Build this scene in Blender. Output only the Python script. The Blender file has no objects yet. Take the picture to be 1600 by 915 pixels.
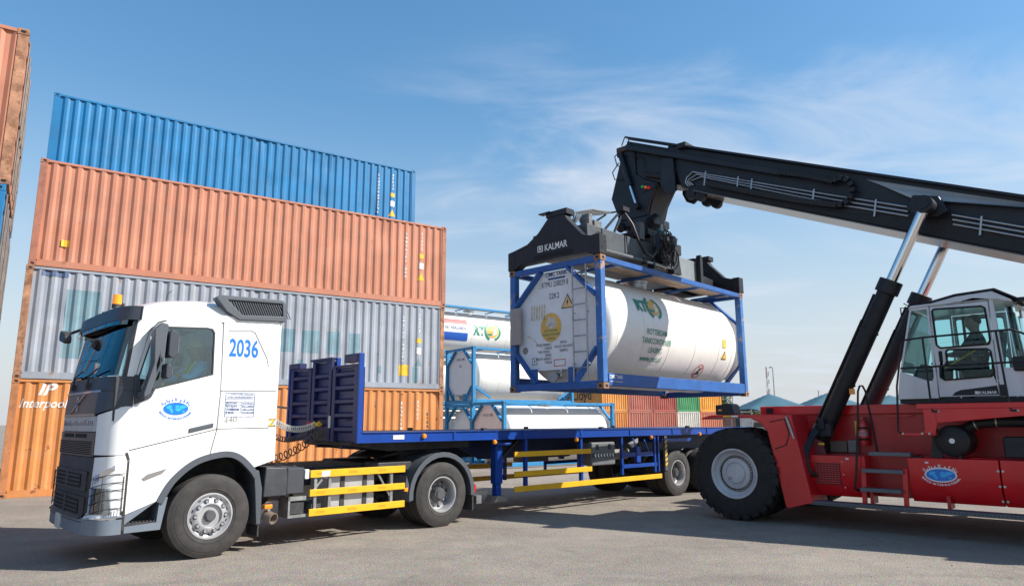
import bpy, bmesh, math, random
from mathutils import Vector, Matrix
from mathutils.geometry import tessellate_polygon
R = math.radians
PI = math.pi
random.seed(7)
scene = bpy.context.scene
COL = scene.collection

# ------------------------------------------------------------------ camera
cam_d = bpy.data.cameras.new('camera')
cam = bpy.data.objects.new('camera', cam_d)
COL.objects.link(cam)
cam_d.sensor_width = 36.0
cam_d.lens = 36.0 * 1087.8 / 1600.0
cam_d.clip_start = 0.1
cam_d.clip_end = 5000
PITCH, ROLL = 0.1838, 0.0042
rot = Matrix.Rotation(PI / 2 + PITCH, 4, 'X') @ Matrix.Rotation(-ROLL, 4, 'Z')
cam.matrix_world = Matrix.Translation((0, 0, 1.756)) @ rot
scene.camera = cam

# ------------------------------------------------------------------ sun, sky, exposure
SUN_AZ = Vector((1.0, -0.14, 0)).normalized()      # horizontal direction towards the sun
SUN_EL = R(40)
SUN_DIR = Vector((SUN_AZ.x * math.cos(SUN_EL), SUN_AZ.y * math.cos(SUN_EL), math.sin(SUN_EL)))
sun_d = bpy.data.lights.new('sun', 'SUN')
sun_d.energy = 5.0
sun_d.angle = R(0.53)
sun_d.color = (1.0, 0.955, 0.89)
sun = bpy.data.objects.new('sun', sun_d)
COL.objects.link(sun)
sun.rotation_euler = SUN_DIR.to_track_quat('Z', 'Y').to_euler()
sun.location = (60, 0, 60)

world = bpy.data.worlds.new('World')
scene.world = world
world.use_nodes = True
wn = world.node_tree.nodes
wl = world.node_tree.links
wn.clear()
w_out = wn.new('ShaderNodeOutputWorld')
w_bg = wn.new('ShaderNodeBackground')
w_bg.inputs['Strength'].default_value = 0.110
sky = wn.new('ShaderNodeTexSky')
sky.sky_type = 'NISHITA'
sky.sun_disc = False
sky.sun_elevation = SUN_EL
sky.sun_rotation = math.atan2(SUN_AZ.x, SUN_AZ.y)
sky.altitude = 0
sky.air_density = 1.25
sky.dust_density = 0.3
sky.ozone_density = 1.2
# thin high cirrus: noise on a plane far above, looked up by view direction
tc = wn.new('ShaderNodeTexCoord')
sep = wn.new('ShaderNodeSeparateXYZ')
wl.new(tc.outputs['Generated'], sep.inputs[0])
def wmath(op, a, b=None, clamp=False):
    n = wn.new('ShaderNodeMath'); n.operation = op; n.use_clamp = clamp
    for i, q in enumerate((a, b)):
        if q is None: continue
        if isinstance(q, (int, float)): n.inputs[i].default_value = q
        else: wl.new(q, n.inputs[i])
    return n.outputs[0]
zc = wmath('ADD', wmath('MAXIMUM', sep.outputs['Z'], 0.0), 0.10)
cx = wmath('DIVIDE', sep.outputs['X'], zc)
cy = wmath('DIVIDE', sep.outputs['Y'], zc)
comb = wn.new('ShaderNodeCombineXYZ')
wl.new(cx, comb.inputs[0]); wl.new(cy, comb.inputs[1])
mapn = wn.new('ShaderNodeMapping')
mapn.inputs['Rotation'].default_value = (0, 0, R(62))
mapn.inputs['Scale'].default_value = (0.75, 1.25, 1)
mapn.inputs['Location'].default_value = (2.2, 9.9, 0)
wl.new(comb.outputs[0], mapn.inputs[0])
n1 = wn.new('ShaderNodeTexNoise')
n1.inputs['Scale'].default_value = 1.35; n1.inputs['Detail'].default_value = 9
n1.inputs['Roughness'].default_value = 0.56; n1.inputs['Distortion'].default_value = 0.9
wl.new(mapn.outputs[0], n1.inputs[0])
n2 = wn.new('ShaderNodeTexNoise')
n2.inputs['Scale'].default_value = 0.42; n2.inputs['Detail'].default_value = 4
wl.new(mapn.outputs[0], n2.inputs[0])
cl = wn.new('ShaderNodeMapRange'); cl.interpolation_type = 'SMOOTHSTEP'
cl.inputs['From Min'].default_value = 0.42; cl.inputs['From Max'].default_value = 0.78
wl.new(n1.outputs[0], cl.inputs['Value'])
cl2 = wn.new('ShaderNodeMapRange'); cl2.interpolation_type = 'SMOOTHSTEP'
cl2.inputs['From Min'].default_value = 0.38; cl2.inputs['From Max'].default_value = 0.66
wl.new(wmath('ADD', n2.outputs[0], wmath('MULTIPLY', sep.outputs['X'], 0.16)), cl2.inputs['Value'])
cfac = wmath('MULTIPLY', wmath('MULTIPLY', cl.outputs[0], cl2.outputs[0]), 1.0, True)
# haze towards the horizon
hz = wn.new('ShaderNodeMapRange'); hz.interpolation_type = 'SMOOTHSTEP'
hz.inputs['From Min'].default_value = 0.44; hz.inputs['From Max'].default_value = -0.06
hz.inputs['To Max'].default_value = 0.97
wl.new(sep.outputs['Z'], hz.inputs['Value'])
mixh = wn.new('ShaderNodeMix'); mixh.data_type = 'RGBA'
hs = wn.new('ShaderNodeHueSaturation'); hs.inputs['Saturation'].default_value = 1.50; hs.inputs['Value'].default_value = 1.46; hs.inputs['Hue'].default_value = 0.500
gm = wn.new('ShaderNodeGamma'); gm.inputs['Gamma'].default_value = 0.78
wl.new(sky.outputs[0], gm.inputs['Color']); wl.new(gm.outputs[0], hs.inputs['Color'])
wl.new(hz.outputs[0], mixh.inputs['Factor'])
wl.new(hs.outputs[0], mixh.inputs['A'])
mixh.inputs['B'].default_value = (3.85, 4.10, 4.60, 1)
mixc = wn.new('ShaderNodeMix'); mixc.data_type = 'RGBA'
wl.new(cfac, mixc.inputs['Factor'])
wl.new(mixh.outputs['Result'], mixc.inputs['A'])
mixc.inputs['B'].default_value = (4.6, 5.0, 5.7, 1)
wl.new(mixc.outputs['Result'], w_bg.inputs['Color'])
wl.new(w_bg.outputs[0], w_out.inputs['Surface'])

vs = scene.view_settings
vs.view_transform = 'Standard'
vs.look = 'None'
vs.exposure = 0.56
vs.gamma = 1.0
vs.use_curve_mapping = False
scene.render.engine = 'CYCLES'
scene.cycles.max_bounces = 8
scene.cycles.transparent_max_bounces = 16

# ------------------------------------------------------------------ materials
MATS = {}
def mat(name, col, rough=0.5, metal=0.0, var=0.08, scale=2.5, bump=0.0, bscale=60.0, rust=0.0, rcol=(0.16, 0.065, 0.03),
        rscale=2.2, rthr=0.62, coat=0.0, streak=0.0, spec=0.5, dust=0.0, scrape=0.0):
    """Painted or bare surface: base colour with slow variation, optional rust spots, vertical streaks, fine relief."""
    if name in MATS: return MATS[name]
    m = bpy.data.materials.new(name); m.use_nodes = True
    nt = m.node_tree; N = nt.nodes; L = nt.links
    b = N['Principled BSDF']
    b.inputs['Roughness'].default_value = rough
    b.inputs['Metallic'].default_value = metal
    b.inputs['Specular IOR Level'].default_value = spec
    if coat:
        b.inputs['Coat Weight'].default_value = coat
        b.inputs['Coat Roughness'].default_value = 0.08
    tc = N.new('ShaderNodeTexCoord')
    def noise(sc, det=4, vec=None, rg=0.55):
        n = N.new('ShaderNodeTexNoise'); n.inputs['Scale'].default_value = sc; n.inputs['Detail'].default_value = det
        n.inputs['Roughness'].default_value = rg
        L.new(vec if vec else tc.outputs['Object'], n.inputs['Vector']); return n.outputs[0]
    def mixc(fac, A, B):
        x = N.new('ShaderNodeMix'); x.data_type = 'RGBA'
        L.new(fac, x.inputs['Factor'])
        for q, s in ((A, 'A'), (B, 'B')):
            if isinstance(q, tuple): x.inputs[s].default_value = (*q, 1)
            else: L.new(q, x.inputs[s])
        return x.outputs['Result']
    def rng(v, a, c, t0=0.0, t1=1.0):
        x = N.new('ShaderNodeMapRange'); x.inputs['From Min'].default_value = a; x.inputs['From Max'].default_value = c
        x.inputs['To Min'].default_value = t0; x.inputs['To Max'].default_value = t1
        L.new(v, x.inputs['Value']); return x.outputs[0]
    lo = tuple(max(0, c * (1 - var * 1.6)) for c in col); hi = tuple(min(1, c * (1 + var)) for c in col)
    c = mixc(rng(noise(scale, 6), 0.3, 0.7), lo, hi)
    if streak:
        mp = N.new('ShaderNodeMapping'); mp.inputs['Scale'].default_value = (7, 7, 0.35)
        L.new(tc.outputs['Object'], mp.inputs[0])
        s = rng(noise(1.6, 6, mp.outputs[0]), 0.52, 0.78, 0, streak)
        c = mixc(s, c, tuple(q * 0.45 + 0.02 for q in col))
    if dust:
        s = rng(noise(scale * 2.3, 8, None, 0.7), 0.42, 0.75, 0, dust)
        c = mixc(s, c, (0.36, 0.31, 0.25))
    if scrape:
        mp = N.new('ShaderNodeMapping'); mp.inputs['Scale'].default_value = (9, 9, 1.3); L.new(tc.outputs['Object'], mp.inputs[0])
        s = rng(noise(2.4, 8, mp.outputs[0], 0.72), 0.63, 0.70, 0, scrape)
        c = mixc(s, c, tuple(min(.75, q * 1.25 + 0.13) for q in col))
    rfac = None
    if rust:
        n = noise(rscale, 9, None, 0.68)
        rfac = rng(n, rthr, rthr + 0.07, 0, rust)
        c = mixc(rfac, c, rcol)
        rr = N.new('ShaderNodeMapRange'); L.new(rfac, rr.inputs['Value'])
        rr.inputs['To Min'].default_value = rough; rr.inputs['To Max'].default_value = 0.85
        L.new(rr.outputs[0], b.inputs['Roughness'])
    L.new(c, b.inputs['Base Color'])
    if bump:
        bp = N.new('ShaderNodeBump'); bp.inputs['Strength'].default_value = bump; bp.inputs['Distance'].default_value = 0.01
        L.new(noise(bscale, 4), bp.inputs['Height']); L.new(bp.outputs[0], b.inputs['Normal'])
    MATS[name] = m
    return m

def glass(name, tint, refl_rough=0.02, fac=0.08):
    """Tinted pane: sees through with a tint, mirrors the sky at grazing angles."""
    if name in MATS: return MATS[name]
    m = bpy.data.materials.new(name); m.use_nodes = True
    N = m.node_tree.nodes; L = m.node_tree.links
    N.remove(N['Principled BSDF'])
    out = N['Material Output']
    t = N.new('ShaderNodeBsdfTransparent'); t.inputs[0].default_value = (*tint, 1)
    g = N.new('ShaderNodeBsdfGlossy'); g.inputs['Roughness'].default_value = refl_rough
    g.inputs['Color'].default_value = (0.95, 0.98, 1, 1)
    f = N.new('ShaderNodeFresnel'); f.inputs['IOR'].default_value = 1.55
    a = N.new('ShaderNodeMath'); a.operation = 'ADD'; a.inputs[1].default_value = fac; a.use_clamp = True
    L.new(f.outputs[0], a.inputs[0])
    mx = N.new('ShaderNodeMixShader')
    L.new(a.outputs[0], mx.inputs[0]); L.new(t.outputs[0], mx.inputs[1]); L.new(g.outputs[0], mx.inputs[2])
    L.new(mx.outputs[0], out.inputs[0])
    MATS[name] = m
    return m

def emis(name, col, strength, base=None):
    if name in MATS: return MATS[name]
    m = bpy.data.materials.new(name); m.use_nodes = True
    b = m.node_tree.nodes['Principled BSDF']
    b.inputs['Base Color'].default_value = (*(base or col), 1); b.inputs['Roughness'].default_value = 0.25
    b.inputs['Emission Color'].default_value = (*col, 1); b.inputs['Emission Strength'].default_value = strength
    MATS[name] = m
    return m

# ------------------------------------------------------------------ geometry helpers
class G:
    """Collects shapes; build() links them as ONE mesh object."""
    def __init__(s, tf=None):
        s.v = []; s.f = []; s.tf = tf
    def add(s, vs, fs):
        o = len(s.v); s.v += [tuple(p) for p in vs]; s.f += [tuple(i + o for i in q) for q in fs]; return s
    def box(s, x0, x1, y0, y1, z0, z1):
        if x0 > x1: x0, x1 = x1, x0
        if y0 > y1: y0, y1 = y1, y0
        if z0 > z1: z0, z1 = z1, z0
        return s.add([(x0, y0, z0), (x1, y0, z0), (x1, y1, z0), (x0, y1, z0), (x0, y0, z1), (x1, y0, z1), (x1, y1, z1), (x0, y1, z1)],
                     [(0, 3, 2, 1), (4, 5, 6, 7), (0, 1, 5, 4), (1, 2, 6, 5), (2, 3, 7, 6), (3, 0, 4, 7)])
    def beam(s, p, q, w, h, up=(0, 0, 1)):
        p = Vector(p); q = Vector(q); d = (q - p).normalized(); u = Vector(up)
        if abs(d.dot(u)) > 0.99: u = Vector((1, 0, 0))
        a = d.cross(u).normalized() * (w / 2); b = a.cross(d).normalized() * (h / 2)
        vs = [p - a - b, p + a - b, p + a + b, p - a + b, q - a - b, q + a - b, q + a + b, q - a + b]
        return s.add(vs, [(0, 1, 2, 3), (7, 6, 5, 4), (0, 4, 5, 1), (1, 5, 6, 2), (2, 6, 7, 3), (3, 7, 4, 0)])
    def cyl(s, p, q, r, r2=None, n=20, caps=True):
        p = Vector(p); q = Vector(q); d = (q - p).normalized(); r2 = r if r2 is None else r2
        u = Vector((0, 0, 1)) if abs(d.z) < 0.9 else Vector((1, 0, 0))
        a = d.cross(u).normalized(); b = d.cross(a).normalized()
        vs = []
        for c, rr in ((p, r), (q, r2)):
            for i in range(n):
                t = 2 * PI * i / n; vs.append(c + a * rr * math.cos(t) + b * rr * math.sin(t))
        fs = [(i, (i + 1) % n, n + (i + 1) % n, n + i) for i in range(n)]
        if caps: fs += [tuple(range(n - 1, -1, -1)), tuple(range(n, 2 * n))]
        return s.add(vs, fs)
    def tube(s, pts, r, n=8):
        P = [Vector(p) for p in pts]; k = len(P); vs = []; a = None
        for i in range(k):
            d = (P[min(i + 1, k - 1)] - P[max(i - 1, 0)]).normalized()
            if a is None:
                u = Vector((0, 0, 1)) if abs(d.z) < 0.9 else Vector((1, 0, 0)); a = d.cross(u).normalized()
            else:
                a = (a - d * a.dot(d)).normalized()
            b = d.cross(a)
            for j in range(n):
                t = 2 * PI * j / n; vs.append(P[i] + (a * math.cos(t) + b * math.sin(t)) * r)
        fs = []
        for i in range(k - 1):
            for j in range(n):
                fs.append((i * n + j, i * n + (j + 1) % n, (i + 1) * n + (j + 1) % n, (i + 1) * n + j))
        fs += [tuple(range(n - 1, -1, -1)), tuple((k - 1) * n + j for j in range(n))]
        return s.add(vs, fs)
    def prism(s, outer, a, b, ax='y', holes=()):
        """2-D polygon (with holes) extruded along ax from a to b. ax y: (x,z); ax x: (y,z); ax z: (x,y)."""
        def p3(q, t):
            return {'y': (q[0], t, q[1]), 'x': (t, q[0], q[1]), 'z': (q[0], q[1], t)}[ax]
        loops = [list(outer)] + [list(h) for h in holes]
        tri = tessellate_polygon([[Vector((p[0], p[1], 0)) for p in l] for l in loops])
        flat = [p for l in loops for p in l]; n = len(flat)
        vs = [p3(p, a) for p in flat] + [p3(p, b) for p in flat]
        fs = [tuple(t) for t in tri] + [tuple(i + n for i in reversed(t)) for t in tri]
        o = 0
        for l in loops:
            k = len(l)
            for i in range(k):
                j = (i + 1) % k; fs.append((o + i, o + j, o + j + n, o + i + n))
            o += k
        return s.add(vs, fs)
    def lathe(s, prof, c, axis=(0, 1, 0), n=40, closed=False, cap=False):
        """prof: list of (radius, distance along axis)."""
        c = Vector(c); d = Vector(axis).normalized()
        u = Vector((0, 0, 1)) if abs(d.z) < 0.9 else Vector((1, 0, 0))
        a = d.cross(u).normalized(); b = d.cross(a).normalized(); k = len(prof); vs = []
        for (r, h) in prof:
            for i in range(n):
                t = 2 * PI * i / n; vs.append(c + d * h + (a * math.cos(t) + b * math.sin(t)) * r)
        fs = []
        for q in range(k if closed else k - 1):
            for i in range(n):
                q2 = (q + 1) % k
                fs.append((q * n + i, q * n + (i + 1) % n, q2 * n + (i + 1) % n, q2 * n + i))
        if cap and not closed:
            if prof[0][0] > 1e-4: fs.append(tuple(range(n - 1, -1, -1)))
            if prof[-1][0] > 1e-4: fs.append(tuple((k - 1) * n + i for i in range(n)))
        return s.add(vs, fs)
    def grid(s, fn, nu, nv):
        vs = [fn(i / nu, j / nv) for j in range(nv + 1) for i in range(nu + 1)]
        fs = [(j * (nu + 1) + i, j * (nu + 1) + i + 1, (j + 1) * (nu + 1) + i + 1, (j + 1) * (nu + 1) + i) for j in range(nv) for i in range(nu)]
        return s.add(vs, fs)
    def slab(s, fn, fn2, nu, nv):
        """Closed sheet between two surfaces."""
        o = [fn(i / nu, j / nv) for j in range(nv + 1) for i in range(nu + 1)]
        p = [fn2(i / nu, j / nv) for j in range(nv + 1) for i in range(nu + 1)]
        n = len(o); w = nu + 1; fs = []
        for j in range(nv):
            for i in range(nu):
                q = (j * w + i, j * w + i + 1, (j + 1) * w + i + 1, (j + 1) * w + i)
                fs.append(q); fs.append(tuple(k + n for k in reversed(q)))
        for i in range(nu):
            for a, b in ((i, i + 1), (nv * w + i + 1, nv * w + i)): fs.append((b, a, a + n, b + n))
        for j in range(nv):
            for a, b in (((j + 1) * w, j * w), (j * w + nu, (j + 1) * w + nu)): fs.append((b, a, a + n, b + n))
        return s.add(o + p, fs)
    def build(s, name, m, parent=None, bevel=0.0, smooth=35, fixn=True, seg=1):
        me = bpy.data.meshes.new(name)
        V = [s.tf(*p) for p in s.v] if s.tf else s.v
        me.from_pydata([tuple(p) for p in V], [], s.f)
        if fixn:
            bm = bmesh.new(); bm.from_mesh(me)
            bmesh.ops.recalc_face_normals(bm, faces=bm.faces)
            bm.to_mesh(me); bm.free()
        if smooth:
            me.polygons.foreach_set('use_smooth', [True] * len(me.polygons))
            me.set_sharp_from_angle(angle=R(smooth))
        me.materials.append(m)
        o = bpy.data.objects.new(name, me); COL.objects.link(o)
        if parent is not None: o.parent = parent
        if bevel:
            md = o.modifiers.new('bevel', 'BEVEL'); md.width = bevel; md.segments = seg; md.limit_method = 'ANGLE'; md.angle_limit = R(40)
            md.harden_normals = True
        return o

def tag(o, label, cat, group=None, kind=None):
    o['label'] = label
    if cat: o['category'] = cat
    if group: o['group'] = group
    if kind: o['kind'] = kind
    return o
def thing(name, label, cat, loc=(0, 0, 0), yaw=None, group=None):
    """An Empty at the thing's base; local x points along compass yaw (0 = +Y, clockwise)."""
    o = bpy.data.objects.new(name, None); COL.objects.link(o); o.empty_display_size = 0.3
    o.location = loc
    if yaw is not None: o.rotation_euler = (0, 0, PI / 2 - yaw)
    return tag(o, label, cat, group)
def node(name, parent, loc=(0, 0, 0), rot=(0, 0, 0)):
    o = bpy.data.objects.new(name, None); COL.objects.link(o); o.parent = parent
    o.location = loc; o.rotation_euler = rot; o.empty_display_size = 0.2
    return o
def inst(src, parent, loc=(0, 0, 0), rot=None, name=None):
    """A copy of one mesh object sharing its mesh."""
    o = src.copy(); COL.objects.link(o); o.parent = parent; o.location = loc
    if rot is not None: o.rotation_euler = rot
    return o
def copy_tree(o, parent=None):
    c = o.copy(); COL.objects.link(c); c.parent = parent
    for ch in list(o.children): copy_tree(ch, c)
    return c

_TXT = {}
def text_mesh(s, size=1.0, align='CENTER', bold=0.0):
    """Lettering as flat triangles: list of (x, y), faces."""
    key = (s, align, bold)
    if key not in _TXT:
        cu = bpy.data.curves.new('lettering', 'FONT'); cu.body = s; cu.size = 1.0; cu.align_x = align
        cu.offset = bold; cu.resolution_u = 3
        ob = bpy.data.objects.new('lettering', cu)
        me = bpy.data.meshes.new_from_object(ob)
        _TXT[key] = ([(v.co.x, v.co.y) for v in me.vertices], [tuple(p.vertices) for p in me.polygons])
        bpy.data.objects.remove(ob); bpy.data.curves.remove(cu); bpy.data.meshes.remove(me)
    V, F = _TXT[key]
    return [(x * size, y * size) for x, y in V], F

def lettering(s, size, parent, m, fn, name='lettering', align='CENTER', bold=0.0, xs=1.0, g=None, dx=0, dy=0):
    """fn maps flat (right, up) to a 3-D point; letters lie on that surface."""
    V, F = text_mesh(s, size, align, bold)
    own = g is None
    if own: g = G()
    g.add([fn(x * xs + dx, y + dy) for x, y in V], F)
    if own: return g.build(name, m, parent, smooth=0, fixn=False)
    return g
# ------------------------------------------------------------------ ground
def asphalt():
    m = bpy.data.materials.new('worn_asphalt'); m.use_nodes = True
    N = m.node_tree.nodes; L = m.node_tree.links; b = N['Principled BSDF']
    g = N.new('ShaderNodeNewGeometry')
    def noise(sc, det=5, rg=0.6, dist=0.0):
        n = N.new('ShaderNodeTexNoise'); n.inputs['Scale'].default_value = sc; n.inputs['Detail'].default_value = det
        n.inputs['Roughness'].default_value = rg; n.inputs['Distortion'].default_value = dist
        L.new(g.outputs['Position'], n.inputs['Vector']); return n.outputs[0]
    def rng(v, a, c, t0=0.0, t1=1.0):
        x = N.new('ShaderNodeMapRange'); x.inputs['From Min'].default_value = a; x.inputs['From Max'].default_value = c
        x.inputs['To Min'].default_value = t0; x.inputs['To Max'].default_value = t1; L.new(v, x.inputs['Value']); return x.outputs[0]
    def mx(f, A, B, mode='MIX'):
        x = N.new('ShaderNodeMix'); x.data_type = 'RGBA'; x.blend_type = mode
        if isinstance(f, float): x.inputs['Factor'].default_value = f
        else: L.new(f, x.inputs['Factor'])
        for q, s in ((A, 'A'), (B, 'B')):
            if isinstance(q, tuple): x.inputs[s].default_value = (*q, 1)
            else: L.new(q, x.inputs[s])
        return x.outputs['Result']
    c = mx(rng(noise(0.35, 7, 0.6, 0.4), 0.35, 0.66), (0.225, 0.193, 0.158), (0.310, 0.268, 0.220))
    c = mx(rng(noise(2.2, 8, 0.7), 0.35, 0.72, 0, 0.55), c, (0.150, 0.136, 0.122))
    # stone chips in the surface
    v = N.new('ShaderNodeTexVoronoi'); v.inputs['Scale'].default_value = 55
    L.new(g.outputs['Position'], v.inputs['Vector'])
    c = mx(0.28, c, v.outputs['Color'], 'OVERLAY')
    n_chip = noise(75, 5, 0.8)
    c = mx(rng(n_chip, 0.56, 0.66, 0, 0.75), c, (0.46, 0.42, 0.37))
    c = mx(rng(n_chip, 0.43, 0.33, 0, 0.8), c, (0.055, 0.050, 0.045))
    # oil drips and scuffs
    c = mx(rng(noise(1.15, 4, 0.5, 0.8), 0.66, 0.74, 0, 0.55), c, (0.075, 0.068, 0.062))
    # pale dust away from the wheels
    c = mx(rng(noise(0.12, 6, 0.65), 0.50, 0.68, 0, 0.55), c, (0.36, 0.31, 0.255))
    # faint cracks and old tyre tracks
    vc = N.new('ShaderNodeTexVoronoi'); vc.feature = 'DISTANCE_TO_EDGE'; vc.inputs['Scale'].default_value = 0.42
    wv = N.new('ShaderNodeVectorMath'); wv.operation = 'ADD'; L.new(g.outputs['Position'], wv.inputs[0])
    nw = N.new('ShaderNodeTexNoise'); nw.inputs['Scale'].default_value = 1.6; nw.inputs['Detail'].default_value = 6; L.new(g.outputs['Position'], nw.inputs['Vector'])
    L.new(nw.outputs['Color'], wv.inputs[1]); L.new(wv.outputs[0], vc.inputs['Vector'])
    crack = rng(vc.outputs['Distance'], 0.010, 0.003, 0, 1)
    ck = N.new('ShaderNodeMath'); ck.operation = 'MULTIPLY'; L.new(crack, ck.inputs[0]); L.new(rng(noise(0.5, 3), 0.54, 0.70, 0, 0.45), ck.inputs[1])
    c = mx(ck.outputs[0], c, (0.07, 0.062, 0.055))
    mp = N.new('ShaderNodeMapping'); mp.inputs['Rotation'].default_value = (0, 0, R(-38)); mp.inputs['Scale'].default_value = (0.05, 1.5, 1); L.new(wv.outputs[0], mp.inputs[0])
    nt = N.new('ShaderNodeTexNoise'); nt.inputs['Scale'].default_value = 1.3; nt.inputs['Detail'].default_value = 5; L.new(mp.outputs[0], nt.inputs['Vector'])
    c = mx(rng(nt.outputs[0], 0.54, 0.72, 0, 0.35), c, (0.135, 0.120, 0.104))
    L.new(c, b.inputs['Base Color'])
    b.inputs['Roughness'].default_value = 0.92; b.inputs['Specular IOR Level'].default_value = 0.25
    bp = N.new('ShaderNodeBump'); bp.inputs['Strength'].default_value = 0.55; bp.inputs['Distance'].default_value = 0.012
    ad = N.new('ShaderNodeMath'); ad.operation = 'ADD'
    L.new(v.outputs['Distance'], ad.inputs[0]); L.new(noise(30, 6, 0.7), ad.inputs[1])
    L.new(ad.outputs[0], bp.inputs['Height']); L.new(bp.outputs[0], b.inputs['Normal'])
    return m
g = G(); g.add([(-1500, -200, 0), (1500, -200, 0), (1500, 2500, 0), (-1500, 2500, 0)], [(0, 1, 2, 3)])
ground = g.build('ground', asphalt(), None, smooth=0)
ground['kind'] = 'structure'
tag(ground, 'pale worn asphalt yard with oil spots and dust', 'ground')
# loose stones lying on the yard
g = G(); rs = random.Random(3)
for _ in range(1500):
    y = 5.0 + 17 * rs.random() ** 1.5; x = rs.uniform(-0.85, 0.85) * y
    r = rs.uniform(0.004, 0.011) * (1.6 if rs.random() < 0.06 else 1)
    a = rs.random() * 6.28; vs = []
    for k in range(5):
        t = a + 2 * PI * k / 5; vs.append((x + r * math.cos(t) * rs.uniform(.7, 1.3), y + r * math.sin(t) * rs.uniform(.7, 1.3), 0.001))
    vs.append((x, y, r * 0.9))
    g.add(vs, [(0, 1, 5), (1, 2, 5), (2, 3, 5), (3, 4, 5), (4, 0, 5)])
st = g.build('loose_gravel', mat('gravel', (0.24, 0.215, 0.185), 0.95, var=0.35, scale=9), None, smooth=0)
tag(st, 'loose grit and small stones scattered over the asphalt', 'gravel', kind='stuff')

# ------------------------------------------------------------------ shipping containers
PITCHC = 0.2785
def corr_y(x, L, y_out=0.022, depth=0.037):
    """Depth of the pressed side sheet at x."""
    q = ((x - 0.16) % PITCHC) / PITCHC
    if q < 0.27: return y_out + depth
    if q < 0.50: return y_out + depth * (1 - (q - 0.27) / 0.23)
    if q < 0.77: return y_out
    return y_out + depth * (q - 0.77) / 0.23
def corr_breaks(x0, x1):
    xs = [x0]; k = math.floor((x0 - 0.16) / PITCHC)
    while True:
        b = 0.16 + k * PITCHC
        if b > x1: break
        for q in (0.0, 0.27, 0.50, 0.77):
            xx = b + q * PITCHC
            if x0 + 1e-4 < xx < x1 - 1e-4: xs.append(xx)
        k += 1
    return sorted(xs) + [x1]
def corr_sheet(g, x0, x1, z0, z1, L, off=0.0, rs=None, dents=0):
    """Pressed steel sheet seen from -y; dents push it a little."""
    xs = corr_breaks(x0, x1); nz = 8 if rs else 1
    D = [(rs.uniform(x0, x1), rs.uniform(z0, z1), rs.uniform(.09, .42), rs.uniform(.008, .042)) for _ in range(dents)] if rs else []
    vs = []
    for j in range(nz + 1):
        z = z0 + (z1 - z0) * j / nz
        for x in xs:
            y = corr_y(x, L) + off
            for (dx, dz, r, a) in D:
                q = ((x - dx) ** 2 + (z - dz) ** 2) / (r * r)
                if q < 4: y += a * math.exp(-q * 1.5)
            vs.append((x, y, z))
    n = len(xs); fs = [(j * n + i, j * n + i + 1, (j + 1) * n + i + 1, (j + 1) * n + i) for j in range(nz) for i in range(n - 1)]
    g.add(vs, fs)
def on_corr(o, L, off=0.004):
    """Cut a flat decal at the sheet's folds and press it onto them."""
    me = o.data; bm = bmesh.new(); bm.from_mesh(me)
    x0 = min(v.co.x for v in bm.verts); x1 = max(v.co.x for v in bm.verts)
    for x in corr_breaks(x0, x1)[1:-1]:
        bmesh.ops.bisect_plane(bm, geom=bm.verts[:] + bm.edges[:] + bm.faces[:], plane_co=(x, 0, 0), plane_no=(1, 0, 0))
    for v in bm.verts: v.co.y = corr_y(v.co.x, L) - off
    bm.to_mesh(me); bm.free()
    return o

M_HOLE = mat('dark_hole', (0.012, 0.012, 0.012), 0.9)
M_RUST = mat('rusty_steel', (0.30, 0.135, 0.06), 0.85, var=0.35, scale=6, bump=0.4, rust=0.8, rcol=(0.14, 0.06, 0.035), rscale=5, rthr=0.52)
_CAST = {}
def casting_mesh(m):
    if m.name in _CAST: return _CAST[m.name]
    g = G(); a, b, c = 0.178, 0.162, 0.118
    g.box(-a / 2, a / 2, -b / 2, b / 2, 0, c)
    me_o = g.build('corner_casting', m, None, bevel=0.008)
    h = G()
    def oval(fn, rx, rz):
        pts = []
        for k in range(12):
            t = 2 * PI * k / 12; pts.append(fn(rx * math.copysign(abs(math.cos(t)) ** .6, math.cos(t)), rz * math.copysign(abs(math.sin(t)) ** .6, math.sin(t))))
        h.add(pts, [tuple(range(12))])
    for sg in (-1, 1):
        oval(lambda u, w, s=sg: (u, s * (b / 2 + .002), .058 + w), 0.040, 0.026)
        oval(lambda u, w, s=sg: (s * (a / 2 + .002), u, .058 + w), 0.034, 0.026)
    oval(lambda u, w: (u, w, c + .002), 0.055, 0.030); oval(lambda u, w: (u, w, -.002), 0.055, 0.030)
    # holes join the casting mesh with a second material
    hm = h.build('x', M_HOLE, None, smooth=0)
    bm = bmesh.new(); bm.from_mesh(me_o.data); n0 = len(bm.faces); bm.from_mesh(hm.data)
    bm.faces.ensure_lookup_table()
    for f in bm.faces[n0:]: f.material_index = 1
    bm.to_mesh(me_o.data); bm.free(); me_o.data.materials.append(M_HOLE)
    bpy.data.objects.remove(hm)
    COL.objects.unlink(me_o)
    _CAST[m.name] = me_o
    return me_o
def castings(t, L, W, H, m):
    src = casting_mesh(m)
    for x in (0.089, L - 0.089):
        for y in (0.081, W - 0.081):
            for z in (0, H - 0.118):
                o = src.copy(); COL.objects.link(o); o.parent = t; o.location = (x, y, z)

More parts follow.
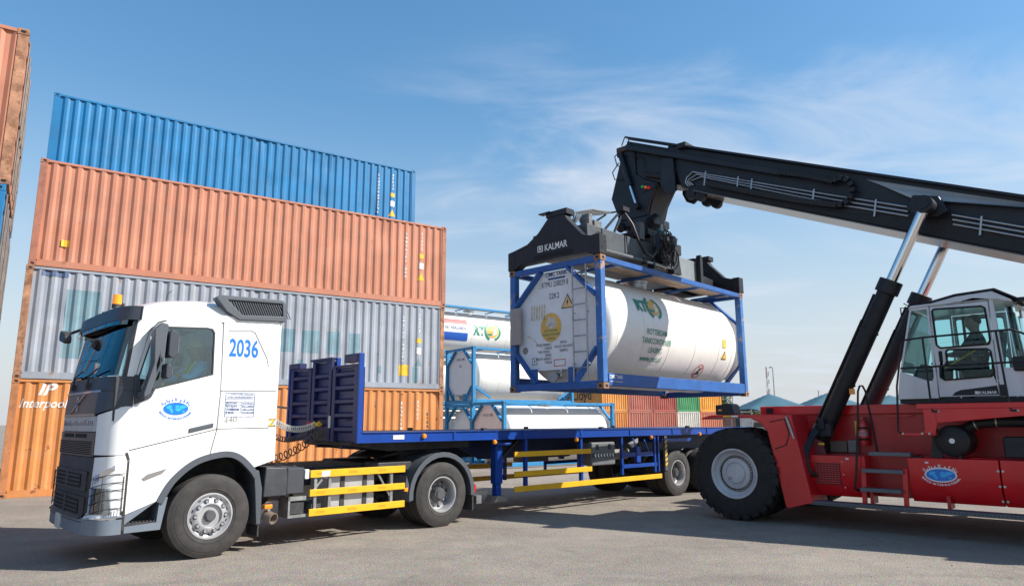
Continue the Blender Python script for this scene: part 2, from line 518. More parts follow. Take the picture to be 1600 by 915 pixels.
def container(label, loc, yaw, pm, pm_post=None, L=12.192, W=2.438, H=2.896, group=None, rail=None, seed=1, detail=True, end_corr=True, dents=26):
    t = thing('shipping_container', label, 'container', loc, yaw, group)
    pm_post = pm_post or pm; rail = rail or pm
    rs = random.Random(seed)
    castings(t, L, W, H, pm_post)
    # corner posts
    for x0 in (0.004, L - 0.164):
        for y0 in (0.006, W - 0.146):
            G().box(x0, x0 + 0.16, y0, y0 + 0.14, 0.119, H - 0.119).build('corner_post', pm_post, t, bevel=0.006)
    for y0 in (0.010, W - 0.075):
        G().box(0.179, L - 0.179, y0, y0 + 0.065, H - 0.085, H - 0.022).build('top_rail', rail, t, bevel=0.004)
        g = G(); g.box(0.179, L - 0.179, y0 + (0 if y0 < 1 else 0.05), y0 + (0.012 if y0 < 1 else 0.062), 0.014, 0.165)
        g.box(0.179, L - 0.179, y0, y0 + 0.062, 0.002, 0.016); g.box(0.179, L - 0.179, y0, y0 + 0.062, 0.163, 0.175)
        g.build('bottom_rail', rail, t)
    for x0 in (0.006, L - 0.106):
        G().box(x0, x0 + 0.1, 0.164, W - 0.164, H - 0.11, H - 0.012).build('end_header', pm_post, t, bevel=0.004)
        G().box(x0, x0 + 0.1, 0.164, W - 0.164, 0.008, 0.14).build('end_sill', pm_post, t, bevel=0.004)
    g = G(); corr_sheet(g, 0.166, L - 0.166, 0.17, H - 0.084, L, rs=rs, dents=dents); g.build('side_panel', pm, t, smooth=20, fixn=False)
    g = G(); corr_sheet(g, 0.166, L - 0.166, 0.17, H - 0.084, L)
    g.v = [(x, W - y, z) for x, y, z in g.v]; g.build('side_panel', pm, t, smooth=20)
    # corrugated blank end at x = 0 and doors at x = L
    g = G(); vs = []; n = 0; ys = []
    k = 0
    y = 0.15
    while y < W - 0.15:
        for q, dd in ((0, .05), (.07, .05), (.11, .012), (.18, .012)):
            if y + q < W - 0.15: ys.append((y + q, dd))
        y += 0.22
    ys.append((W - 0.15, .05))
    for z in (0.13, H - 0.10): vs += [(dd, yy, z) for yy, dd in ys]
    n = len(ys); g.add(vs, [(i, i + 1, n + i + 1, n + i) for i in range(n - 1)]); g.build('end_panel', pm, t, smooth=20)
    for s in (0, 1):
        y0, y1 = (0.15, W / 2 - 0.006) if s == 0 else (W / 2 + 0.006, W - 0.15)
        d = G(); d.box(L - 0.06, L - 0.02, y0, y1, 0.14, H - 0.115)
        for k in range(5):
            zz = 0.35 + k * (H - 0.75) / 4; d.box(L - 0.022, L - 0.004, y0 + .06, y1 - .06, zz, zz + 0.2)
        door = d.build('door', pm, t, bevel=0.006)
        for yy in (y0 + 0.22, y1 - 0.22):
            r = G(); r.cyl((L + 0.012, yy, 0.1), (L + 0.012, yy, H - 0.08), 0.017, n=8); r.box(L + .0, L + .03, yy - .16, yy + .02, 1.15, 1.19)
            r.build('lock_rod', mat('rod_dull', (.17, .14, .12), .6, .3, var=.25, scale=6), door)
    G().box(0.1, L - 0.1, 0.06, W - 0.06, H - 0.045, H - 0.02).build('roof', pm, t)
    G().box(0.1, L - 0.1, 0.06, W - 0.06, 0.15, 0.18).build('floor', mat('container_floor', (0.12, .08, .05), .8), t)
    return t

def flat(y):  # (right, up) -> wall facing -y
    return lambda u, w: (u, y, w)
def quad_decal(t, name, m, x0, x1, z0, z1, L=12.192, off=0.004):
    g = G(); g.add([(x0, 0, z0), (x1, 0, z0), (x1, 0, z1), (x0, 0, z1)], [(0, 1, 2, 3)])
    return on_corr(g.build(name, m, t, smooth=0, fixn=False), L, off)
def vertical_marks(t, m, x, z1, n, w=0.075, h=0.10, step=0.135, seed=0, L=12.192, name='number_marking'):
    """A column of small stencilled characters, too small in the picture to read."""
    rs = random.Random(seed); g = G()
    for k in range(n):
        z = z1 - k * step
        for _ in range(3):
            if rs.random() < 0.5:
                u = rs.uniform(-w / 2, w / 4); g.add([(x + u, 0, z), (x + u + .022, 0, z), (x + u + .022, 0, z - h), (x + u, 0, z - h)], [(0, 3, 2, 1)])
            else:
                v = rs.uniform(0, h - .02); g.add([(x - w / 2, 0, z - v), (x + w / 2, 0, z - v), (x + w / 2, 0, z - v - .022), (x - w / 2, 0, z - v - .022)], [(0, 3, 2, 1)])
    return on_corr(g.build(name, m, t, smooth=0, fixn=False), L)
def tri_decal(t, m, x, z, s, L=12.192):
    g = G(); g.add([(x - s / 2, 0, z), (x + s / 2, 0, z), (x, 0, z + s * .9)], [(0, 1, 2)])
    return on_corr(g.build('warning_triangle', m, t, smooth=0, fixn=False), L)

M_GALV = mat('galvanised', (0.42, 0.42, 0.41), 0.45, 0.85, var=0.2, scale=8)
M_WHITEP = mat('white_stencil', (0.78, 0.77, 0.74), 0.6, var=0.12, scale=14)
M_YEL = mat('yellow_sticker', (0.80, 0.47, 0.03), 0.5, var=0.12, scale=8)
M_BLKP = mat('black_stencil', (0.03, 0.03, 0.035), 0.6)
P_ORANGE = mat('orange_container_paint', (0.62, 0.235, 0.065), 0.55, var=0.12, scale=1.1, rust=0.85, rcol=(0.20, 0.06, 0.025), rscale=2.3, rthr=0.61, streak=0.45, dust=0.2, scrape=.35, bump=0.1, bscale=25)
P_GREY = mat('grey_container_paint', (0.305, 0.335, 0.385), 0.6, var=0.14, scale=0.9, rust=0.8, rcol=(0.27, 0.15, 0.08), rscale=2.0, rthr=0.63, streak=0.40, dust=0.35, scrape=.4, bump=0.1, bscale=25)
P_RED = mat('faded_red_container_paint', (0.52, 0.200, 0.115), 0.65, var=0.12, scale=0.8, rust=0.6, rcol=(0.24, 0.08, 0.045), rscale=2.1, rthr=0.63, streak=0.38, dust=0.18, scrape=.5, bump=0.1, bscale=25)
P_BLUE = mat('blue_container_paint', (0.001, 0.160, 0.37), 0.5, var=0.12, scale=0.9, rust=0.35, rcol=(0.10, 0.20, 0.30), rscale=2.0, rthr=0.68, streak=0.25, dust=0.05, scrape=.35, bump=0.1, bscale=25)
P_RUSTPOST = mat('rust_worn_post', (0.42, 0.21, 0.12), 0.8, var=0.3, scale=4, rust=0.85, rcol=(0.20, 0.09, 0.045), rscale=3.5, rthr=0.5, bump=0.3)
P_NAVY = mat('navy_container_paint', (0.03, 0.09, 0.22), 0.6, var=0.2, rust=0.8, rscale=3, rthr=0.55, dust=0.3)
P_TEAL = mat('teal_touch_up', (0.150, 0.265, 0.315), 0.6, var=0.12, scale=2, dust=0.25)
P_REDPOST = mat('red_worn_post', (0.42, 0.165, 0.10), 0.7, var=0.25, scale=3, rust=0.8, rscale=3, rthr=0.55, bump=0.2)
P_ORPOST = mat('orange_worn_post', (0.50, 0.20, 0.08), 0.7, var=0.25, scale=3, rust=0.8, rscale=3, rthr=0.55, bump=0.2)

CYAW = 0.9718
CD = Vector((math.sin(CYAW), math.cos(CYAW), 0)); CN = Vector((-math.cos(CYAW), math.sin(CYAW), 0))
C0 = Vector((-12.445, 17.40, 0)); HC = 2.896
# front row, three high
c1 = container('orange shipping container with white Interpool lettering, bottom of the tall stack', C0, CYAW, P_ORANGE, P_ORPOST, seed=11, group='containers in the tall stack')
c2 = container('grey-blue shipping container with teal repaint patches, between orange and red ones', C0 + Vector((0, 0, HC)), CYAW, P_GREY, P_RUSTPOST, seed=12, group='containers in the tall stack')
c3 = container('faded salmon red shipping container directly under the bright blue one', C0 + CD * 0.03 + Vector((0, 0, 2 * HC)), CYAW, P_RED, P_REDPOST, seed=13, group='containers in the tall stack')
# row behind, the bright blue one looks over the front row
B0 = C0 + CN * 2.73 + CD * 0.10
hid = [P_RED, P_GREY, P_ORANGE]
for k in range(3):
    container(['brown-red container on the ground hidden behind the orange one', 'grey container hidden behind the patched grey one', 'orange container hidden behind the salmon one, under the blue one'][k],
              B0 + Vector((0, 0, k * HC)), CYAW, hid[k], seed=20 + k, group='containers in the row behind', dents=0)
c4 = container('bright blue shipping container on top of the tall stack', B0 + Vector((0, 0, 3 * HC + 0.12)), CYAW, P_BLUE, P_BLUE, seed=24, group='containers in the row behind')
# ---- marks
LC = 12.192
lt = lettering('Interpool', 0.31, c1, M_WHITEP, lambda u, w: (0.70 + u + w * 0.25, 0, 2.18 + w), bold=0.012, name='name_lettering', xs=.86)
on_corr(lt, LC)
lt = lettering('IP', 0.40, c1, M_WHITEP, lambda u, w: (0.73 + u + w * 0.33, 0, 2.50 + w), bold=0.03, name='emblem', xs=1.1)
on_corr(lt, LC)
for ct, sd in ((c1, 1), (c2, 2), (c3, 3), (c4, 4)):
    vertical_marks(ct, M_WHITEP, 10.62, 2.45, 12, seed=sd)
    vertical_marks(ct, M_WHITEP, 11.22, 2.55 if sd != 1 else 2.5, 5, w=.06, seed=sd + 9)
vertical_marks(c1, M_BLKP, 11.60, 2.1, 7, w=.05, seed=31)
for ct, zz in ((c2, 1.55), (c3, 1.62), (c4, 1.62)):
    quad_decal(ct, 'yellow_sticker', M_YEL, 11.13, 11.32, zz, zz + 0.16)
    quad_decal(ct, 'white_sticker', M_WHITEP, 11.13, 11.32, zz - 0.38, zz - 0.16)
    tri_decal(ct, M_YEL if ct is not c2 else P_TEAL, 11.22, zz - 0.78, 0.30)
quad_decal(c1, 'yellow_sticker', M_YEL, 11.15, 11.30, 0.95, 1.12)
quad_decal(c2, 'yellow_sticker', M_YEL, 10.5, 10.85, 0.42, 0.78)
quad_decal(c3, 'yellow_sticker', M_YEL, 0.66, 0.84, 0.58, 0.76)
for (x0, x1, z0, z1) in ((0.95, 1.72, 0.55, 2.35), (6.55, 6.98, 1.02, 1.72), (7.2, 7.75, 1.02, 1.72), (8.0, 8.42, 1.02, 1.72), (8.72, 9.1, 1.02, 1.72), (7.1, 7.25, 0.55, .8), (11.0, 11.2, .2, .72), (5.9, 6.25, 1.05, 1.7), (9.75, 9.87, .48, .72)):
    quad_decal(c2, 'repaint_patch', P_TEAL, x0, x1, z0, z1, off=0.003)
quad_decal(c2, 'repaint_patch', mat('navy_patch', (.10, .14, .24), .6), 0.35, 0.95, 2.66, 2.80, off=0.003)

# ---- stack at the left edge of the yard, its right-hand end in view
LYAW = CYAW
LP = Vector((-8.65, 11.345, 0))                       # ground point under its right-hand near corner
lo = LP - CD * 12.192
container('dark blue container on the ground at the left edge of the yard', lo, LYAW, P_NAVY, P_RUSTPOST, seed=31, group='containers at the left edge', dents=0)
container('blue container under the rusty-cornered orange one at the left edge', lo + CD * .02 + Vector((0, 0, HC)), LYAW, P_BLUE, P_BLUE, seed=32, group='containers at the left edge')
container('orange-red container with a heavily rusted corner post, topmost at the left edge', lo + CD * .06 + Vector((0, 0, 2 * HC)), LYAW, P_RED, P_RUSTPOST, seed=33, group='containers at the left edge')
lo2 = lo + CN * 2.6 - CD * 0.03
for k in range(3):
    container(['navy container on the ground behind the left edge stack', 'navy container second up behind the left edge stack', 'navy container with flaking edge, topmost behind the left edge stack'][k],
              lo2 + Vector((0, 0, k * HC)), LYAW, P_NAVY, P_NAVY, seed=41 + k, group='containers behind the left edge stack', dents=0)

# ---- far row of containers, blank ends towards the camera, turned a little to the sun
FYAW = R(-28); FR = Vector((math.cos(FYAW), -math.sin(FYAW), 0)); FP = Vector((6.95, 54.6, 0)); FH = 2.591
cols_top = [('orange', (0.70, 0.28, 0.05)), ('rust red', (0.42, 0.12, 0.08)), ('dark red', (0.36, 0.07, 0.05)), ('green', (0.05, 0.27, 0.10)), ('bright orange', (0.80, 0.33, 0.03))]
cols_bot = [('orange', (0.66, 0.24, 0.05)), ('pale red', (0.46, 0.15, 0.10)), ('brick red', (0.42, 0.12, 0.08)), ('white', (0.62, 0.59, 0.52)), ('coral red', (0.56, 0.17, 0.09))]
P_HL = mat('far_burnt_orange_paint', (0.55, 0.18, 0.03), 0.6, var=0.12, streak=0.2)
for lvl, cols in ((0, cols_bot), (1, cols_top)):
    for k, (cn, cc) in enumerate(cols):
        pm = mat('far_' + cn.replace(' ', '_') + '_paint_%d' % lvl, cc, 0.6, var=0.15, scale=1.0, streak=0.3, dust=0.2, rust=0.5, rscale=1.4, rthr=0.66)
        pos = ['leftmost', 'second from the left', 'middle', 'second from the right', 'rightmost'][k]
        t = container('%s container end, %s of the far row, %s layer' % (cn, pos, ['lower', 'upper'][lvl]) + (', Hapag-Lloyd on its side' if lvl == 1 and k == 0 else ''), FP + FR * (k * 2.50 + 2.438) + Vector((0, 0, lvl * FH)), FYAW, pm,
                      L=12.192, H=FH, group='far row of containers', seed=60 + k + 10 * lvl, dents=0)
        if lvl == 1 and k == 0:
            lettering('Hapag-Lloyd', 1.15, t, M_BLKP, lambda u, w: (4.6 - u, 2.438 - .012, 0.95 + w), name='name_lettering', bold=.015, xs=1.1)
# ------------------------------------------------------------------ tank containers
M_TANKW = mat('tank_white', (0.82, 0.80, 0.745), 0.38, var=0.03, scale=1.2, dust=0.10, streak=0.16, bump=0.05, bscale=5)
M_PLATE = mat('tank_end_white', (0.74, 0.75, 0.77), 0.45, var=0.04, dust=0.10)
M_TBLUE = mat('tank_frame_blue', (0.010, 0.095, 0.34), 0.5, var=0.12, scale=3, rust=0.45, rcol=(0.30, 0.16, 0.09), rscale=3.2, rthr=0.75, dust=0.06)
M_TBLUE2 = mat('light_blue_frame', (0.012, 0.215, 0.46), 0.5, var=0.12, scale=3, rust=0.4, rscale=3, rthr=0.70, dust=0.1)
M_TPOST = mat('blue_post_scraped', (0.03, 0.14, 0.40), 0.6, var=0.15, scale=3, rust=0.9, rcol=(0.42, 0.27, 0.17), rscale=3.6, rthr=0.55, bump=0.15)
M_TCAST = mat('scraped_casting', (0.36, 0.19, 0.11), 0.75, var=0.3, scale=9, rust=0.6, rscale=9, rthr=0.5)
M_WALK = mat('walkway_boards', (0.50, 0.40, 0.30), 0.75, var=0.2, scale=5, dust=0.4)
M_DGREY = mat('dark_grey_box', (0.25, 0.22, 0.20), 0.6, var=0.1)
M_GREEN = mat('logo_green', (0.025, 0.24, 0.145), 0.5)
M_GOLD = mat('logo_gold', (0.72, 0.43, 0.09), 0.5, var=0.08)
M_INK = mat('printed_black', (0.03, 0.035, 0.04), 0.55)
M_INKB = mat('printed_navy', (0.015, 0.06, 0.22), 0.5)
M_REDP = mat('printed_red', (0.55, 0.03, 0.03), 0.5)
M_PALE = mat('pale_print', (0.60, 0.56, 0.50), 0.6, var=0.15, scale=10)
M_STEEL = mat('bare_steel', (0.45, 0.45, 0.44), 0.35, 0.9, var=0.2, scale=10)
TL, TW, TH = 6.058, 2.438, 2.591
TR, TZ = 1.165, 1.275
def barrel_pt(x, w, off=0.012):
    th = w / TR
    return (x, TW / 2 - (TR + off) * math.cos(th), TZ + (TR + off) * math.sin(th))
def disc2(g, fn, r, r0=0.0, a0=0.0, a1=2 * PI, n=28, sx=1.0):
    """Flat disc or ring sector mapped by fn."""
    vs = []; fs = []
    for i in range(n + 1):
        a = a0 + (a1 - a0) * i / n
        vs += [fn(r0 * math.cos(a) * sx, r0 * math.sin(a)), fn(r * math.cos(a) * sx, r * math.sin(a))]
    for i in range(n): fs.append((2 * i, 2 * i + 1, 2 * i + 3, 2 * i + 2))
    g.add(vs, fs); return g
def brand_mark(t, x, w, s):
    """RT + green brackets round a gold disc with an L."""
    f = lambda u, v: barrel_pt(x + u * s, w + v * s, 0.012)
    g = G()
    V, F = text_mesh('RT', 1.0, 'RIGHT', 0.05); g.add([f(p[0] * 0.95 - 0.62, p[1] - 0.35) for p in V], F)
    for (a0, a1) in ((R(112), R(248)), (R(-68), R(68))): disc2(g, lambda u, v: f(u + 0.12, v), 0.78, 0.60, a0, a1, sx=1.05)
    g.build('logo_letters', M_GREEN, t, smooth=0, fixn=False)
    g = disc2(G(), lambda u, v: f(u + 0.12, v), 0.52, 0.0, sx=1.1); d = g.build('logo_disc', M_GOLD, t, smooth=0, fixn=False)
    f2 = lambda u, v: barrel_pt(x + u * s, w + v * s, 0.016)
    lettering('L', 0.9, t, M_GREEN, lambda u, v: f2(u - 0.2, v - 0.3), name='logo_letter', bold=0.04)
    g = G()
    for (u, v, r) in ((.28, .1, .12), (.36, -.1, .16), (.22, -.25, .1), (.45, .2, .08)): disc2(g, lambda a, b, u=u, v=v: f2(u + a, v + b), r, n=7)
    g.build('logo_lion', M_WHITEP, t, smooth=0, fixn=False)

def tank_container(label, loc, yaw, fm, pm=None, cm=None, plate=True, group=None, walkway=True, ladder=False, sidebrace=False, rail_h=0.24):
    t = thing('tank_container', label, 'tank container', loc, yaw, group)
    pm = pm or fm; cm = cm or pm
    L, W, H = TL, TW, TH
    castings(t, L, W, H, cm)
    for x0 in (0.008, L - 0.158):
        for y0 in (0.008, W - 0.158):
            G().box(x0, x0 + 0.15, y0, y0 + 0.15, 0.119, H - 0.119).build('corner_post', pm, t, bevel=0.012)
    for y0 in (0.012, W - 0.112):
        G().box(0.179, L - 0.179, y0, y0 + 0.10, H - 0.125, H - 0.02).build('top_rail', fm, t, bevel=0.008)
        G().box(0.179, L - 0.179, y0, y0 + 0.10, 0.06, 0.06 + rail_h).build('bottom_rail', fm, t, bevel=0.01)
        if sidebrace:
            for (xa, xb) in ((0.17, 1.0), (L - 0.17, L - 1.0)):
                G().beam((xa, y0 + .05, 0.75), (xb, y0 + .05, 0.28), 0.07, 0.10).build('side_brace', fm, t, bevel=.005)
    for e, xe in ((0, 0.012), (1, L - 0.112)):
        G().box(xe, xe + 0.10, 0.164, W - 0.164, H - 0.135, H - 0.012).build('end_beam', fm, t, bevel=0.008)
        G().box(xe, xe + 0.10, 0.164, W - 0.164, 0.015, 0.16).build('end_beam', fm, t, bevel=0.008)
        for (ya, za, yb, zb) in ((0.16, 1.80, 0.86, H - 0.13), (W - 0.16, 1.80, W - 0.86, H - 0.13), (0.16, 0.80, 0.72, 0.16), (W - 0.16, 0.80, W - 0.72, 0.16)):
            G().beam((xe + 0.055, ya, za), (xe + 0.055, yb, zb), 0.06, 0.16, up=(1, 0, 0)).build('corner_brace', fm, t, bevel=0.006)
        for yy in (0.72, 1.72):
            G().box(xe + .02, xe + 0.07, yy - .02, yy + .02 + .14, 0.16, 0.45).build('saddle_plate', fm, t, bevel=0.005)
        if plate:
            xp = 0.125 if e == 0 else L - 0.165
            G().prism([(.50, .42), (1.94, .42), (2.27, .76), (2.27, 1.79), (1.58, 2.45), (.86, 2.45), (.17, 1.79), (.17, .76)], xp, xp + 0.04, 'x').build('end_plate', M_PLATE, t, bevel=0.006)
    # insulated barrel with dished ends
    prof = [(0.0, 0.19)]
    for k in range(1, 8):
        a = PI / 2 * k / 7; prof.append((TR * math.sin(a) ** 0.9, 0.19 + 0.26 * (1 - math.cos(a))))
    nx = 9
    for k in range(1, nx): prof.append((TR, 0.45 + (L - 0.9) * k / nx))
    for k in range(7, -1, -1):
        a = PI / 2 * k / 7; prof.append((TR * math.sin(a) ** 0.9 if k else 0.0, L - 0.19 - 0.26 * (1 - math.cos(a))))
    brl = G().lathe(prof, (0, W / 2, TZ), (1, 0, 0), n=72).build('barrel', M_TANKW, t, smooth=50)
    for xb in (0.62, 1.55, 2.55, 3.65, 4.78, L - 0.62):
        G().lathe([(TR + .0015, xb - .016), (TR + .005, xb - .012), (TR + .005, xb + .012), (TR + .0015, xb + .016)], (0, W / 2, TZ), (1, 0, 0), n=72).build('band', M_TANKW, brl, smooth=50)
    if walkway:
        for (xa, xb) in ((0.2, 2.05), (2.15, 4.0), (4.1, L - 0.2)):
            g = G()
            for k in range(4): g.box(xa, xb, 0.125 + k * .125, 0.125 + k * .125 + .115, H - 0.075, H - 0.045)
            g.build('walkway', M_WALK, t)
        for xx in (0.7, 2.1, 4.05, 5.4):
            g = G(); g.beam((xx, 0.1, H - .10), (xx, 1.1, H - 0.12), .05, .05); g.build('walkway_bracket', fm, t)
        g = G(); g.cyl((3.03, W / 2, TZ + TR - .06), (3.03, W / 2, TZ + TR + .13), 0.28, n=24); g.cyl((3.03, W / 2, TZ + TR + .12), (3.03, W / 2, TZ + TR + .17), 0.31, n=24)
        g.build('manhole', M_STEEL, t)
    g = G(); g.cyl((0.20, W / 2, 0.30), (0.02, W / 2, 0.27), 0.075, n=14); g.cyl((0.03, W / 2, .27), (-.0, W / 2, .27), .10, n=14); g.beam((.06, W / 2 - .2, .36), (.06, W / 2 + .12, .34), .03, .03); g.cyl((.12, W / 2 - .1, .28), (.12, W / 2 - .1, .42), .03, n=8)
    g.build('discharge_valve', M_STEEL, t)
    if ladder:
        g = G()
        for yy in (0.36, 0.70): g.cyl((-0.002, yy, 0.16), (-0.002, yy, 2.44), 0.018, n=8)
        for k in range(7): g.cyl((-0.002, 0.36, 0.42 + k * .31), (-0.002, 0.70, 0.42 + k * .31), 0.014, n=8)
        for k in (0.5, 1.5, 2.35):
            for yy in (.36, .70): g.beam((-.002, yy, k), (.07, yy, k), .02, .02)
        g.build('ladder', M_GALV, t)
    return t

TKYAW = 0.7608
held = tank_container('white tank container in a blue frame hanging from the crane spreader', (1.707, 13.085, 2.373), TKYAW, M_TBLUE, M_TPOST, M_TCAST, ladder=True, group=None)
def plate_fn(yc, zc, x=0.120):
    return lambda u, w: (x, yc - u, zc + w)
g = G().add([plate_fn(1.22, 2.335)(a, b) for a, b in ((-.22, -.06), (.24, -.06), (.24, -.02), (-.22, -.02))], [(0, 1, 2, 3)])
lettering('CIMC TANK', 0.125, held, M_INKB, plate_fn(1.22, 2.345), bold=0.02, g=g, xs=.85)
g.build('maker_mark', M_INKB, held, smooth=0, fixn=False)
lettering('RTMU 258029 8', 0.165, held, M_INK, plate_fn(1.26, 2.13), name='number_lettering', xs=.64)
lettering('22K2', 0.165, held, M_INK, plate_fn(1.28, 1.88), name='size_lettering', xs=.8)
g = G(); disc2(g, plate_fn(1.66, 2.17), .05, .038, sx=.7); g.build('small_seal', M_PALE, held, smooth=0, fixn=False)
def tri_sign(t, fn, s, border, fill, bolt=True):
    g = G(); g.add([fn(-.5 * s, 0), fn(.5 * s, 0), fn(0, .88 * s)], [(0, 1, 2)]); g.build('warning_sign', border, t, smooth=0, fixn=False)
    g = G(); fl = lambda u, w: tuple(Vector(fn(u, w)) + Vector(fn.nrm) * .003)
    g.add([fl(-.40 * s, .055 * s), fl(.40 * s, .055 * s), fl(0, .77 * s)], [(0, 1, 2)]); g.build('warning_sign', fill, t, smooth=0, fixn=False)
    if bolt:
        g = G(); f3 = lambda u, w: tuple(Vector(fn(u, w)) + Vector(fn.nrm) * .006)
        g.add([f3(.04 * s, .60 * s), f3(-.09 * s, .33 * s), f3(-.02 * s, .33 * s), f3(-.04 * s, .13 * s), f3(.09 * s, .42 * s), f3(.02 * s, .42 * s)], [(0, 1, 2), (0, 2, 5), (5, 2, 3), (5, 3, 4)])
        g.build('warning_sign', M_INK, t, smooth=0, fixn=False)
f = plate_fn(0.93, 1.64); f2 = lambda u, w: f(u, w); f2.nrm = (-1, 0, 0)
tri_sign(held, f2, 0.34, M_INK, mat('sign_amber', (0.80, 0.52, 0.24), 0.5))
g = disc2(G(), plate_fn(1.38, 1.29), 0.30, sx=0.92); g.build('gold_seal', M_GOLD, held, smooth=0, fixn=False)
for s_, z_ in (('ROTTERDAM', 1.20), ('TANKCONTAINER', 1.12), ('LEASING', 1.04)):
    lettering(s_, 0.072, held, M_GREEN, plate_fn(1.38, z_, .117), name='seal_lettering', xs=.8, bold=.01)
g = G()
for (u, w, r) in ((-.06, .08, .07), (.06, .12, .08), (-.04, .19, .05), (.1, .04, .05), (.0, .02, .06)): disc2(g, lambda a, b, u=u, w=w: plate_fn(1.38 - u, 1.29 + w, .117)(a, b), r, n=7)
g.build('seal_lion', M_PALE, held, smooth=0, fixn=False)
g = G()
for k in range(6): g.add([plate_fn(1.72, 1.5)(-.2 + k * .07, -.02 - .2 * (k % 2) * .1), plate_fn(1.72, 1.5)(-.16 + k * .07, -.03), plate_fn(1.72, 1.5)(-.15 + k * .07, .30), plate_fn(1.72, 1.5)(-.19 + k * .07, .26)], [(0, 1, 2, 3)])
pts = [(-.32, -.35), (-.18, -.40), (0, -.55), (.12, -.62), (.14, -.52)]
for a, b in zip(pts[:-1], pts[1:]): g.add([plate_fn(1.72, 1.5)(a[0], a[1]), plate_fn(1.72, 1.5)(b[0], b[1]), plate_fn(1.72, 1.5)(b[0], b[1] + .02), plate_fn(1.72, 1.5)(a[0], a[1] + .02)], [(0, 1, 2, 3)])
g.build('worn_sticker', mat('worn_sticker', (.62, .52, .38), .7, var=.2, scale=12), held, smooth=0, fixn=False)
yy = 0.92
for k, s_ in enumerate(('MPGW 36000KG', '79365LB', 'TARE 3570KG', '7870LB', 'PROOF 36000KG', '79365LB')):
    lettering(s_, 0.075, held, M_INK, plate_fn(1.58 - (0 if k % 2 == 0 else .12), 0.92 - k * .072), name='weight_lettering', xs=.75)
for k, s_ in enumerate(('MPGW', 'ON UIC RAILWAYS', '36000KG')):
    lettering(s_, 0.075, held, M_INK, plate_fn(1.05, 0.94 - k * .08), name='weight_lettering', xs=.75)
g = G()
def frame2(g, fn, u0, u1, w0, w1, b):
    for (a, c, d, e) in ((u0, u1, w0, w0 + b), (u0, u1, w1 - b, w1), (u0, u0 + b, w0, w1), (u1 - b, u1, w0, w1)):
        g.add([fn(a, d), fn(c, d), fn(c, e), fn(a, e)], [(0, 1, 2, 3)])
frame2(g, plate_fn(1.16, .56), -.15, .15, -.07, .07, .014); g.build('red_frame_mark', M_REDP, held, smooth=0, fixn=False)
g = G(); frame2(g, plate_fn(1.83, .62), -.07, .07, -.07, .07, .012); lettering('P', .1, None, M_INK, plate_fn(1.83, .58), g=g); g.build('small_mark', M_INK, held, smooth=0, fixn=False)
g = disc2(G(), plate_fn(2.09, .86), .075); g.build('inspection_port', M_DGREY, held, smooth=0, fixn=False)
g = G().box(-.05, .02, 2.10, 2.38, .98, 1.76); doc = g.build('document_box', mat('document_box', (.36, .31, .29), .6, var=.08), held, bevel=.012)
g = G().cyl((.06, 2.24, .25), (.06, 2.24, 2.1), .012, n=6); g.build('cable', M_BLKP, held)
# barrel print
brand_mark(held, 2.02, 0.52, 0.36)
for k, s_ in enumerate(('ROTTERDAM', 'TANKCONTAINER', 'LEASING')):
    lettering(s_, 0.17, held, M_GREEN, lambda u, w, k=k: barrel_pt(2.02 + u, -0.10 - k * .19 + w), name='name_lettering', xs=.78, bold=.006)
lettering('www.rtcl.nl', 0.20, held, M_GREEN, lambda u, w: barrel_pt(1.95 + u, -0.68 + w), name='web_lettering', xs=.85, bold=.008)
for k, s_ in enumerate(('RTMU 258029 8', '22K2', 'T11')):
    lettering(s_, 0.14, held, M_PALE, lambda u, w, k=k: barrel_pt(5.0 + u, .40 - k * .17 + w), name='number_lettering', xs=.8)
g = G(); disc2(g, lambda u, w: barrel_pt(4.12 + u, -0.80 + w, .012), .19, .165)
for k in range(2):
    a = R(45); g.add([barrel_pt(4.12 + math.cos(a) * r + dx, -.80 + math.sin(a) * r + dx2, .012) for r, dx, dx2 in ((-.17, -.01, .01), (-.17, .01, -.01), (.17, .01, -.01), (.17, -.01, .01))], [(0, 1, 2, 3)])
g.build('no_climbing_sign', M_REDP, held, smooth=0, fixn=False)
g = G()
for (u, w, r) in ((0, .06, .03), (.0, -.02, .05), (-.04, -.07, .03), (.05, -.06, .03)): disc2(g, lambda a, b, u=u, w=w: barrel_pt(4.12 + u + a, -.80 + w + b, .010), r, n=8)
g.build('no_climbing_sign', M_INK, held, smooth=0, fixn=False)
fb = lambda u, w: barrel_pt(5.05 + u, -.42 + w, .010); fb.nrm = (0, -1, 0)
tri_sign(held, fb, 0.24, M_INK, M_YEL, bolt=False)
g = G().add([barrel_pt(5.0 + a, -.05 + b) for a, b in ((-.08, -.1), (.08, -.1), (.08, .1), (-.08, .1))], [(0, 1, 2, 3)]); g.build('yellow_sticker', M_YEL, held, smooth=0, fixn=False)
g = G(); frame2(g, lambda u, w: (0.42 + u, 0.009, 0.2 + w), -.2, .22, -.065, -.045, .02); lettering('CIMC TANK', .10, None, M_WHITEP, lambda u, w: (.42 + u, .009, .2 + w), g=g, bold=.02, xs=.8)
g.build('maker_mark', M_WHITEP, held, smooth=0, fixn=False)

